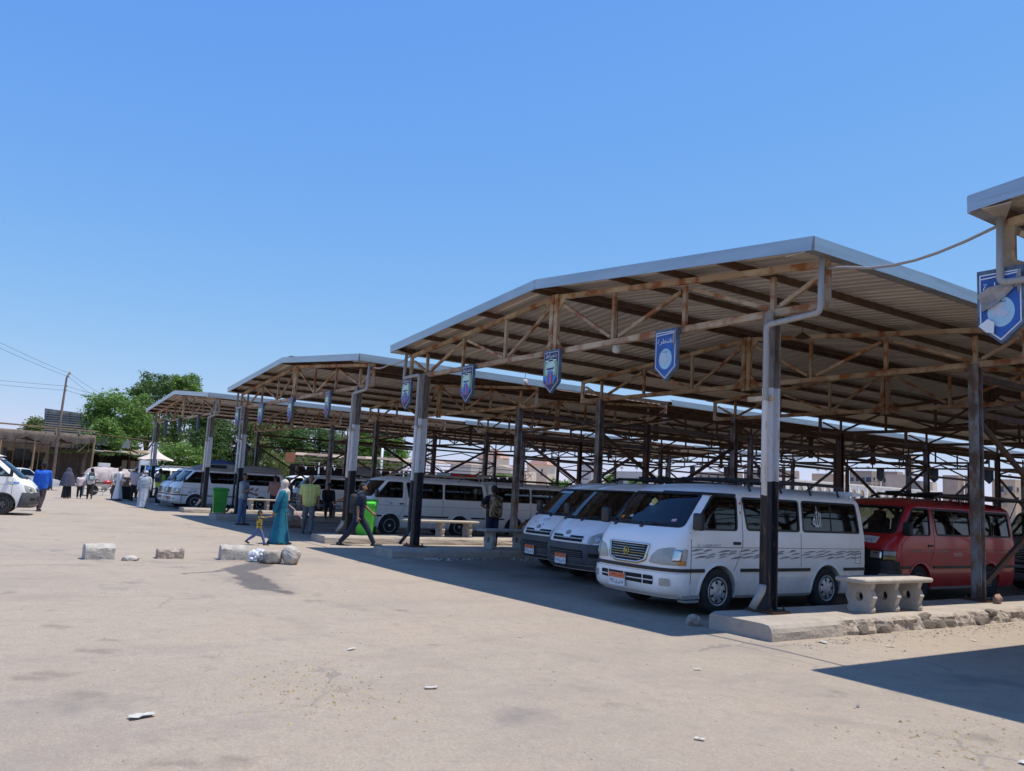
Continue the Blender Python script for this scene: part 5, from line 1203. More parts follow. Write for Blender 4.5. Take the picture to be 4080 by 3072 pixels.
def person(label, loc, head, h=1.75, legs=((0, 0), (0, 0)), arms=((.05, .12, .15), (.05, .12, .15)), lean=0., skin=None, shirt=None, sleeve='short', pants=None, robe=None, hair=True, cap=None, hijab=None, beard=None, vox=.022, build=1.0, seated=False, look=0., shoes=None, z_hip=None, bald=False, child=False, cape=None, collar=None):
    """head: direction (x, y) the person faces. legs: (thigh forward, knee bend). arms: (forward, outward, elbow bend)"""
    k = h/1.75; skin = skin or skin_b; P = thing('person', label, 'person', loc, math.atan2(head[1], head[0])-PI/2)
    V = lambda x, y, z: Vector((x, y, z))*k
    hk = 1.0 if not child else 1.35
    hipz = .92; J = {}
    LT_, LS = .43, .42; feet = []; leg = []
    for sx, (a, b) in zip((-1, 1), legs):
        hp = Vector((sx*.085, 0, hipz)); kn = hp+Vector((sx*.01, LT_*math.sin(a), -LT_*math.cos(a))); g = a-b; an = kn+Vector((0, LS*math.sin(g), -LS*math.cos(g))); leg.append((hp, kn, an, g)); feet.append(an.z-.07)
    dz = -min(feet) if z_hip is None else z_hip/k-hipz
    tl = lambda z: Vector((0, math.sin(lean)*(z-hipz), math.cos(lean)*(z-hipz)+hipz+dz))
    sh = []; arm = []
    for sx, (f_, o_, e_) in zip((-1, 1), arms):
        s0 = tl(1.40)+Vector((sx*.185*build, 0, 0)); d = Vector((sx*math.sin(o_), math.cos(o_)*math.sin(f_), -math.cos(o_)*math.cos(f_))); el = s0+d*.28; f2 = f_+e_; o2 = o_*.3 if e_ < 1.9 else -o_
        if e_ > 5: o2, f2 = -1.1, .2                                   # hand on hip
        d2 = Vector((sx*math.sin(o2), math.cos(o2)*math.sin(f2), -math.cos(o2)*math.cos(f2))); wr = el+d2*.25; arm.append((s0, el, wr, d2))
    S_ = lambda v: tuple(Vector(v)*k)
    caps = []; add = lambda L_, a, b, ra, rb: L_.append((S_(a), S_(b), ra*k, rb*k))
    b_ = build
    for sx in (-1, 1): add(caps, tl(.95)+Vector((sx*.06, 0, 0)), tl(1.34)+Vector((sx*.085*b_, 0, 0)), .105*b_, .105*b_)
    add(caps, tl(.95), tl(1.34), .105*b_, .105*b_); add(caps, tl(1.40)+Vector((-.14*b_, 0, 0)), tl(1.40)+Vector((.14*b_, 0, 0)), .065, .065); add(caps, tl(1.42), tl(1.55)+Vector((0, .01, 0)), .052, .048)
    hc = tl(1.645)+Vector((0, .015, 0)); add(caps, hc+Vector((0, -.015, .02)), hc+Vector((0, .012, -.035)), .092*hk, .072*hk)
    add(caps, hc+Vector((0, .085*hk, -.01)), hc+Vector((0, .098*hk, -.022)), .012, .016)
    for sx in (-1, 1): add(caps, hc+Vector((sx*.088*hk, -.01, -.02)), hc+Vector((sx*.09*hk, -.012, .012)), .016, .018)
    for (s0, el, wr, d2), sx in zip(arm, (-1, 1)):
        add(caps, s0, el, .052, .042); add(caps, el, wr, .041, .028); add(caps, wr, wr+d2*.07, .030, .036)
    for hp, kn, an, g in leg:
        o = Vector((0, 0, dz)); add(caps, hp+o, kn+o, .088, .060); add(caps, kn+o, an+o, .056, .038); add(caps, an+o+Vector((0, -.02, -.03)), an+o+Vector((0, .14*math.cos(min(0, g)), -.035-.14*math.sin(max(0, -g))*1)), .035, .03)
    body = link('body', skinmesh('body', caps, skin, vox), P)
    # fingers, each a bent tapered chain rooted in the palm
    mb = MB()
    for (s0, el, wr, d2), sx in zip(arm, (-1, 1)):
        pal = wr+d2*.075; side = Vector((0, 1, 0))-d2*d2.y; side = side.normalized() if side.length > .1 else Vector((1, 0, 0)); inn = side.cross(d2).normalized()*(-sx)
        for i, L in enumerate((.070, .078, .073, .058)):
            r0 = pal+side*(.030-.02*i); m1 = r0+d2*L*.5+inn*.006; m2 = r0+d2*L*.86+inn*.028
            mb.tube([S_(r0-d2*.02), S_(m1), S_(m2)], [.0095*k, .009*k, .007*k], 6)
        r0 = wr+d2*.03+side*.03; mb.tube([S_(r0), S_(r0+side*.028+d2*.03+inn*.01), S_(r0+side*.034+d2*.058+inn*.02)], [.011*k, .010*k, .008*k], 6)
    obj('fingers', mb, skin, body, smooth=True)
    if hijab is None or True:
        mb = MB()
        for sx in (-1, 1): mb.lathe([(.001, -.008), (.010, 0), (.001, .008)], 8, S_(hc+Vector((sx*.032*hk, .080*hk, .012))))
        obj('eyes', mb, eye_m, body); mb = MB(); mb.tube([S_(hc+Vector((-.025, .082*hk, -.058))), S_(hc+Vector((0, .088*hk, -.060))), S_(hc+Vector((.025, .082*hk, -.058)))], .005*k, 6); obj('mouth', mb, mat('lip', (.20, .07, .06), rough=.6) if 'lip' not in MATS else MATS['lip'], body)
    if shirt:
        c = []; e = .018
        zb_ = .93 if sleeve == 'short' else .86
        for sx in (-1, 1): add(c, tl(zb_)+Vector((sx*.065, 0, 0)), tl(1.34)+Vector((sx*.09*b_, 0, 0)), .118*b_+e*.5, .108*b_+e)
        add(c, tl(.93), tl(1.34), .120*b_+e*.5, .112*b_+e); add(c, tl(1.40)+Vector((-.14*b_, 0, 0)), tl(1.40)+Vector((.14*b_, 0, 0)), .068+e, .068+e)
        for s0, el, wr, d2 in arm:
            if sleeve == 'short': add(c, s0, s0+(el-s0)*.72, .066+e, .058+e*.6)
            elif sleeve == 'long': add(c, s0, el, .066+e, .052+e); add(c, el, wr-d2*.02, .052+e, .036+e*.5)
        link('shirt', skinmesh('shirt', c, shirt, vox), P)
        if collar: obj('collar', MB().tube([S_(tl(1.475)+Vector((.075*math.cos(a), .02+.06*math.sin(a), 0))) for a in np.linspace(0, 2*PI, 15)], .014*k, 6), collar, P, smooth=True)
    if pants:
        c = []; e = .02; o = Vector((0, 0, dz))
        add(c, Vector((-.06, 0, .94))+o, Vector((.06, 0, .94))+o, .118*b_, .118*b_)
        for hp, kn, an, g in leg: add(c, hp+o, kn+o, .098+e*.3, .070+e*.6); add(c, kn+o, an+o+(kn-an).normalized()*.03, .072+e*.5, .052+e*.4)
        link('trousers', skinmesh('trousers', c, pants, vox), P)
    if robe:
        m_, z0, flare, sl = robe; rings = []; ph = random.uniform(0, 6); st = max(.0, (abs(legs[0][0])+abs(legs[1][0]))*.5)
        for i in range(17):
            t = i/16; z = 1.485-(1.485-z0)*t; c0 = tl(z) if z > hipz else Vector((0, 0, z+dz))
            rx = np.interp(t, [0, .05, .2, .4, .55, 1], [.075, .205*b_, .225*b_, .195*b_, .21*b_, .20+flare]); ry = np.interp(t, [0, .05, .2, .4, .55, 1], [.07, .125*b_, .145*b_, .13*b_, .155*b_, .17+flare*.8+st*.35])
            rings.append([S_(c0+Vector(((rx*math.cos(a))*(1+.07*t*math.sin(6*a+ph+t)), (ry*math.sin(a))*(1+.09*t*math.sin(7*a+ph*2-t)), .012*math.sin(5*a)*t))) for a in np.linspace(0, 2*PI, 49)[:-1]])
        obj('robe', MB().loft(rings, cap=False), m_, P, smooth=True); c = []
        add(c, tl(1.41)+Vector((-.15*b_, 0, 0)), tl(1.41)+Vector((.15*b_, 0, 0)), .088, .088); add(c, tl(1.30), tl(1.46), .15*b_, .09)
        for s0, el, wr, d2 in arm: add(c, s0+Vector((0, 0, -.005)), el, .085, .076); add(c, el, wr-d2*.02, .072, .066)
        link('sleeves', skinmesh('sleeves', c, m_, vox), P)
    if cape:
        m_, z0, rad = cape; rings = []
        for i in range(14):
            t = i/13; z = 1.80-(1.80-z0)*t; r_ = np.interp(t, [0, .03, .08, .2, .36, 1], [.01, .10, .145, .15, .27, rad]); c0 = tl(z)
            rings.append([S_(c0+Vector((r_*math.cos(a)*(1+.06*t*math.sin(7*a)), r_*.9*math.sin(a)*(1+.08*t*math.sin(6*a+1)), 0))) for a in np.linspace(0, 2*PI, 41)[:-1]])
        obj('long_veil', MB().loft(rings, cap=False), m_, P, smooth=True)
    if shoes is not False:
        for hp, kn, an, g in leg:
            mb = MB(); o = Vector((0, 0, dz)); p = an+o+Vector((0, -.045, -.045)); t_ = max(0, -g); q = p+Vector((0, .24*math.cos(t_*.8), -.24*math.sin(t_*.8)*.5+.0)); capsule(mb, S_(p), S_((p+q)/2), .045*k, .044*k); capsule(mb, S_((p+q)/2), S_(q), .045*k, .036*k)
            link('shoe', recalc(mb.mesh('shoe', shoes or shoe_m, smooth=True)), P)
    if hair and not cap and not hijab and not cape:
        c = []
        if bald:
            for sx in (-1, 1): add(c, hc+Vector((sx*.07, -.03, .0)), hc+Vector((sx*.05, -.06, -.03)), .035, .035)
        else: add(c, hc+Vector((0, -.030, .036)), hc+Vector((0, -.036, .0)), .096*hk, .088*hk)
        link('hair', skinmesh('hair', c, hair_m, vox*.7), P)
    if cap:
        kind, m_ = cap; mb = MB(); c0 = hc+Vector((0, -.012, .035))
        if kind == 'skull': mb.lathe([(.098*k, 0), (.100*k, .03*k), (.09*k, .07*k), (.05*k, .085*k), (.001, .088*k)], 20, S_(c0))
        else:
            mb.lathe([(.102*k, -.01*k), (.104*k, .03*k), (.085*k, .07*k), (.04*k, .092*k), (.001, .095*k)], 20, S_(c0)); mb.prism([S_(c0+Vector((.085*math.cos(a)*1.0, .08+.085*math.sin(a), 0))) for a in np.linspace(0, PI, 9)], (0, 0, -.008*k), (0, 0, .004*k))
        obj('cap', mb, m_, P, smooth=True, angle=40); c = []; add(c, hc+Vector((0, -.035, .0)), hc+Vector((0, -.04, -.03)), .082, .07); link('hair', skinmesh('hair', c, hair_m, vox), P)
    if beard: c = []; add(c, hc+Vector((-.03, .05, -.075)), hc+Vector((.03, .05, -.075)), .035, .035); link('beard', skinmesh('beard', c, beard, vox*.6), P)
    if hijab:
        c = []; add(c, hc+Vector((0, -.03, .025)), hc+Vector((0, -.03, -.03)), .115, .108); add(c, hc+Vector((0, -.01, -.10)), tl(1.40)+Vector((0, .03, 0)), .085, .12)
        add(c, tl(1.40)+Vector((-.10, .0, .0)), tl(1.40)+Vector((.10, .0, 0)), .10, .10); add(c, hc+Vector((0, -.06, -.08)), tl(1.18)+Vector((0, -.16, 0)), .07, .05); add(c, tl(1.42)+Vector((0, .05, 0)), tl(1.22)+Vector((0, .13, 0)), .12, .05); add(c, tl(1.44)+Vector((0, -.03, 0)), tl(1.24)+Vector((0, -.12, 0)), .13, .09)
        link('headscarf', skinmesh('headscarf', c, hijab, vox*.8), P)
    return P, k, tl, arm
def backpack(P, k, tl, m, label, m2=None, low=1.08, size=(.30, .16, .44)):
    B = thing('backpack', label, 'backpack', P.location, 0); B.rotation_euler = P.rotation_euler
    c = tl(low+size[2]/2)+Vector((0, -.085-size[1]/2, 0)); mb = MB(); mb.box(tuple(c*k), tuple(q*k for q in size)); me = bevel_mesh(mb.mesh('pack', m), .06*k, 4)
    for p in me.polygons: p.use_smooth = True
    link('pack', me, B); mb = MB(); mb.box(tuple((c+Vector((0, -size[1]/2-.02, -.08)))*k), (size[0]*.75*k, .07*k, size[2]*.45*k)); me = bevel_mesh(mb.mesh('pocket', m2 or m), .03*k, 3); link('pocket', me, B)
    for sx in (-1, 1):
        pts = [tl(low+.40)+Vector((sx*.10, -.14, 0)), tl(1.50)+Vector((sx*.115, -.05, 0)), tl(1.49)+Vector((sx*.12, .05, 0)), tl(1.36)+Vector((sx*.12, .125, 0)), tl(1.2)+Vector((sx*.15, .06, 0)), tl(1.12)+Vector((sx*.15, -.12, 0))]
        obj('strap', MB().tube([tuple(p*k) for p in pts], .016*k, 6), m2 or m, B, smooth=True)
    return B
FW = (.557, .83)                                        # along the shelter fronts' picture-right direction
denim = cloth('blue_denim', (.10, .16, .28)); black_c = cloth('black_cloth', (.018, .018, .020)); navy_c = cloth('navy_cloth', (.016, .022, .06)); grey_tr = cloth('grey_trousers', (.16, .16, .18)); white_c = cloth('white_cotton', (.68, .68, .70), (.60, .60, .64))
camo = cloth('camouflage_cloth', (.26, .17, .10), (.06, .035, .02), 12, lo=.45, hi=.52, c3=(.36, .27, .18), s3=9, lo3=.52, hi3=.56)
person('man in a bright blue shirt and dark cap walking away beside the left minibus', (-27.3, -6.58, 0), (-1, .35), 1.80, ((.30, .05), (-.28, .35)), ((-.1, .15, .2), (.2, .15, .3)), shirt=cloth('bright_blue_shirt', (.02, .13, .62), (.015, .10, .5)), sleeve='long', pants=cloth('dark_brown_trousers', (.045, .03, .035)), skin=skin_d, cap=('peak', black_c), build=1.08)
person('woman in a long slate blue veil over a black skirt walking away', (-42.07, -4.15, 0), (-1, .1), 1.60, ((.15, 0), (-.15, .1)), skin=skin_l, robe=(black_c, .06, .05, 1), cape=(cloth('slate_veil', (.06, .065, .11)), .72, .42), vox=.03)
person('girl in a white and pink top and black leggings beside the veiled woman', (-42.6, -3.48, 0), (-1, .1), 1.36, ((.2, 0), (-.2, .2)), shirt=cloth('white_pink_top', (.74, .55, .60), (.7, .66, .68)), pants=black_c, vox=.03, skin=skin_l, shoes=bwhite)
q = person('man in a white T-shirt with a grey backpack walking away', (-42.4, -3.0, 0), (-1, .1), 1.68, ((.3, .05), (-.3, .4)), shirt=white_c, pants=black_c, vox=.03)
backpack(q[0], q[1], q[2], cloth('grey_pack', (.09, .10, .12)), 'grey backpack on the man in the white T-shirt at the left', pale_m)
person('man in a pale green shirt bending over behind the grey backpack', (-47.9, -2.7, 0), (-.2, 1), 1.75, lean=.7, arms=((.9, .1, .2), (.9, .1, .2)), shirt=cloth('pale_green_shirt', (.50, .60, .52)), pants=denim, cap=('peak', roof_dusty), vox=.03)
person('man in a long white robe standing in the sun by the table', (-41.5, -1.75, 0), (.1, 1), 1.80, ((.05, 0), (-.05, 0)), ((.2, .1, 1.0), (.2, .1, 1.0)), robe=(white_c, .10, .06, 1), cap=None, skin=skin_d, vox=.03)
person('man in a pale pink T-shirt and wide black trousers seen from behind', (-41.3, -.98, 0), (-1, .3), 1.84, arms=((.2, .2, .9), (.2, .25, .9)), shirt=cloth('pale_pink_tshirt', (.60, .50, .52)), pants=black_c, cap=('peak', roof_dusty), vox=.03, build=1.12)
person('balding man in a grey waistcoat facing the camera behind the table', (-44.2, -1.35, 0), (1, -.1), 1.72, arms=((.3, .1, .8), (.3, .1, .8)), shirt=cloth('grey_waistcoat', (.20, .23, .26)), sleeve='long', pants=black_c, bald=True, vox=.03, skin=skin_l)
person('old man in a pale grey blue robe and white skullcap walking out', (-32.9, -2.04, 0), (1, -.15), 1.68, ((.25, .1), (-.2, .2)), ((.1, .18, .15), (-.05, .18, .15)), robe=(cloth('grey_blue_robe', (.30, .35, .42), (.42, .46, .52), 7), .06, .05, 1), cap=('skull', bwhite), beard=bwhite, skin=skin_b, build=1.12)
q = person('man in a lime green shirt and navy track trousers seen from behind', (-37.3, -.55, 0), (-.9, .7), 1.82, ((.1, 0), (-.08, 0)), ((.3, .1, .8), (.3, .1, .8)), shirt=cloth('lime_shirt', (.38, .55, .06)), pants=navy_c, shoes=bwhite, vox=.026)
backpack(q[0], q[1], q[2], cloth('taupe_pack', (.16, .16, .16)), 'taupe backpack on the man in the lime green shirt', navy_c)
person('bearded man in a green T-shirt behind the hood of the white minibus', (-39.2, .75, 0), (1, -.6), 1.78, shirt=cloth('green_tshirt', (.02, .30, .16)), pants=black_c, beard=hair_m, skin=skin_d, vox=.026)
person('man in a pale blue shirt standing by the blue fridge', (-52.0, 1.35, 0), (.3, 1), 1.72, shirt=cloth('pale_blue_shirt', (.45, .52, .62)), sleeve='long', pants=black_c, vox=.03)
person('man in a grey T-shirt and jeans looking at his phone', (-21.38, -.98, 0), (.75, .75), 1.76, ((.05, 0), (-.04, .04)), ((.15, .10, 1.15), (.35, .05, 1.55)), shirt=cloth('light_grey_tshirt', (.30, .34, .40), (.22, .25, .31), 9), pants=denim, skin=skin_b, vox=.018)
mb = MB(); mb.box((0, 0, 0), (.07, .012, .14)); ph = obj('phone', mb, trim, None, (-21.13, -.62, 1.22)); ph.rotation_euler = (-.7, 0, R(-45)); tag(ph, 'dark phone held by the man in the grey T-shirt', 'phone')
TW = person('woman in a teal dress and cream headscarf leading a small boy', (-13.33, -2.36, 0), (.50, .86), 1.62, ((.15, .05), (-.18, .15)), ((.05, .1, .1), (-.35, .2, .1)), lean=.06, robe=(cloth('teal_dress', (.008, .16, .25), (.006, .12, .20), 6), .04, .07, 1), hijab=cloth('cream_headscarf', (.62, .54, .47), (.50, .42, .36), 14, lo=.4, hi=.55), skin=skin_l, vox=.016, build=1.08)
person('small boy in a yellow and black vest stretching his hand up to the woman', (-12.95, -3.02, 0), (.50, .86), .86, ((.45, .1), (-.45, .5)), ((-.1, .2, .2), (1.75, .15, .05)), shirt=cloth('boy_shirt_yellow', (.50, .36, .04), (.03, .05, .06), 16, lo=.45, hi=.52), pants=cloth('blue_shorts', (.10, .14, .32)), skin=skin_l, vox=.011, child=True)
person('stout man in a yellow polo shirt and grey trousers facing the camera', (-17.43, -.09, 0), (1, -.25), 1.82, ((.16, .05), (-.16, .25)), ((.05, .16, .15), (-.05, .16, .2)), shirt=cloth('yellow_polo', (.60, .60, .20), (.54, .54, .17), 6), pants=grey_tr, bald=True, skin=skin_b, build=1.16, vox=.018, collar=cloth('yellow_polo', (0, 0, 0)))
q = person('man in a navy T-shirt striding to the right with a black backpack', (-13.1, -.32, 0), (.42, .90), 1.77, ((.60, .12), (-.42, .28)), ((.42, .10, .45), (-.25, .1, .3)), lean=.07, shirt=navy_c, pants=cloth('navy_jeans', (.02, .03, .055)), skin=skin_l, vox=.016, build=1.03)
backpack(q[0], q[1], q[2], cloth('black_pack', (.03, .032, .036), (.06, .06, .065), 6), 'black backpack on the striding man', black_c, .96, (.34, .20, .50))
q = person('man in a black T-shirt with his hand on his hip, seen from behind', (-11.75, 3.05, 0), (-.75, .1), 1.78, ((.03, 0), (-.03, 0)), ((-.35, .75, 5.5), (.1, .1, .6)), shirt=black_c, pants=navy_c, skin=skin_b, vox=.018)
backpack(q[0], q[1], q[2], camo, 'brown camouflage backpack on the man beside the shaded bench', camo, .90, (.34, .20, .56))
person('seated man in black clothes on the dim bench behind the yellow shirt', (-25.0, 3.55, .2), (1, -.25), 1.74, ((1.45, 1.4), (1.35, 1.5)), ((.5, .1, .5), (.5, .1, .5)), lean=.15, shirt=black_c, sleeve='long', pants=black_c, skin=skin_d, vox=.022, z_hip=.55, cap=('peak', black_c))
person('seated man in a grey shirt half hidden by the yellow shirt', (-25.0, 2.55, .2), (1, .3), 1.72, ((1.45, 1.4), (1.35, 1.5)), ((.5, .1, .5), (.5, .1, .5)), lean=.2, shirt=cloth('dim_grey_shirt', (.11, .12, .14)), pants=black_c, skin=skin_b, vox=.022, z_hip=.55)
person('person in dark blue clothes standing behind the dim bench', (-27.2, 2.6, 0), (-.4, 1), 1.72, shirt=cloth('dark_blue_shirt', (.03, .07, .14)), sleeve='long', pants=navy_c, skin=skin_d, vox=.024)
person('man in a dusty pink shirt seen from behind in front of the far minibus', (-30.4, 3.1, .0), (-1, .3), 1.78, arms=((.3, .2, .8), (.3, .2, .8)), shirt=cloth('dusty_pink_shirt', (.26, .15, .14)), pants=cloth('dark_brown_trousers', (0, 0, 0)), vox=.024)
person('man in grey clothes bending on the roof of the high roofed minibus', (-34.2, 2.75, 2.2), (-.3, -1), 1.70, ((.3, .2), (.1, .3)), lean=1.25, arms=((.4, .1, .2), (.4, .1, .2)), shirt=cloth('dark_grey_clothes', (.06, .065, .075)), sleeve='long', pants=cloth('grey_blue_trousers', (.10, .11, .13)), vox=.024)
person('seated man in a dull pink shirt in the shade at the far left', (-66.5, -4.2, .15), (1, 0), 1.7, ((1.45, 1.4), (1.35, 1.5)), ((.5, .1, .5), (.5, .1, .5)), shirt=cloth('dull_pink_shirt', (.30, .17, .16)), pants=black_c, z_hip=.55, vox=.035)
# things the people hold
H = thing('handbag', 'black handbag hanging at the side of the woman in teal', 'bag', (-13.16, -2.26, 0), math.atan2(.86, .5)-PI/2)
mb = MB(); mb.loft([[(x*w, y*d+.24, z) for x, y in ((-1, -1), (1, -1), (1, 1), (-1, 1))] for z, w, d in ((.42, .05, .17), (.50, .06, .16), (.68, .02, .11))]); me = bevel_mesh(mb.mesh('bag_body', black_c), .03, 3); link('bag_body', me, H)
obj('handle', MB().tube([(0, .16, .66), (0, .10, .86), (.0, .02, .98)], .012, 6), seat_m, H); obj('strap', MB().tube([(0, .38, .67), (0, .14, .92), (.0, .02, 1.0)], .012, 6), pink_m, H)

# ------------------------------------------------------------------ trees
def leaf_material(name, a, b, c):
    M = mat(name, a, b, scale=.55, rough=.55, lo=.38, hi=.62, c3=c, s3=2.2, lo3=.5, hi3=.62); n = M.node_tree.nodes; l = M.node_tree.links; p = n['Principled BSDF']
    t = n.new('ShaderNodeBsdfTranslucent'); mx = n.new('ShaderNodeMixShader'); mx.inputs[0].default_value = .35
    l.new(p.inputs['Base Color'].links[0].from_socket, t.inputs[0]); l.new(p.outputs[0], mx.inputs[1]); l.new(t.outputs[0], mx.inputs[2]); l.new(mx.outputs[0], n['Material Output'].inputs[0]); return M
leaf_a = leaf_material('fresh_leaves', (.15, .27, .045), (.21, .34, .07), (.08, .16, .03)); leaf_b = leaf_material('dark_leaves', (.08, .15, .035), (.13, .21, .055), (.045, .09, .025)); leaf_c = leaf_material('yellow_green_leaves', (.22, .25, .09), (.14, .19, .06), (.08, .12, .035))
bark = mat('tree_bark', (.12, .09, .065), (.07, .05, .04), scale=8, rough=.95, bump=.6)
def foliage(blobs, n, size, seed, m, parent):
    rg = np.random.default_rng(seed); V = []; vol = np.array([a[1]**2 for a in blobs]); vol = vol/vol.sum(); cl = []
    for (c, r_), w in zip(blobs, vol):
        k = max(6, int(n*w/26))
        d = rg.normal(size=(k, 3)); d /= np.linalg.norm(d, axis=1)[:, None]; q = rg.random(k)**.45; cl.append(np.array(c)+d*(q*r_)[:, None]*np.array([1, 1, .85]))
    cl = np.vstack(cl); per = 26; N = len(cl)*per
    off = rg.normal(size=(N, 3))*np.array([.42, .42, .24])*size*2.2; P = np.repeat(cl, per, 0)+off
    a = rg.normal(size=(N, 3)); a[:, 2] *= .5; a /= np.linalg.norm(a, axis=1)[:, None]; b = rg.normal(size=(N, 3)); b -= (b*a).sum(1)[:, None]*a; b /= np.linalg.norm(b, axis=1)[:, None]
    s_ = size*(.5+rg.random(N))[:, None]; L = a*s_; Wd = b*s_*.42
    v = np.stack([P-L*.5, P+Wd*.5, P+L*.5, P-Wd*.5], 1).reshape(-1, 3)
    me = bpy.data.meshes.new('foliage'); me.vertices.add(len(v)); me.vertices.foreach_set('co', v.ravel()); me.loops.add(N*4); me.loops.foreach_set('vertex_index', np.arange(N*4)); me.polygons.add(N); me.polygons.foreach_set('loop_start', np.arange(0, N*4, 4)); me.polygons.foreach_set('loop_total', np.full(N, 4)); me.update(); me.validate(); me.materials.append(m)
    return link('foliage', me, parent)
def tree(label, loc, top, rad, seed, m, n=9000, size=.26, cat='tree', base=1.5, peaks=0, group='trees behind the far shelter'):
    n = int(n*1.7)
    random.seed(seed); T = thing('tree', label, cat, loc, 0, group); mb = MB(); blobs = []; cz = (top+base)/2
    tr = top*.030 if cat == 'tree' else .04; mb.tube([(0, 0, 0), (random.uniform(-.2, .2), random.uniform(-.2, .2), top*.25), (random.uniform(-.4, .4), random.uniform(-.4, .4), top*.5)], [tr*.75, tr*.55, tr*.4], 9); obj('trunk', mb, bark, T, smooth=True)
    k = 24
    for i in range(k):
        a = random.uniform(0, 2*PI); t = random.random(); z = base+(top-base)*(.12+.8*t); sp = rad*(.95-.55*abs(t-.35)**1.2)*random.uniform(.35, .85); c = (sp*math.cos(a), sp*math.sin(a), z-rad*.15); r_ = rad*random.uniform(.26, .48); blobs.append((c, r_))
        if cat == 'tree' and i < 9: obj('limb', MB().tube([(0, 0, top*.28), (c[0]*.5, c[1]*.5, (top*.3+c[2])/2), c], [tr*.32, tr*.22, tr*.08], 6), bark, T, smooth=True)
    for i in range(peaks): blobs.append(((random.uniform(-.6, .6)*rad, random.uniform(-.6, .6)*rad, top-rad*.12), rad*.2)); blobs.append(((blobs[-1][0][0], blobs[-1][0][1], top-rad*.4), rad*.28))
    foliage(blobs, n, size*1.1, seed, m, T); return T
tree('broad light green tree at the left of the tree group', (-95.2, 6.15, 0), 11.2, 4.2, 1, leaf_a, 13000, peaks=1, base=3.4)
tree('tall narrow topped tree rising highest behind the farthest shelter', (-98.6, 9.8, 0), 13.6, 3.0, 2, leaf_b, 9000, peaks=3, base=5)
tree('tall tree with two pointed tops behind the farthest shelter roof', (-101.8, 14.3, 0), 14.0, 4.0, 3, leaf_a, 12000, peaks=3, base=5)
tree('dark leafy tree seen under the farthest shelter roof', (-87.3, 14.2, 0), 9.9, 4.0, 4, leaf_b, 14000, base=1.2)
tree('dusty olive tree seen between the second shelter columns', (-84.4, 18.6, 0), 8.8, 3.6, 5, leaf_c, 12000, base=.8)
tree('dark tree right of the olive one seen through the shelters', (-90.9, 23.8, 0), 9.6, 4.3, 6, leaf_b, 14000, base=1.0)
tree('tree behind the kiosk row with dark crown', (-93.0, 29.6, 0), 10.2, 4.2, 7, leaf_b, 12000, base=1.5)
tree('bright green tree above the middle of the kiosk row', (-95.0, 35.3, 0), 10.0, 3.6, 8, leaf_a, 9000, base=3)
tree('bright green tree at the right end of the tree group', (-93.2, 39.2, 0), 9.6, 2.8, 9, leaf_a, 7000, base=4)
tree('yellow green shrub behind the white parasol', (-80.4, 9.6, 0), 5.0, 2.8, 10, leaf_a, 9000, cat='shrub', base=.4)
tree('low green tree over the cafe roof', (-90.0, 3.9, 0), 7.0, 2.4, 11, leaf_a, 6000, base=3.4)
tree('small grey green tree far behind the brown awning', (-150.0, 2.0, 0), 9.6, 2.4, 12, leaf_c, 4000, base=5, size=.4)
tree('rounded green bush seen past the second shelter', (-83.7, 51.7, 0), 4.5, 2.3, 13, leaf_a, 4500, cat='bush', base=.3)
tree('green bush left of the grey tower block', (-79.5, 57.5, 0), 4.2, 1.8, 14, leaf_a, 3500, cat='bush', base=.3)
tree('green bush right of the grey tower block', (-90.4, 75.8, 0), 5.2, 1.8, 15, leaf_a, 3500, cat='bush', base=.3)
tree('green bush near the middle of the shelters, beside the palm', (-87.7, 78.8, 0), 5.0, 1.8, 16, leaf_a, 3500, cat='bush', base=.3)
def palm(loc, h, label, seed):
    T = thing('palm_tree', label, 'palm', loc); random.seed(seed); obj('trunk', MB().tube([(0, 0, 0), (.1, 0, h*.5), (0, .1, h)], [.22, .17, .15], 9), bark, T, smooth=True)
    for i in range(18):
        a = 2*PI*i/18+random.uniform(-.1, .1); e = random.uniform(-.1, .9); L = random.uniform(1.3, 1.8); mb = MB(); pts = []
        for k in range(8): t = k/7; pts.append(Vector((math.cos(a)*L*t*math.cos(e*(1-t*.6)), math.sin(a)*L*t*math.cos(e*(1-t*.6)), h+L*(math.sin(e)*t-.7*t*t))))
        sd = Vector((-math.sin(a), math.cos(a), 0)); mb.tube(pts, .018, 4)
        for k in range(1, 8):
            for s_ in (-1, 1):
                for u in (0, .5):
                    p = pts[k-1]+(pts[k]-pts[k-1])*u; q = p+sd*s_*.32*(1-(k/9)**2)+Vector((0, 0, -.12))+(pts[k]-pts[k-1])*.8; o = len(mb.v); mb.v += [tuple(p), tuple(p+Vector((0, 0, .03))+(pts[k]-pts[k-1])*.25), tuple(q)]; mb.f.append((o, o+1, o+2))
        obj('frond', mb, leaf_a, T)
    return T
palm((-85.4, 81.2, 0), 5.0, 'small palm seen through the shelters near the roof of the middle white minibus', 3)

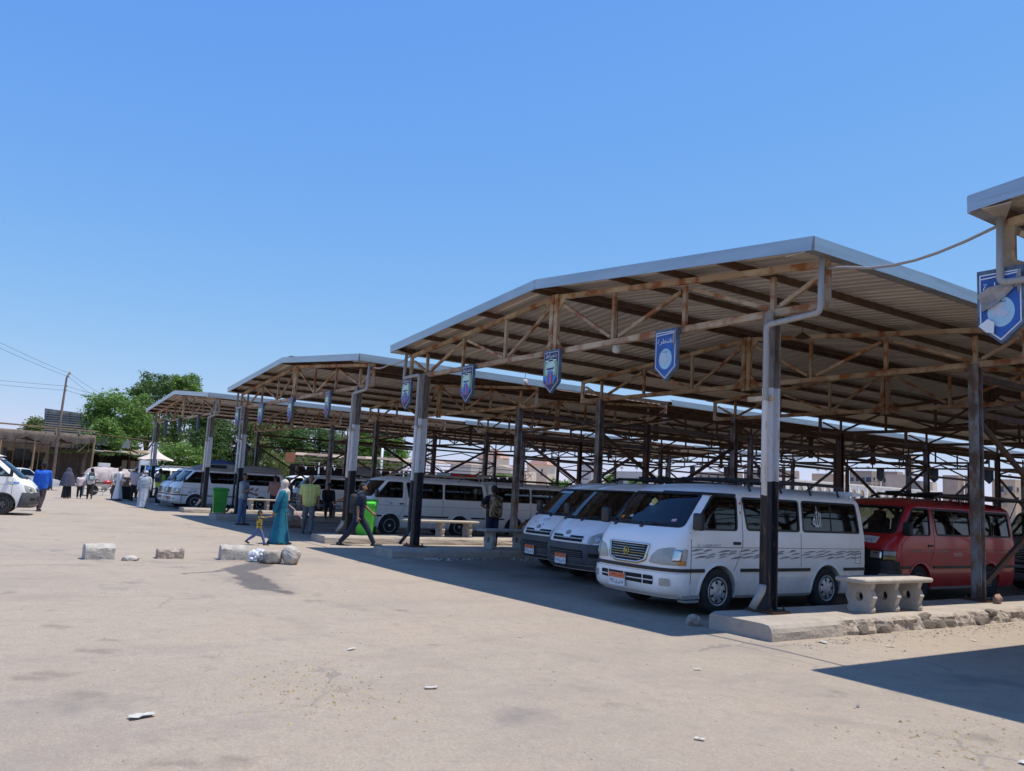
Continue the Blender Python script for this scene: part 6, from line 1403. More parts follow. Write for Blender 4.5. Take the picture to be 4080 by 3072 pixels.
# ------------------------------------------------------------------ far buildings
stucco = {}
def wallm(name, c, c2=None): 
    if name not in stucco: stucco[name] = mat(name, c, c2 or tuple(q*.86 for q in c), scale=.35, rough=.95, lo=.35, hi=.65)
    return stucco[name]
win_dark = mat('far_window_glass', (.05, .06, .08), rough=.25); win_frame = mat('far_window_frame', (.50, .47, .42), rough=.8); roof_pink = mat('pink_roof_tiles', (.48, .28, .21), (.40, .23, .17), scale=1.5, rough=.9)
def building(label, L, Rr, h, depth, m, wins=(), cat='apartment block', hip=False, dishes=0, base_z=0, split=0, parapet=.7, group=None):
    L = Vector((*L, 0)); Rr = Vector((*Rr, 0)); d = Rr-L; W_ = d.length; rz = math.atan2(d.y, d.x); B = thing('building', label, cat, L, rz, group)
    mb = MB(); mb.box((W_/2, depth/2, h/2), (W_, depth, h)); wl_ = obj('wall', mb, m, B)
    mb = MB(); mb.box((W_/2, -.06, h-.12), (W_+.1, .12, .25)); obj('cornice', mb, m, B)
    if parapet and not hip:
        mb = MB(); mb.box((W_/2, .1, h+parapet/2), (W_, .2, parapet)); mb.box((.1, depth/2, h+parapet/2), (.2, depth-.42, parapet)); mb.box((W_-.1, depth/2, h+parapet/2), (.2, depth-.42, parapet)); obj('parapet', mb, m, B)
    if hip:
        mb = MB(); e = .5; mb.v = [(-e, -e, h), (W_+e, -e, h), (W_+e, depth+e, h), (-e, depth+e, h), (W_*.4, depth/2, h+W_*.24), (W_*.6, depth/2, h+W_*.24)]; mb.f = [(0, 1, 5, 4), (1, 2, 5), (2, 3, 4, 5), (3, 0, 4), (3, 2, 1, 0)]; obj('roof', mb, roof_pink, B)
    for (u, z, w_, hh, kind) in wins:
        x = u*W_ if u <= 1 else u
        mb = MB(); t = .16
        for bx, bz, bw, bh in ((x, z+hh/2+t/2, w_+2*t, t), (x, z-hh/2-t/2, w_+2*t, t), (x-w_/2-t/2, z, t, hh), (x+w_/2+t/2, z, t, hh)): mb.box((bx, -.06, bz), (bw, .16, bh))
        f_ = obj('window', mb, win_frame if kind != 'blue' else navy_m, B); mb = MB(); mb.box((x, -.012, z), (w_, .02, hh)); obj('pane', mb, win_dark, f_)
        if kind == 'balcony': mb = MB(); mb.box((x, -.6, z-hh/2-.5), (w_+1.2, 1.2, .9)); obj('balcony', mb, wallm('balcony_grey', (.42, .36, .31)), B)
        if kind in ('ac',): mb = MB(); mb.box((x+.3, -.35, z-hh/2-.7), (.9, .5, .6)); obj('air_conditioner', mb, plate_w, B)
    if h > 14 and depth > 4 and wins:
        for z in (h-2.6, h-5.8):
            for q in np.arange(1.6, depth-1, 3.2):
                w_ = obj('window', MB().box((W_+.05, q, z), (.1, 1.5, 1.7)), win_frame, B); obj('pane', MB().box((W_+.11, q, z), (.03, 1.2, 1.4)), win_dark, w_)
    random.seed(int(abs(L.x*7)))
    for i in range(dishes):
        x = W_*(i+.5)/dishes+random.uniform(-.5, .5); D = obj('satellite_dish', MB().tube([(x, 1.5, h), (x, 1.5, h+parapet+1.0)], .05, 5), steel_dark, B); r_ = random.uniform(.5, .9); c = Vector((x, 1.2, h+parapet+1.3)); ax = Vector((.5, -.6, .6)).normalized(); u_ = ax.cross(Vector((0, 0, 1))).normalized(); v_ = ax.cross(u_); mb = MB()
        mb.loft([[tuple(c+ax*(.28*q*q*r_)+(u_*math.cos(t)+v_*math.sin(t))*q*r_) for t in np.linspace(0, 2*PI, 15)[:-1]] for q in (.02, .5, 1.)], cap=False); obj('bowl', mb, roof_dusty, D)
    return B
cream = wallm('cream_plaster', (.78, .64, .50)); tanm = wallm('tan_plaster', (.58, .43, .31)); greyb = wallm('grey_brick_plaster', (.42, .33, .26)); greyc = wallm('pale_grey_plaster', (.52, .49, .47)); whitew = wallm('white_plaster', (.86, .82, .76)); brownb = wallm('brown_block', (.46, .345, .265))
building('cream boundary wall left of the far villa', (-217.6, 120.3), (-205.2, 120.3), 10.3, 2.8, wallm('stained_cream', (.56, .52, .46)), cat='wall', parapet=0)
building('pale villa with a pink tiled hip roof, seen past the man with the backpack', (-221.7, 132.9), (-208.5, 132.9), 11.8, 3.3, cream, [(.72, 8.6, .9, 2.2, 'w')], 'villa', True)
building('long low cream building with a blue band behind the second shelter', (-213.0, 128.0), (-194.9, 128.0), 8, 4.5, cream, cat='building', parapet=.4)
building('second pale villa with a pink tiled roof, in the middle of the gap', (-221.1, 152.0), (-209.4, 152.0), 10.9, 3.3, cream, [(.75, 8.4, .9, 2.2, 'w')], 'villa', True)
building('low cream annexe beside the second villa', (-226.0, 144.0), (-210.1, 144.0), 7.6, 4.2, cream, cat='building')
building('pale grey tower with a dark slot, seen right of the second villa', (-288.2, 228.9), (-279.9, 228.9), 14.9, 2.7, greyc, [(.5, 9.0, 5.0, .5, 'w')], 'tower block')
building('low grey building behind the bushes', (-278.7, 240.3), (-258.8, 240.3), 12.6, 7.1, greyc, [(.3, 8.5, 3.5, 1.6, 'w')], 'building', dishes=2)
W3 = lambda zs, us, w_=1.5, hh=1.5, k='w': [(u, z, w_, hh, k) for z in zs for u in us]
building('long brown grey apartment block left of the nearest column', (-266.9, 281.3), (-246.3, 281.3), 14.8, 9.0, greyb, W3((10.2, 13.3), (.18, .42, .68, .9)), dishes=4)
building('apartment block behind the nearest column', (-250.4, 295.9), (-236.5, 295.9), 17, 6.7, greyb, W3((11.2, 14.6), (.25, .75), 1.8, 1.7), dishes=2)
building('brown apartment block just right of the nearest column with two framed windows', (-226.9, 289.4), (-218.5, 289.4), 16.4, 4.3, brownb, [(.35, 12.8, 2.2, 1.9, 'w'), (.8, 12.6, 1.5, 1.6, 'w')], dishes=2)
building('tan block with a flat pink edged roof', (-203.7, 281.9), (-191.8, 281.9), 14.9, 6.7, tanm, [], dishes=3)
building('large brown apartment block with balconies behind the arcade', (-214.2, 323.3), (-203.4, 323.3), 18.4, 6.6, greyb, W3((11.5, 15.3), (.12, .36, .62), 1.7, 1.9)+[(.86, 15.3, 2.6, 2.2, 'balcony')], dishes=2)
building('adjoining brown apartment block with a blue shop window', (-203.4, 330.4), (-196.0, 330.4), 18.6, 4.8, brownb, [(.3, 15.4, 2.6, 1.8, 'ac'), (.5, 11.0, 4.2, 2.0, 'blue'), (.8, 14.9, 1.2, 1.6, 'w')], dishes=2)
building('narrow pinkish block beside the minaret', (-191.6, 314.6), (-182.1, 314.6), 16.6, 6.3, wallm('pinkish_plaster', (.60, .46, .36)), [])
building('dark grey narrow block right of the minaret', (-164.7, 283.6), (-159.1, 283.6), 12.9, 3.8, wallm('dark_grey_block', (.27, .25, .24)), [], dishes=1)
building('small pale block with an arched top', (-170.0, 303.5), (-165.5, 303.5), 13.4, 3.2, cream, [])
building('big windowless brown block left of the blue grey column', (-154.1, 289.5), (-148.6, 289.5), 15.4, 4.1, brownb, [])
building('sunlit side of the big windowless block, its light set in a paler colour', (-148.0, 292.9), (-145.6, 292.9), 15.6, 1.8, tanm, [(.5, 12.5, 1.2, 1.6, 'w'), (.5, 9.3, 1.2, 1.6, 'w')])  # sun on the side face is painted as paler plaster
building('tan block with balconies at the far right', (-136.0, 287.6), (-128.5, 287.6), 14.2, 6.4, tanm, [(.35, 11.6, 2.6, 2.0, 'balcony'), (.8, 11.8, 1.6, 1.6, 'w'), (.35, 7.8, 2.6, 2.0, 'balcony')], dishes=2)
building('brown block at the right edge of the view', (-126.8, 296.5), (-118.5, 296.5), 13.8, 7.9, greyb, W3((11.0, 7.8), (.2, .5, .8), 1.8, 1.5), dishes=1)
def arcade():
    a = Vector((-120.0, 150.0, 0)); b = Vector((-120.0, 226.0, 0)); d = b-a; W_ = d.length; A = thing('arcade', 'long white arcade wall of pointed arches over a yellow base', 'arcade', a, math.atan2(d.y, d.x)); n = 21; s_ = W_/n; h = 8.3
    obj('base_wall', MB().box((W_/2, .9, 2.2), (W_, .3, 4.6)), wallm('yellow_plaster', (.80, .62, .34)), A); obj('back_wall', MB().box((W_/2, 1.0, 6.3), (W_, .25, 3.5)), cream, A); obj('cap_band', MB().box((W_/2, .35, h-.1), (W_, .6, .3)), whitew, A)
    mb = MB(); mb.box((0, .4, 6.4), (.45, .5, 3.6)); pm = mb.mesh('pilaster', whitew); mb = MB(); w_ = s_/2-.22
    top = 3.6; arch = [(-w_, 0), (-w_*.72, 0), (-w_*.72, 1.5), (-w_*.45, 2.15), (0, 2.6), (w_*.45, 2.15), (w_*.72, 1.5), (w_*.72, 0), (w_, 0), (w_, top), (-w_, top)]
    mb.prism([(x, 0, z) for x, z in arch], (0, 0, 0), (0, .3, 0)); am = mb.mesh('pointed_arch', whitew); b_ = bmesh.new(); b_.from_mesh(am); bmesh.ops.triangulate(b_, faces=[f_ for f_ in b_.faces if len(f_.verts) > 4]); bmesh.ops.recalc_face_normals(b_, faces=b_.faces); b_.to_mesh(am); b_.free()
    dm = MB().box((0, 0, 0), (w_*1.4, .1, .9)).mesh('dark_opening', win_dark)
    for i in range(n):
        link('pilaster', pm, A, (i*s_, 0, 0)); link('pointed_arch', am, A, ((i+.5)*s_, .3, 4.6)); link('dark_opening', dm, A, ((i+.5)*s_, .8, 5.1))
arcade()
building('low cream shed with grey roof sheets left of the arcade', (-146.0, 172.2), (-135.7, 172.2), 7.6, 5.1, cream, [], 'shed')
M_ = thing('minaret', 'slender pale minaret with a round balcony behind the apartment blocks', 'minaret', (-203.9, 353.3, 0)); obj('shaft', MB().lathe([(2.6, 0), (2.6, 18), (2.0, 18.2), (1.7, 27.5), (1.5, 36)], 16), wallm('pink_stone', (.62, .48, .40)), M_, smooth=True, angle=40)
for z in (27.5, 36.2): obj('balcony', MB().lathe([(1.7, z-1.0), (2.9, z), (2.9, z+1.0), (2.6, z+1.0), (2.6, z+.2), (1.6, z+.2)], 16), whitew, M_)
obj('cupola', MB().lathe([(1.3, 36), (1.3, 39), (.9, 40.5), (.001, 42)], 14), whitew, M_, smooth=True)
def lampost(loc, h, label, double=False):
    T = thing('street_lamp', label, 'street lamp', loc, R(55)); obj('pole', MB().tube([(0, 0, 0), (0, 0, h)], [.09, .05], 8), galv, T)
    for s_ in ((-1, 1) if double else (1,)): obj('arm', MB().tube([(0, 0, h-.05), (s_*1.2, 0, h+.15)], .035, 6), galv, T); obj('lamp_head', MB().box((s_*1.5, 0, h+.15), (.7, .22, .10)), roof_dusty, T)
lampost((-84.7, 50.3, 0), 5.7, 'grey street lamp with one arm seen past the second shelter'); lampost((-83.4, 52.6, 0), 4.3, 'shorter street lamp over the green bush', True)
M_ = thing('lattice_mast', 'far lattice mast seen beyond the kiosk row', 'mast', (-212.4, 109.2, 0))
for sx in (-1, 1):
    for sy in (-1, 1): obj('mast_leg', MB().tube([(sx*.9, sy*.9, 0), (sx*.7, sy*.7, 17)], .09, 5), roof_dusty, M_)
for k in range(14):
    mb = MB()
    for sy in (-1, 1): mb.tube([(-.9, sy*.85, k*1.2), (.9, sy*.85, k*1.2+1.2)], .05, 4); mb.tube([(sy*.85, -.9, k*1.2), (sy*.85, .9, k*1.2+1.2)], .05, 4)
    tag(obj('mast_lattice', mb, roof_dusty, M_), kind='stuff')
lp = thing('white_post', 'tall white post among the shelter columns by the kiosks', 'post', (-78.3, 31.0, 0)); obj('pole', MB().tube([(0, 0, 0), (0, 0, 6.1)], .14, 8), bwhite, lp, smooth=True)

# ------------------------------------------------------------------ market awning, poles and cafe at the left   (local x runs right in the picture, local y away)
wood = mat('weathered_wood', (.30, .215, .125), (.22, .15, .09), scale=6, rough=.9); awn = mat('brown_awning_cloth', (.155, .12, .10), (.11, .085, .07), scale=3, rough=.95, bump=.5, bscale=9); curtain = mat('dark_brown_curtain', (.07, .045, .033), (.045, .03, .024), scale=4, rough=.95); wall_br = mat('grey_brown_wall', (.15, .12, .10), (.11, .09, .075), scale=1.5, rough=.95)
Mk = thing('market_awning', 'long brown cloth awning on wooden posts at the far left', 'awning', (-82, -1.5, 0), PI/2)
rings = []
for i in range(80):
    x = -14+17.6*i/79; ph = (x+14)/2.95; sc_l = abs(math.sin(ph*PI))**.6; drop = .50+.45*sc_l+.05*math.sin(x*7)
    rings.append([(x, 7, 4.1+.1*math.sin(x*2)), (x, 3.5, 4.35+.15*math.sin(x*1.3)), (x, .3, 4.75), (x, 0, 4.85), (x, -.06+.03*math.sin(x*9), 4.85-drop*.5), (x, -.02+.05*math.sin(x*6), 4.85-drop)])
obj('awning_cloth', MB().loft(rings, close=False, cap=False), awn, Mk, smooth=True)
for x in (-13.8, -4.2, -1.45, 3.55): obj('post', MB().tube([(x, .1, 0), (x+.06, .1, 4.8)], .09, 8), wood, Mk)
for i, x in enumerate(np.linspace(-10, 1.2, 12)): obj('post', MB().tube([(x, 2.5+(i % 3)*1.5, 0), (x+.05, 2.5+(i % 3)*1.5, 4.3)], .05, 6), wood, Mk)
obj('top_rail', MB().beam((-14, 0, 5.42), (3.8, 0, 5.24), .10, .14), wood, Mk)
for x in (-8.4, -5.2, .2, 2.2): obj('short_upright', MB().beam((x, 0, 4.8), (x, 0, 5.32), .12, .12), wood, Mk)
obj('brace', MB().beam((2.3, .1, 3.2), (3.4, .1, 4.4), .08), wood, Mk); obj('brace', MB().beam((.6, .1, 3.6), (3.3, .1, 4.2), .06), wood, Mk)
B = thing('shop_building', 'grey brown shop wall with barred windows in the shade of the awning', 'building', (-82, -1.5, 0), PI/2)
obj('wall', MB().box((-5.3, 8.2, 2.2), (18.4, .3, 4.4)), wall_br, B); obj('roof_edge', MB().box((-7, 7.2, 3.80), (15, 1.4, .10)), galv_rust, B)
for x in (-12.4, -10.5, -8.3, -6.1, -3.9, -1.8):
    w_ = obj('window', MB().box((x, 8.03, 2.65), (1.35, .04, 1.25)), win_dark, B); mb = MB()
    for k in range(4): mb.beam((x-.6+k*.4, 7.98, 2.03), (x-.6+k*.4, 7.98, 3.27), .03)
    mb.tube([(x+.25*math.cos(a), 7.97, 2.65+.25*math.sin(a)) for a in np.linspace(0, 2*PI, 13)], .015, 4); mb.beam((x-.65, 7.96, 2.65), (x+.65, 7.96, 2.65), .03); obj('window_bars', mb, wood, w_)
Cn = thing('curtain_screen', 'dark brown curtain screen under the awning, right of the utility pole', 'screen', (-82, -1.5, 0), PI/2)
def drape(x0, x1, y, z0, z1, m, parent, name, amp=.08, f=5):
    rings = [];
    for i in range(70): x = x0+(x1-x0)*i/69; rings.append([(x, y+amp*math.sin(x*f*2), z0), (x, y+amp*math.sin(x*f*2+.3), (z0+z1)/2), (x, y+amp*.6*math.sin(x*f*2+.6), z1)])
    return obj(name, MB().loft(rings, close=False, cap=False), m, parent, smooth=True)
for i in range(4): drape(.05+i*.88, .05+(i+1)*.88-.03, 1.8, .1, 3.5, curtain, Cn, 'curtain')
for i in range(7): drape(-9.5+i*1.35, -9.5+(i+1)*1.35-.04, 6.0, .1, 2.1, curtain, Cn, 'curtain')
Tr = thing('trellis', 'small wooden trellis with a drying garland over the dark curtain', 'trellis', (-82, -1.5, 0), PI/2)
for z in (3.0, 3.75): obj('rail', MB().beam((.3, 1.2, z+.1), (3.4, 1.2, z+.35), .05), wood, Tr)
for k in range(7): obj('stile', MB().beam((.4+k*.48, 1.18, 3.05+k*.03), (.4+k*.48, 1.18, 3.85+k*.04), .05), wood, Tr)
foliage([((.2+k*.4, 1.0, 3.0+.04*k), .16) for k in range(8)], 500, .12, 77, leaf_c, Tr)
K = MB(); K.box((-80.3, -1.2, .07), (4.2, 17, .14)); tag(obj('pavement', K, conc), 'low concrete kerb in front of the brown awning', kind='structure')
Bb = thing('billboard', 'back of a large weathered billboard of grey sheets rising over the awning', 'billboard', (-102, -.6, 0), PI/2)
obj('sheet_panel', MB().loft([[(x, 0, z) for x, z in ((-.1, 5.2), (4.7, 5.2), (4.75, 8.0), (-.3, 8.25))], [(x, .08, z) for x, z in ((-.1, 5.2), (4.7, 5.2), (4.75, 8.0), (-.3, 8.25))]]), mat('weathered_grey_board', (.12, .14, .155), (.18, .20, .21), scale=2, rough=.8), Bb, fix=True)
for k, z in enumerate(np.linspace(5.3, 7.95, 11)): obj('slat', MB().beam((-.12, -.06, z+.0), (4.72, -.06, z-.02), .05, .06 if k > 5 else .10), conc if k < 6 else roof_dusty, Bb)
for x in (.1, 1.3, 2.4, 3.5, 4.55): obj('upright', MB().beam((x, -.02, 5.0), (x, -.02, 8.1), .08, .08), steel_dark, Bb)
for x in (.4, 4.2): obj('leg', MB().tube([(x, .3, 0), (x, .3, 6)], .12, 8), steel_dark, Bb)
U = thing('utility_pole', 'leaning weathered wooden utility pole in front of the awning', 'utility pole', (-80.2, -1.25, 0)); obj('pole', MB().tube([(0, 0, 0), (.0, .02, 6.4), (0, .10, 10.0), (0, .32, 10.6)], [.14, .115, .085, .06], 10), mat('grey_brown_pole', (.24, .19, .15), (.15, .11, .09), scale=5, rough=.9, stretch=(3, 3, .5)), U, smooth=True)
for z, y in ((9.2, .06), (8.8, .05), (10.1, .1), (10.4, .22)): obj('insulator', MB().lathe([(.05, -.06), (.08, 0), (.04, .08)], 8, (-.05, y+.12, z)), steel_dark, U); obj('bracket', MB().beam((0, y, z), (0, y+.16, z), .03), steel_dark, U)
wire = mat('power_wire', (.03, .03, .03), rough=.7)
for k, (p, lb) in enumerate((([(-52, -12.5, 11.2), (-80.2, -.9, 10.4), (-96, 6.0, 9.4)], 'upper power wire over the market, running down to the trees'), ([(-52, -12.6, 10.8), (-80.2, -1.0, 10.1), (-96, 5.2, 9.0)], 'second power wire just below the upper one'),
                             ([(-81, -20, 9.6), (-80.2, -1.05, 9.2), (-84, 9, 8.2)], 'level power wire at the left'), ([(-81, -20, 9.2), (-80.2, -1.05, 8.8), (-84, 9, 7.9)], 'lowest power wire at the left'))):
    cable('power_wire', p, .012, wire, lb, 'wire', 'power wires at the utility pole', sag=.25)
# parked car, covered car, motorcycle, table
def sedan(label, loc, rz, m):
    S = thing('parked_car', label, 'car', loc, rz); prof = [(0, .45, .62), (.15, .72, .74), (.9, .86, .80), (1.35, .92, .82), (1.9, 1.36, .66), (2.4, 1.43, .64), (3.1, 1.40, .64), (3.65, 1.02, .78), (4.2, .94, .78), (4.38, .60, .68)]
    rings = []
    for y, zt, w_ in prof: rings.append([(-w_*.98, y, .25), (-.82*min(1, w_/.72), y, .5), (-.83*min(1, w_/.70), y, min(zt, .88)*.98), (-w_, y, zt-.04), (-w_*.7, y, zt), (w_*.7, y, zt), (w_, y, zt-.04), (.83*min(1, w_/.70), y, min(zt, .88)*.98), (.82*min(1, w_/.72), y, .5), (w_*.98, y, .25)])
    obj('body', MB().loft(rings), m, S, smooth=True, angle=35, fix=True)
    for sx in (-1, 1):
        for y0, y1, y2, y3 in ((1.5, 1.95, 2.45, 2.45), (2.52, 2.52, 3.1, 3.5)): obj('side_window', MB().prism([(sx*.80, y0, .93), (sx*.68, y1, 1.33), (sx*.68, y2, 1.35), (sx*.80, y3, .95)], (0, 0, 0), (sx*.02, 0, 0)), glass_dark, S, fix=True)
        for y in (.85, 3.5): obj('wheel', MB().lathe([(.2, -.09), (.30, -.08), (.30, .08), (.2, .09), (.001, .06)], 20, (sx*.74, y, .30), 'x'), rubber, S, smooth=True, angle=40)
        obj('headlamp', MB().box((sx*.5, .06, .62), (.3, .1, .14)), foggy, S)
    obj('windscreen', MB().prism([(-.70, 1.38, .94), (.70, 1.38, .94), (.58, 1.86, 1.35), (-.58, 1.86, 1.35)], (0, 0, 0), (0, -.02, .02)), glass_dark, S, fix=True); return S
sedan('white saloon car mostly hidden behind the left minibus and the man in blue', (-58.0, -2.9, 0), PI, paint_white)
tarp = mat('striped_dust_sheet', (.50, .43, .40), (.36, .30, .28), scale=1.2, rough=.95, bump=.5, bscale=6, stretch=(1, 4, 1))
Tc = thing('covered_car', 'car under a pale brown striped dust sheet behind the motorcycle', 'covered car', (-67.5, 1.5, 0), PI/2); rings = []
for i in range(25):
    x = -1.75+3.5*i/24; t = abs(x)/1.75; h = 1.83*(1-.10*t**2-.55*max(0, t-.8)**1*2.2) if x < 0 else 1.80*(1-.08*t**2-.35*max(0, t-.75)*2); w_ = .95
    rings.append([(x+.05*math.sin(a*9), w_*math.cos(a)*(1 if abs(math.cos(a)) < .8 else 1.05)+.05*math.sin(x*8+a*3), max(.12, h*math.sin(a)**.45 if math.sin(a) > 0 else .12)+.02*math.sin(x*11)) for a in np.linspace(.02, PI-.02, 22)])
obj('dust_sheet', MB().loft(rings, close=False, cap=False), tarp, Tc, smooth=True)
for x in (-1.2, 1.2): obj('wheel', MB().lathe([(.2, -.09), (.30, -.08), (.30, .08), (.2, .09)], 18, (x, -.8, .30), 'y'), rubber, Tc)
Mc = thing('motorcycle', 'red and black motorcycle parked in front of the covered car', 'motorcycle', (-49.8, -1.25, 0), PI/2+.12)
for x, nm in ((-.62, 'rear_wheel'), (.66, 'front_wheel')):
    w_ = obj(nm, MB().lathe([(.23, -.04), (.29, -.045), (.31, 0), (.29, .045), (.23, .04)], 26, (x, 0, .31), 'y'), rubber, Mc, smooth=True, angle=40); mb = MB()
    for k in range(9): a = 2*PI*k/9; mb.tube([(x, 0, .31), (x+.24*math.cos(a), 0, .31+.24*math.sin(a))], .008, 4)
    mb.lathe([(.05, -.05), (.05, .05)], 10, (x, 0, .31), 'y'); obj('spokes', mb, chrome_old, w_)
obj('frame', MB().tube([(-.62, .05, .31), (-.25, .05, .40), (.05, .05, .35), (.30, 0, .55), (.42, 0, .88), (-.05, 0, .72), (-.55, 0, .70)], .022, 6), trim, Mc)
obj('fork', MB().tube([(.66, -.07, .31), (.42, -.06, .95), (.36, -.06, 1.02)], .022, 6), chrome_old, Mc); obj('fork', MB().tube([(.66, .07, .31), (.42, .06, .95), (.36, .06, 1.02)], .022, 6), chrome_old, Mc)
mb = MB(); mb.lathe([(.03, -.28), (.10, -.20), (.13, 0), (.11, .20), (.04, .28)], 12, (.16, 0, .82), 'x'); obj('fuel_tank', mb, paint_red, Mc, smooth=True)
me = bevel_mesh(MB().box((-.32, 0, .80), (.62, .24, .09)).mesh('saddle', trim), .03, 3); link('saddle', me, Mc)
me = bevel_mesh(MB().box((.02, 0, .42), (.30, .26, .28)).mesh('engine', chrome_old), .04, 2); link('engine', me, Mc); obj('exhaust', MB().tube([(.12, -.14, .35), (.0, -.16, .24), (-.7, -.16, .28)], .035, 8), chrome, Mc)
obj('handlebar', MB().tube([(.25, -.36, 1.04), (.36, -.1, 1.04), (.36, .1, 1.04), (.25, .36, 1.04)], .014, 6), chrome_old, Mc); obj('head_light', MB().lathe([(.001, -.05), (.08, -.02), (.09, .06), (.001, .08)], 12, (.46, 0, .92), 'x'), chrome, Mc, smooth=True)
for s_ in (-1, 1): obj('mirror', MB().tube([(.30, s_*.26, 1.04), (.26, s_*.32, 1.22)], .008, 5).lathe([(.001, -.012), (.06, 0), (.001, .012)], 10, (.26, s_*.32, 1.26), 'x'), trim, Mc)
obj('mudguard', MB().tube([(.66+.33*math.cos(a), 0, .31+.33*math.sin(a)) for a in np.linspace(.2, 2.4, 9)], .045, 6), trim, Mc); obj('side_stand', MB().tube([(-.05, -.1, .3), (-.12, -.26, .0)], .012, 5), trim, Mc)
Tb = thing('vendor_table', 'small dark draped table between the man in the white robe and the one in pink', 'table', (-42.3, -1.45, 0), PI/2)
me = bevel_mesh(MB().box((0, 0, .82), (.95, .6, .05)).mesh('table_top', wood), .01, 1); link('table_top', me, Tb); obj('cloth_skirt', MB().box((0, 0, .42), (.90, .54, .72)), black_c, Tb)
for sx in (-1, 1):
    for sy in (-1, 1): obj('leg', MB().beam((sx*.44, sy*.27, 0), (sx*.44, sy*.27, .8), .04), trim, Tb)
cb = obj('cardboard_box', MB().box((0, 0, 0), (.30, .3, .42)), mat('cardboard', (.36, .19, .08), rough=.9), None, (-42.3, -1.28, 1.06)); tag(cb, 'brown cardboard box standing on the vendor table', 'box')
# cafe
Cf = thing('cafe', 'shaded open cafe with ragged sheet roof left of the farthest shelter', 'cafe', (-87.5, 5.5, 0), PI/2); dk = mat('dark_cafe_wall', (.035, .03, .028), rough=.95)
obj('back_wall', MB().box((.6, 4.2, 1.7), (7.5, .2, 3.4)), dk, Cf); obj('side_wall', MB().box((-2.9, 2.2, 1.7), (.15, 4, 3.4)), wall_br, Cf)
random.seed(5)
for i in range(7):
    x = -2.9+i*1.12; mb = MB(); z = 3.45+random.uniform(-.08, .1); mb.loft([[(x+.05, -.5, z-.05), (x+1.15, -.5, z-.1+random.uniform(-.08, .08)), (x+1.15, 4.4, z+.35), (x+.05, 4.4, z+.35)], [(x+.05, -.5, z), (x+1.15, -.5, z-.03), (x+1.15, 4.4, z+.4), (x+.05, 4.4, z+.4)]]); obj('roof_sheet', mb, (galv, galv_rust, paper_m, galv_rust, wood, galv, galv_rust)[i], Cf, fix=True)
foliage([((-2.6+k*.55, -.55, 3.25-.1*math.sin(k)), .22) for k in range(13)], 1700, .12, 81, leaf_b, Cf)
obj('upper_beam', MB().tube([(-2.8, 0, 5.2), (-.3, 0, 5.05), (1.5, 0, 4.95), (4.6, 0, 4.75)], .06, 7), steel_mid, Cf)
for i in range(4): obj('sheet_panel', MB().box((-2.1+i*.85, 1.0, 4.55-.05*i), (.82, .04, .85)), mat('blue_grey_sheet', (.24, .27, .31), (.18, .20, .23), scale=3, rough=.6) if 'blue_grey_sheet' not in MATS else MATS['blue_grey_sheet'], Cf)
for x in (-2.8, .8, 4.4): obj('post', MB().beam((x, 0, 0), (x, 0, 4.9), .09), steel_mid, Cf)
for x in (.75, 1.6, 2.2): obj('stone_pier', MB().box((x, 2.5, 1.4), (.5, .4, 2.6)), conc_rough, Cf)
def fridge(label, loc, m, w_=.75, h=1.9):
    F = thing('display_fridge', label, 'fridge', loc, PI/2); link('cabinet', bevel_mesh(MB().box((0, 0, h/2), (w_*2, .7, h)).mesh('cabinet', m), .02, 2), F)
    for s_ in (-1, 1):
        d_ = obj('door', MB().box((s_*w_/2, -.37, h*.46), (w_*.86, .03, h*.72)), glass_mid, F); obj('door_frame', MB().beam((s_*w_/2-w_*.45, -.4, .1), (s_*w_/2-w_*.45, -.4, h*.84), .04).beam((s_*w_/2+w_*.45, -.4, .1), (s_*w_/2+w_*.45, -.4, h*.84), .04), m, d_)
        for z in (.5, .95, 1.35): obj('shelf', MB().box((s_*w_/2, -.385, z), (w_*.8, .01, .03)), m, d_)
    return F
fridge('white two door display fridge in the cafe beside the awning', (-86.2, 3.75, .15), bwhite, .55, 2.1); fridge('blue two door display fridge behind the old man', (-78.0, 6.9, .1), azure_m, .55, 2.0); fridge('white chest behind the blue fridge', (-80.5, 6.6, .1), bwhite, .5, 2.6)
for i, (x, y) in enumerate(((-84.6, 4.7), (-84.6, 5.4), (-84.4, 6.1))):
    t = thing('plastic_table', ('white plastic table next to the white fridge', 'white plastic table in the middle of the cafe', 'white plastic table at the right of the cafe')[i], 'table', (x, y, 1.0)); obj('table_top', MB().lathe([(.001, .74), (.36, .74), (.38, .71), (.3, .70), (.001, .70)], 18), bwhite, t); obj('pedestal', MB().lathe([(.22, 0), (.06, .12), (.05, .5), (.2, .70)], 12), bwhite, t, smooth=True)
Um = thing('parasol', 'cream square parasol with raised point in front of the trees', 'parasol', (-60.0, 3.55, 0)); n = 4; c_m = mat('cream_canvas', (.62, .54, .46), (.56, .48, .41), scale=2, rough=.9); rings = []
for k in range(9):
    t = k/8; ring = []
    for i in range(32):
        a = 2*PI*i/32; r_ = 1.25*t/max(abs(math.cos(a)), abs(math.sin(a)))*(.86+.14*abs(math.sin(2*a+PI/2))); ring.append((r_*math.cos(a), r_*math.sin(a), 3.55-1.0*t**.55*1.05+.12*t*abs(math.cos(2*a))))
    rings.append(ring)
obj('canopy', MB().loft(rings, cap=False), c_m, Um, smooth=True); obj('pole', MB().tube([(0, 0, 0), (0, 0, 3.5)], .025, 8), bwhite, Um)
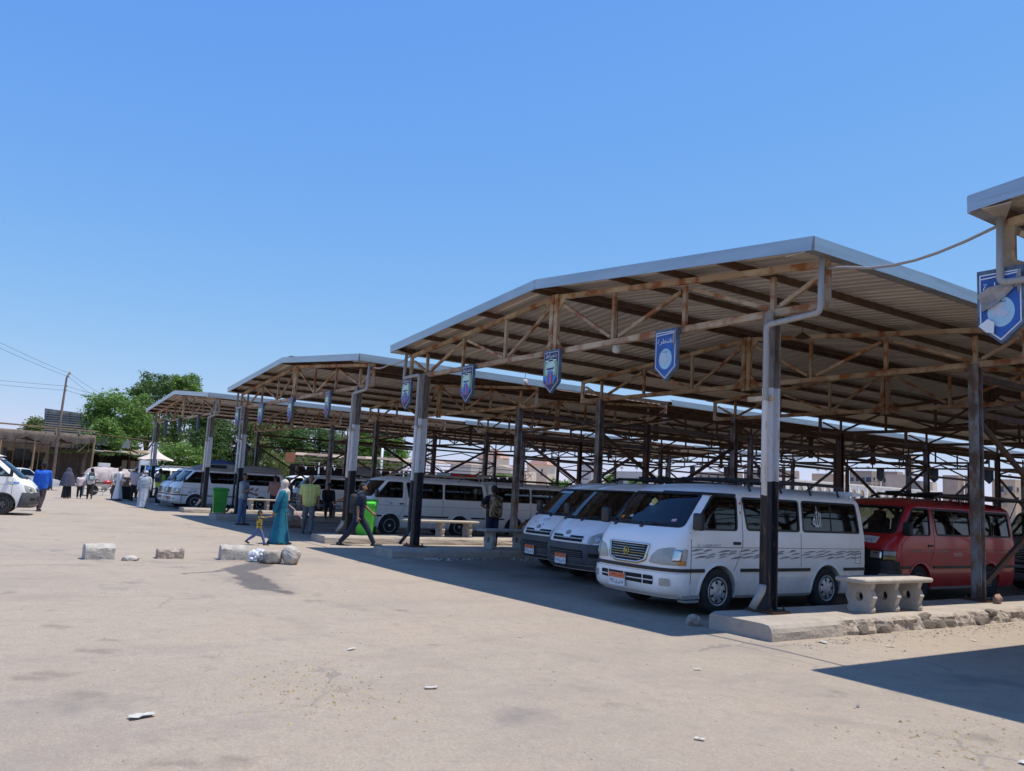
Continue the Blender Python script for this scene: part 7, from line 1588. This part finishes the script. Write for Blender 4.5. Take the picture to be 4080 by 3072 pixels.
# kiosk row with pennants
Kk = thing('kiosk_row', 'row of rusty roofed market kiosks in shade behind the shelters', 'kiosk', (-69.7, 17.6, 0), math.atan2(11.8, 5.2)); rb = mat('rusty_brown_sheets', (.26, .18, .13), (.17, .11, .08), scale=2, rough=.85)
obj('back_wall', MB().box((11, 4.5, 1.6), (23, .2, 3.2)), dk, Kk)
for i in range(8): obj('partition', MB().box((.4+i*3.1, 2.5, 1.5), (.12, 4, 3.0)), wall_br, Kk)
for i in range(20): obj('roof_sheet', MB().loft([[(i*1.15, -.6, 3.95+.05*math.sin(i*2.1)), (i*1.15+1.12, -.6, 3.93+.05*math.sin(i*1.3)), (i*1.15+1.12, 5, 4.35), (i*1.15, 5, 4.35)], [(i*1.15, -.6, 4.0+.05*math.sin(i*2.1)), (i*1.15+1.12, -.6, 3.98+.05*math.sin(i*1.3)), (i*1.15+1.12, 5, 4.4), (i*1.15, 5, 4.4)]]), rb if i % 3 else galv_rust, Kk, fix=True)
for z in (3.35, 3.72): obj('rail', MB().beam((0, -.9, z), (23, -.9, z), .08), rb, Kk)
for i in range(6): obj('curved_bracket', MB().tube([(.2+i*4.4, -.9+.0*k, 3.7) if k == 0 else (.2+i*4.4+1.0*math.sin(a), -.9, 2.9+.85*math.cos(a)) for k, a in enumerate(np.linspace(0, 1.6, 8))], .03, 5), rb, Kk); obj('post', MB().tube([(2.6+i*4.0, -.9, 0), (2.6+i*4.0, -.9, 3.4)], .07, 8), bwhite if i % 2 == 0 else wood, Kk); obj('brace', MB().beam((2.6+i*4, -.9, 2.8), (3.3+i*4, -.9, 3.5), .06), rb, Kk); obj('brace', MB().beam((2.6+i*4, -.9, 2.8), (1.9+i*4, -.9, 3.5), .06), rb, Kk)
obj('sign_box', MB().box((-.1, -.9, 3.7), (.85, .3, .9)), mat('faded_orange_sign', (.42, .15, .07), (.34, .13, .07), scale=4, rough=.8), Kk)
Bn = thing('bunting', 'string of small white pennants along the kiosk row', 'bunting', (-69.7, 17.6, 0), math.atan2(11.8, 5.2)); obj('string', MB().tube([(x, -1.0, 3.05-.12*abs(math.sin(x*.9))) for x in np.linspace(.8, 22, 60)], .012, 4), rb, Bn); pm = MB().prism([(-.13, 0, 0), (.13, 0, 0), (.02, 0, -.34)], (0, 0, 0), (0, .01, 0)).mesh('pennant', bwhite)
for x in np.arange(1.4, 22, .88): link('pennant', pm, Bn, (x, -1.0, 3.05-.12*abs(math.sin(x*.9))))
# loads on far roofs
t_ = thing('roof_load', 'grey rounded bundle tied on the roof of the far white minibus', 'bundle', (-33.9, 9.2, 2.02)); obj('bundle', MB().loft([[(.5*math.cos(a)*q, 1.0*math.sin(a)*q, .55*(1-q*q)**.8) for a in np.linspace(0, 2*PI, 21)[:-1]] for q in (1, .85, .6, .3, .02)]), roof_dusty, t_, smooth=True)
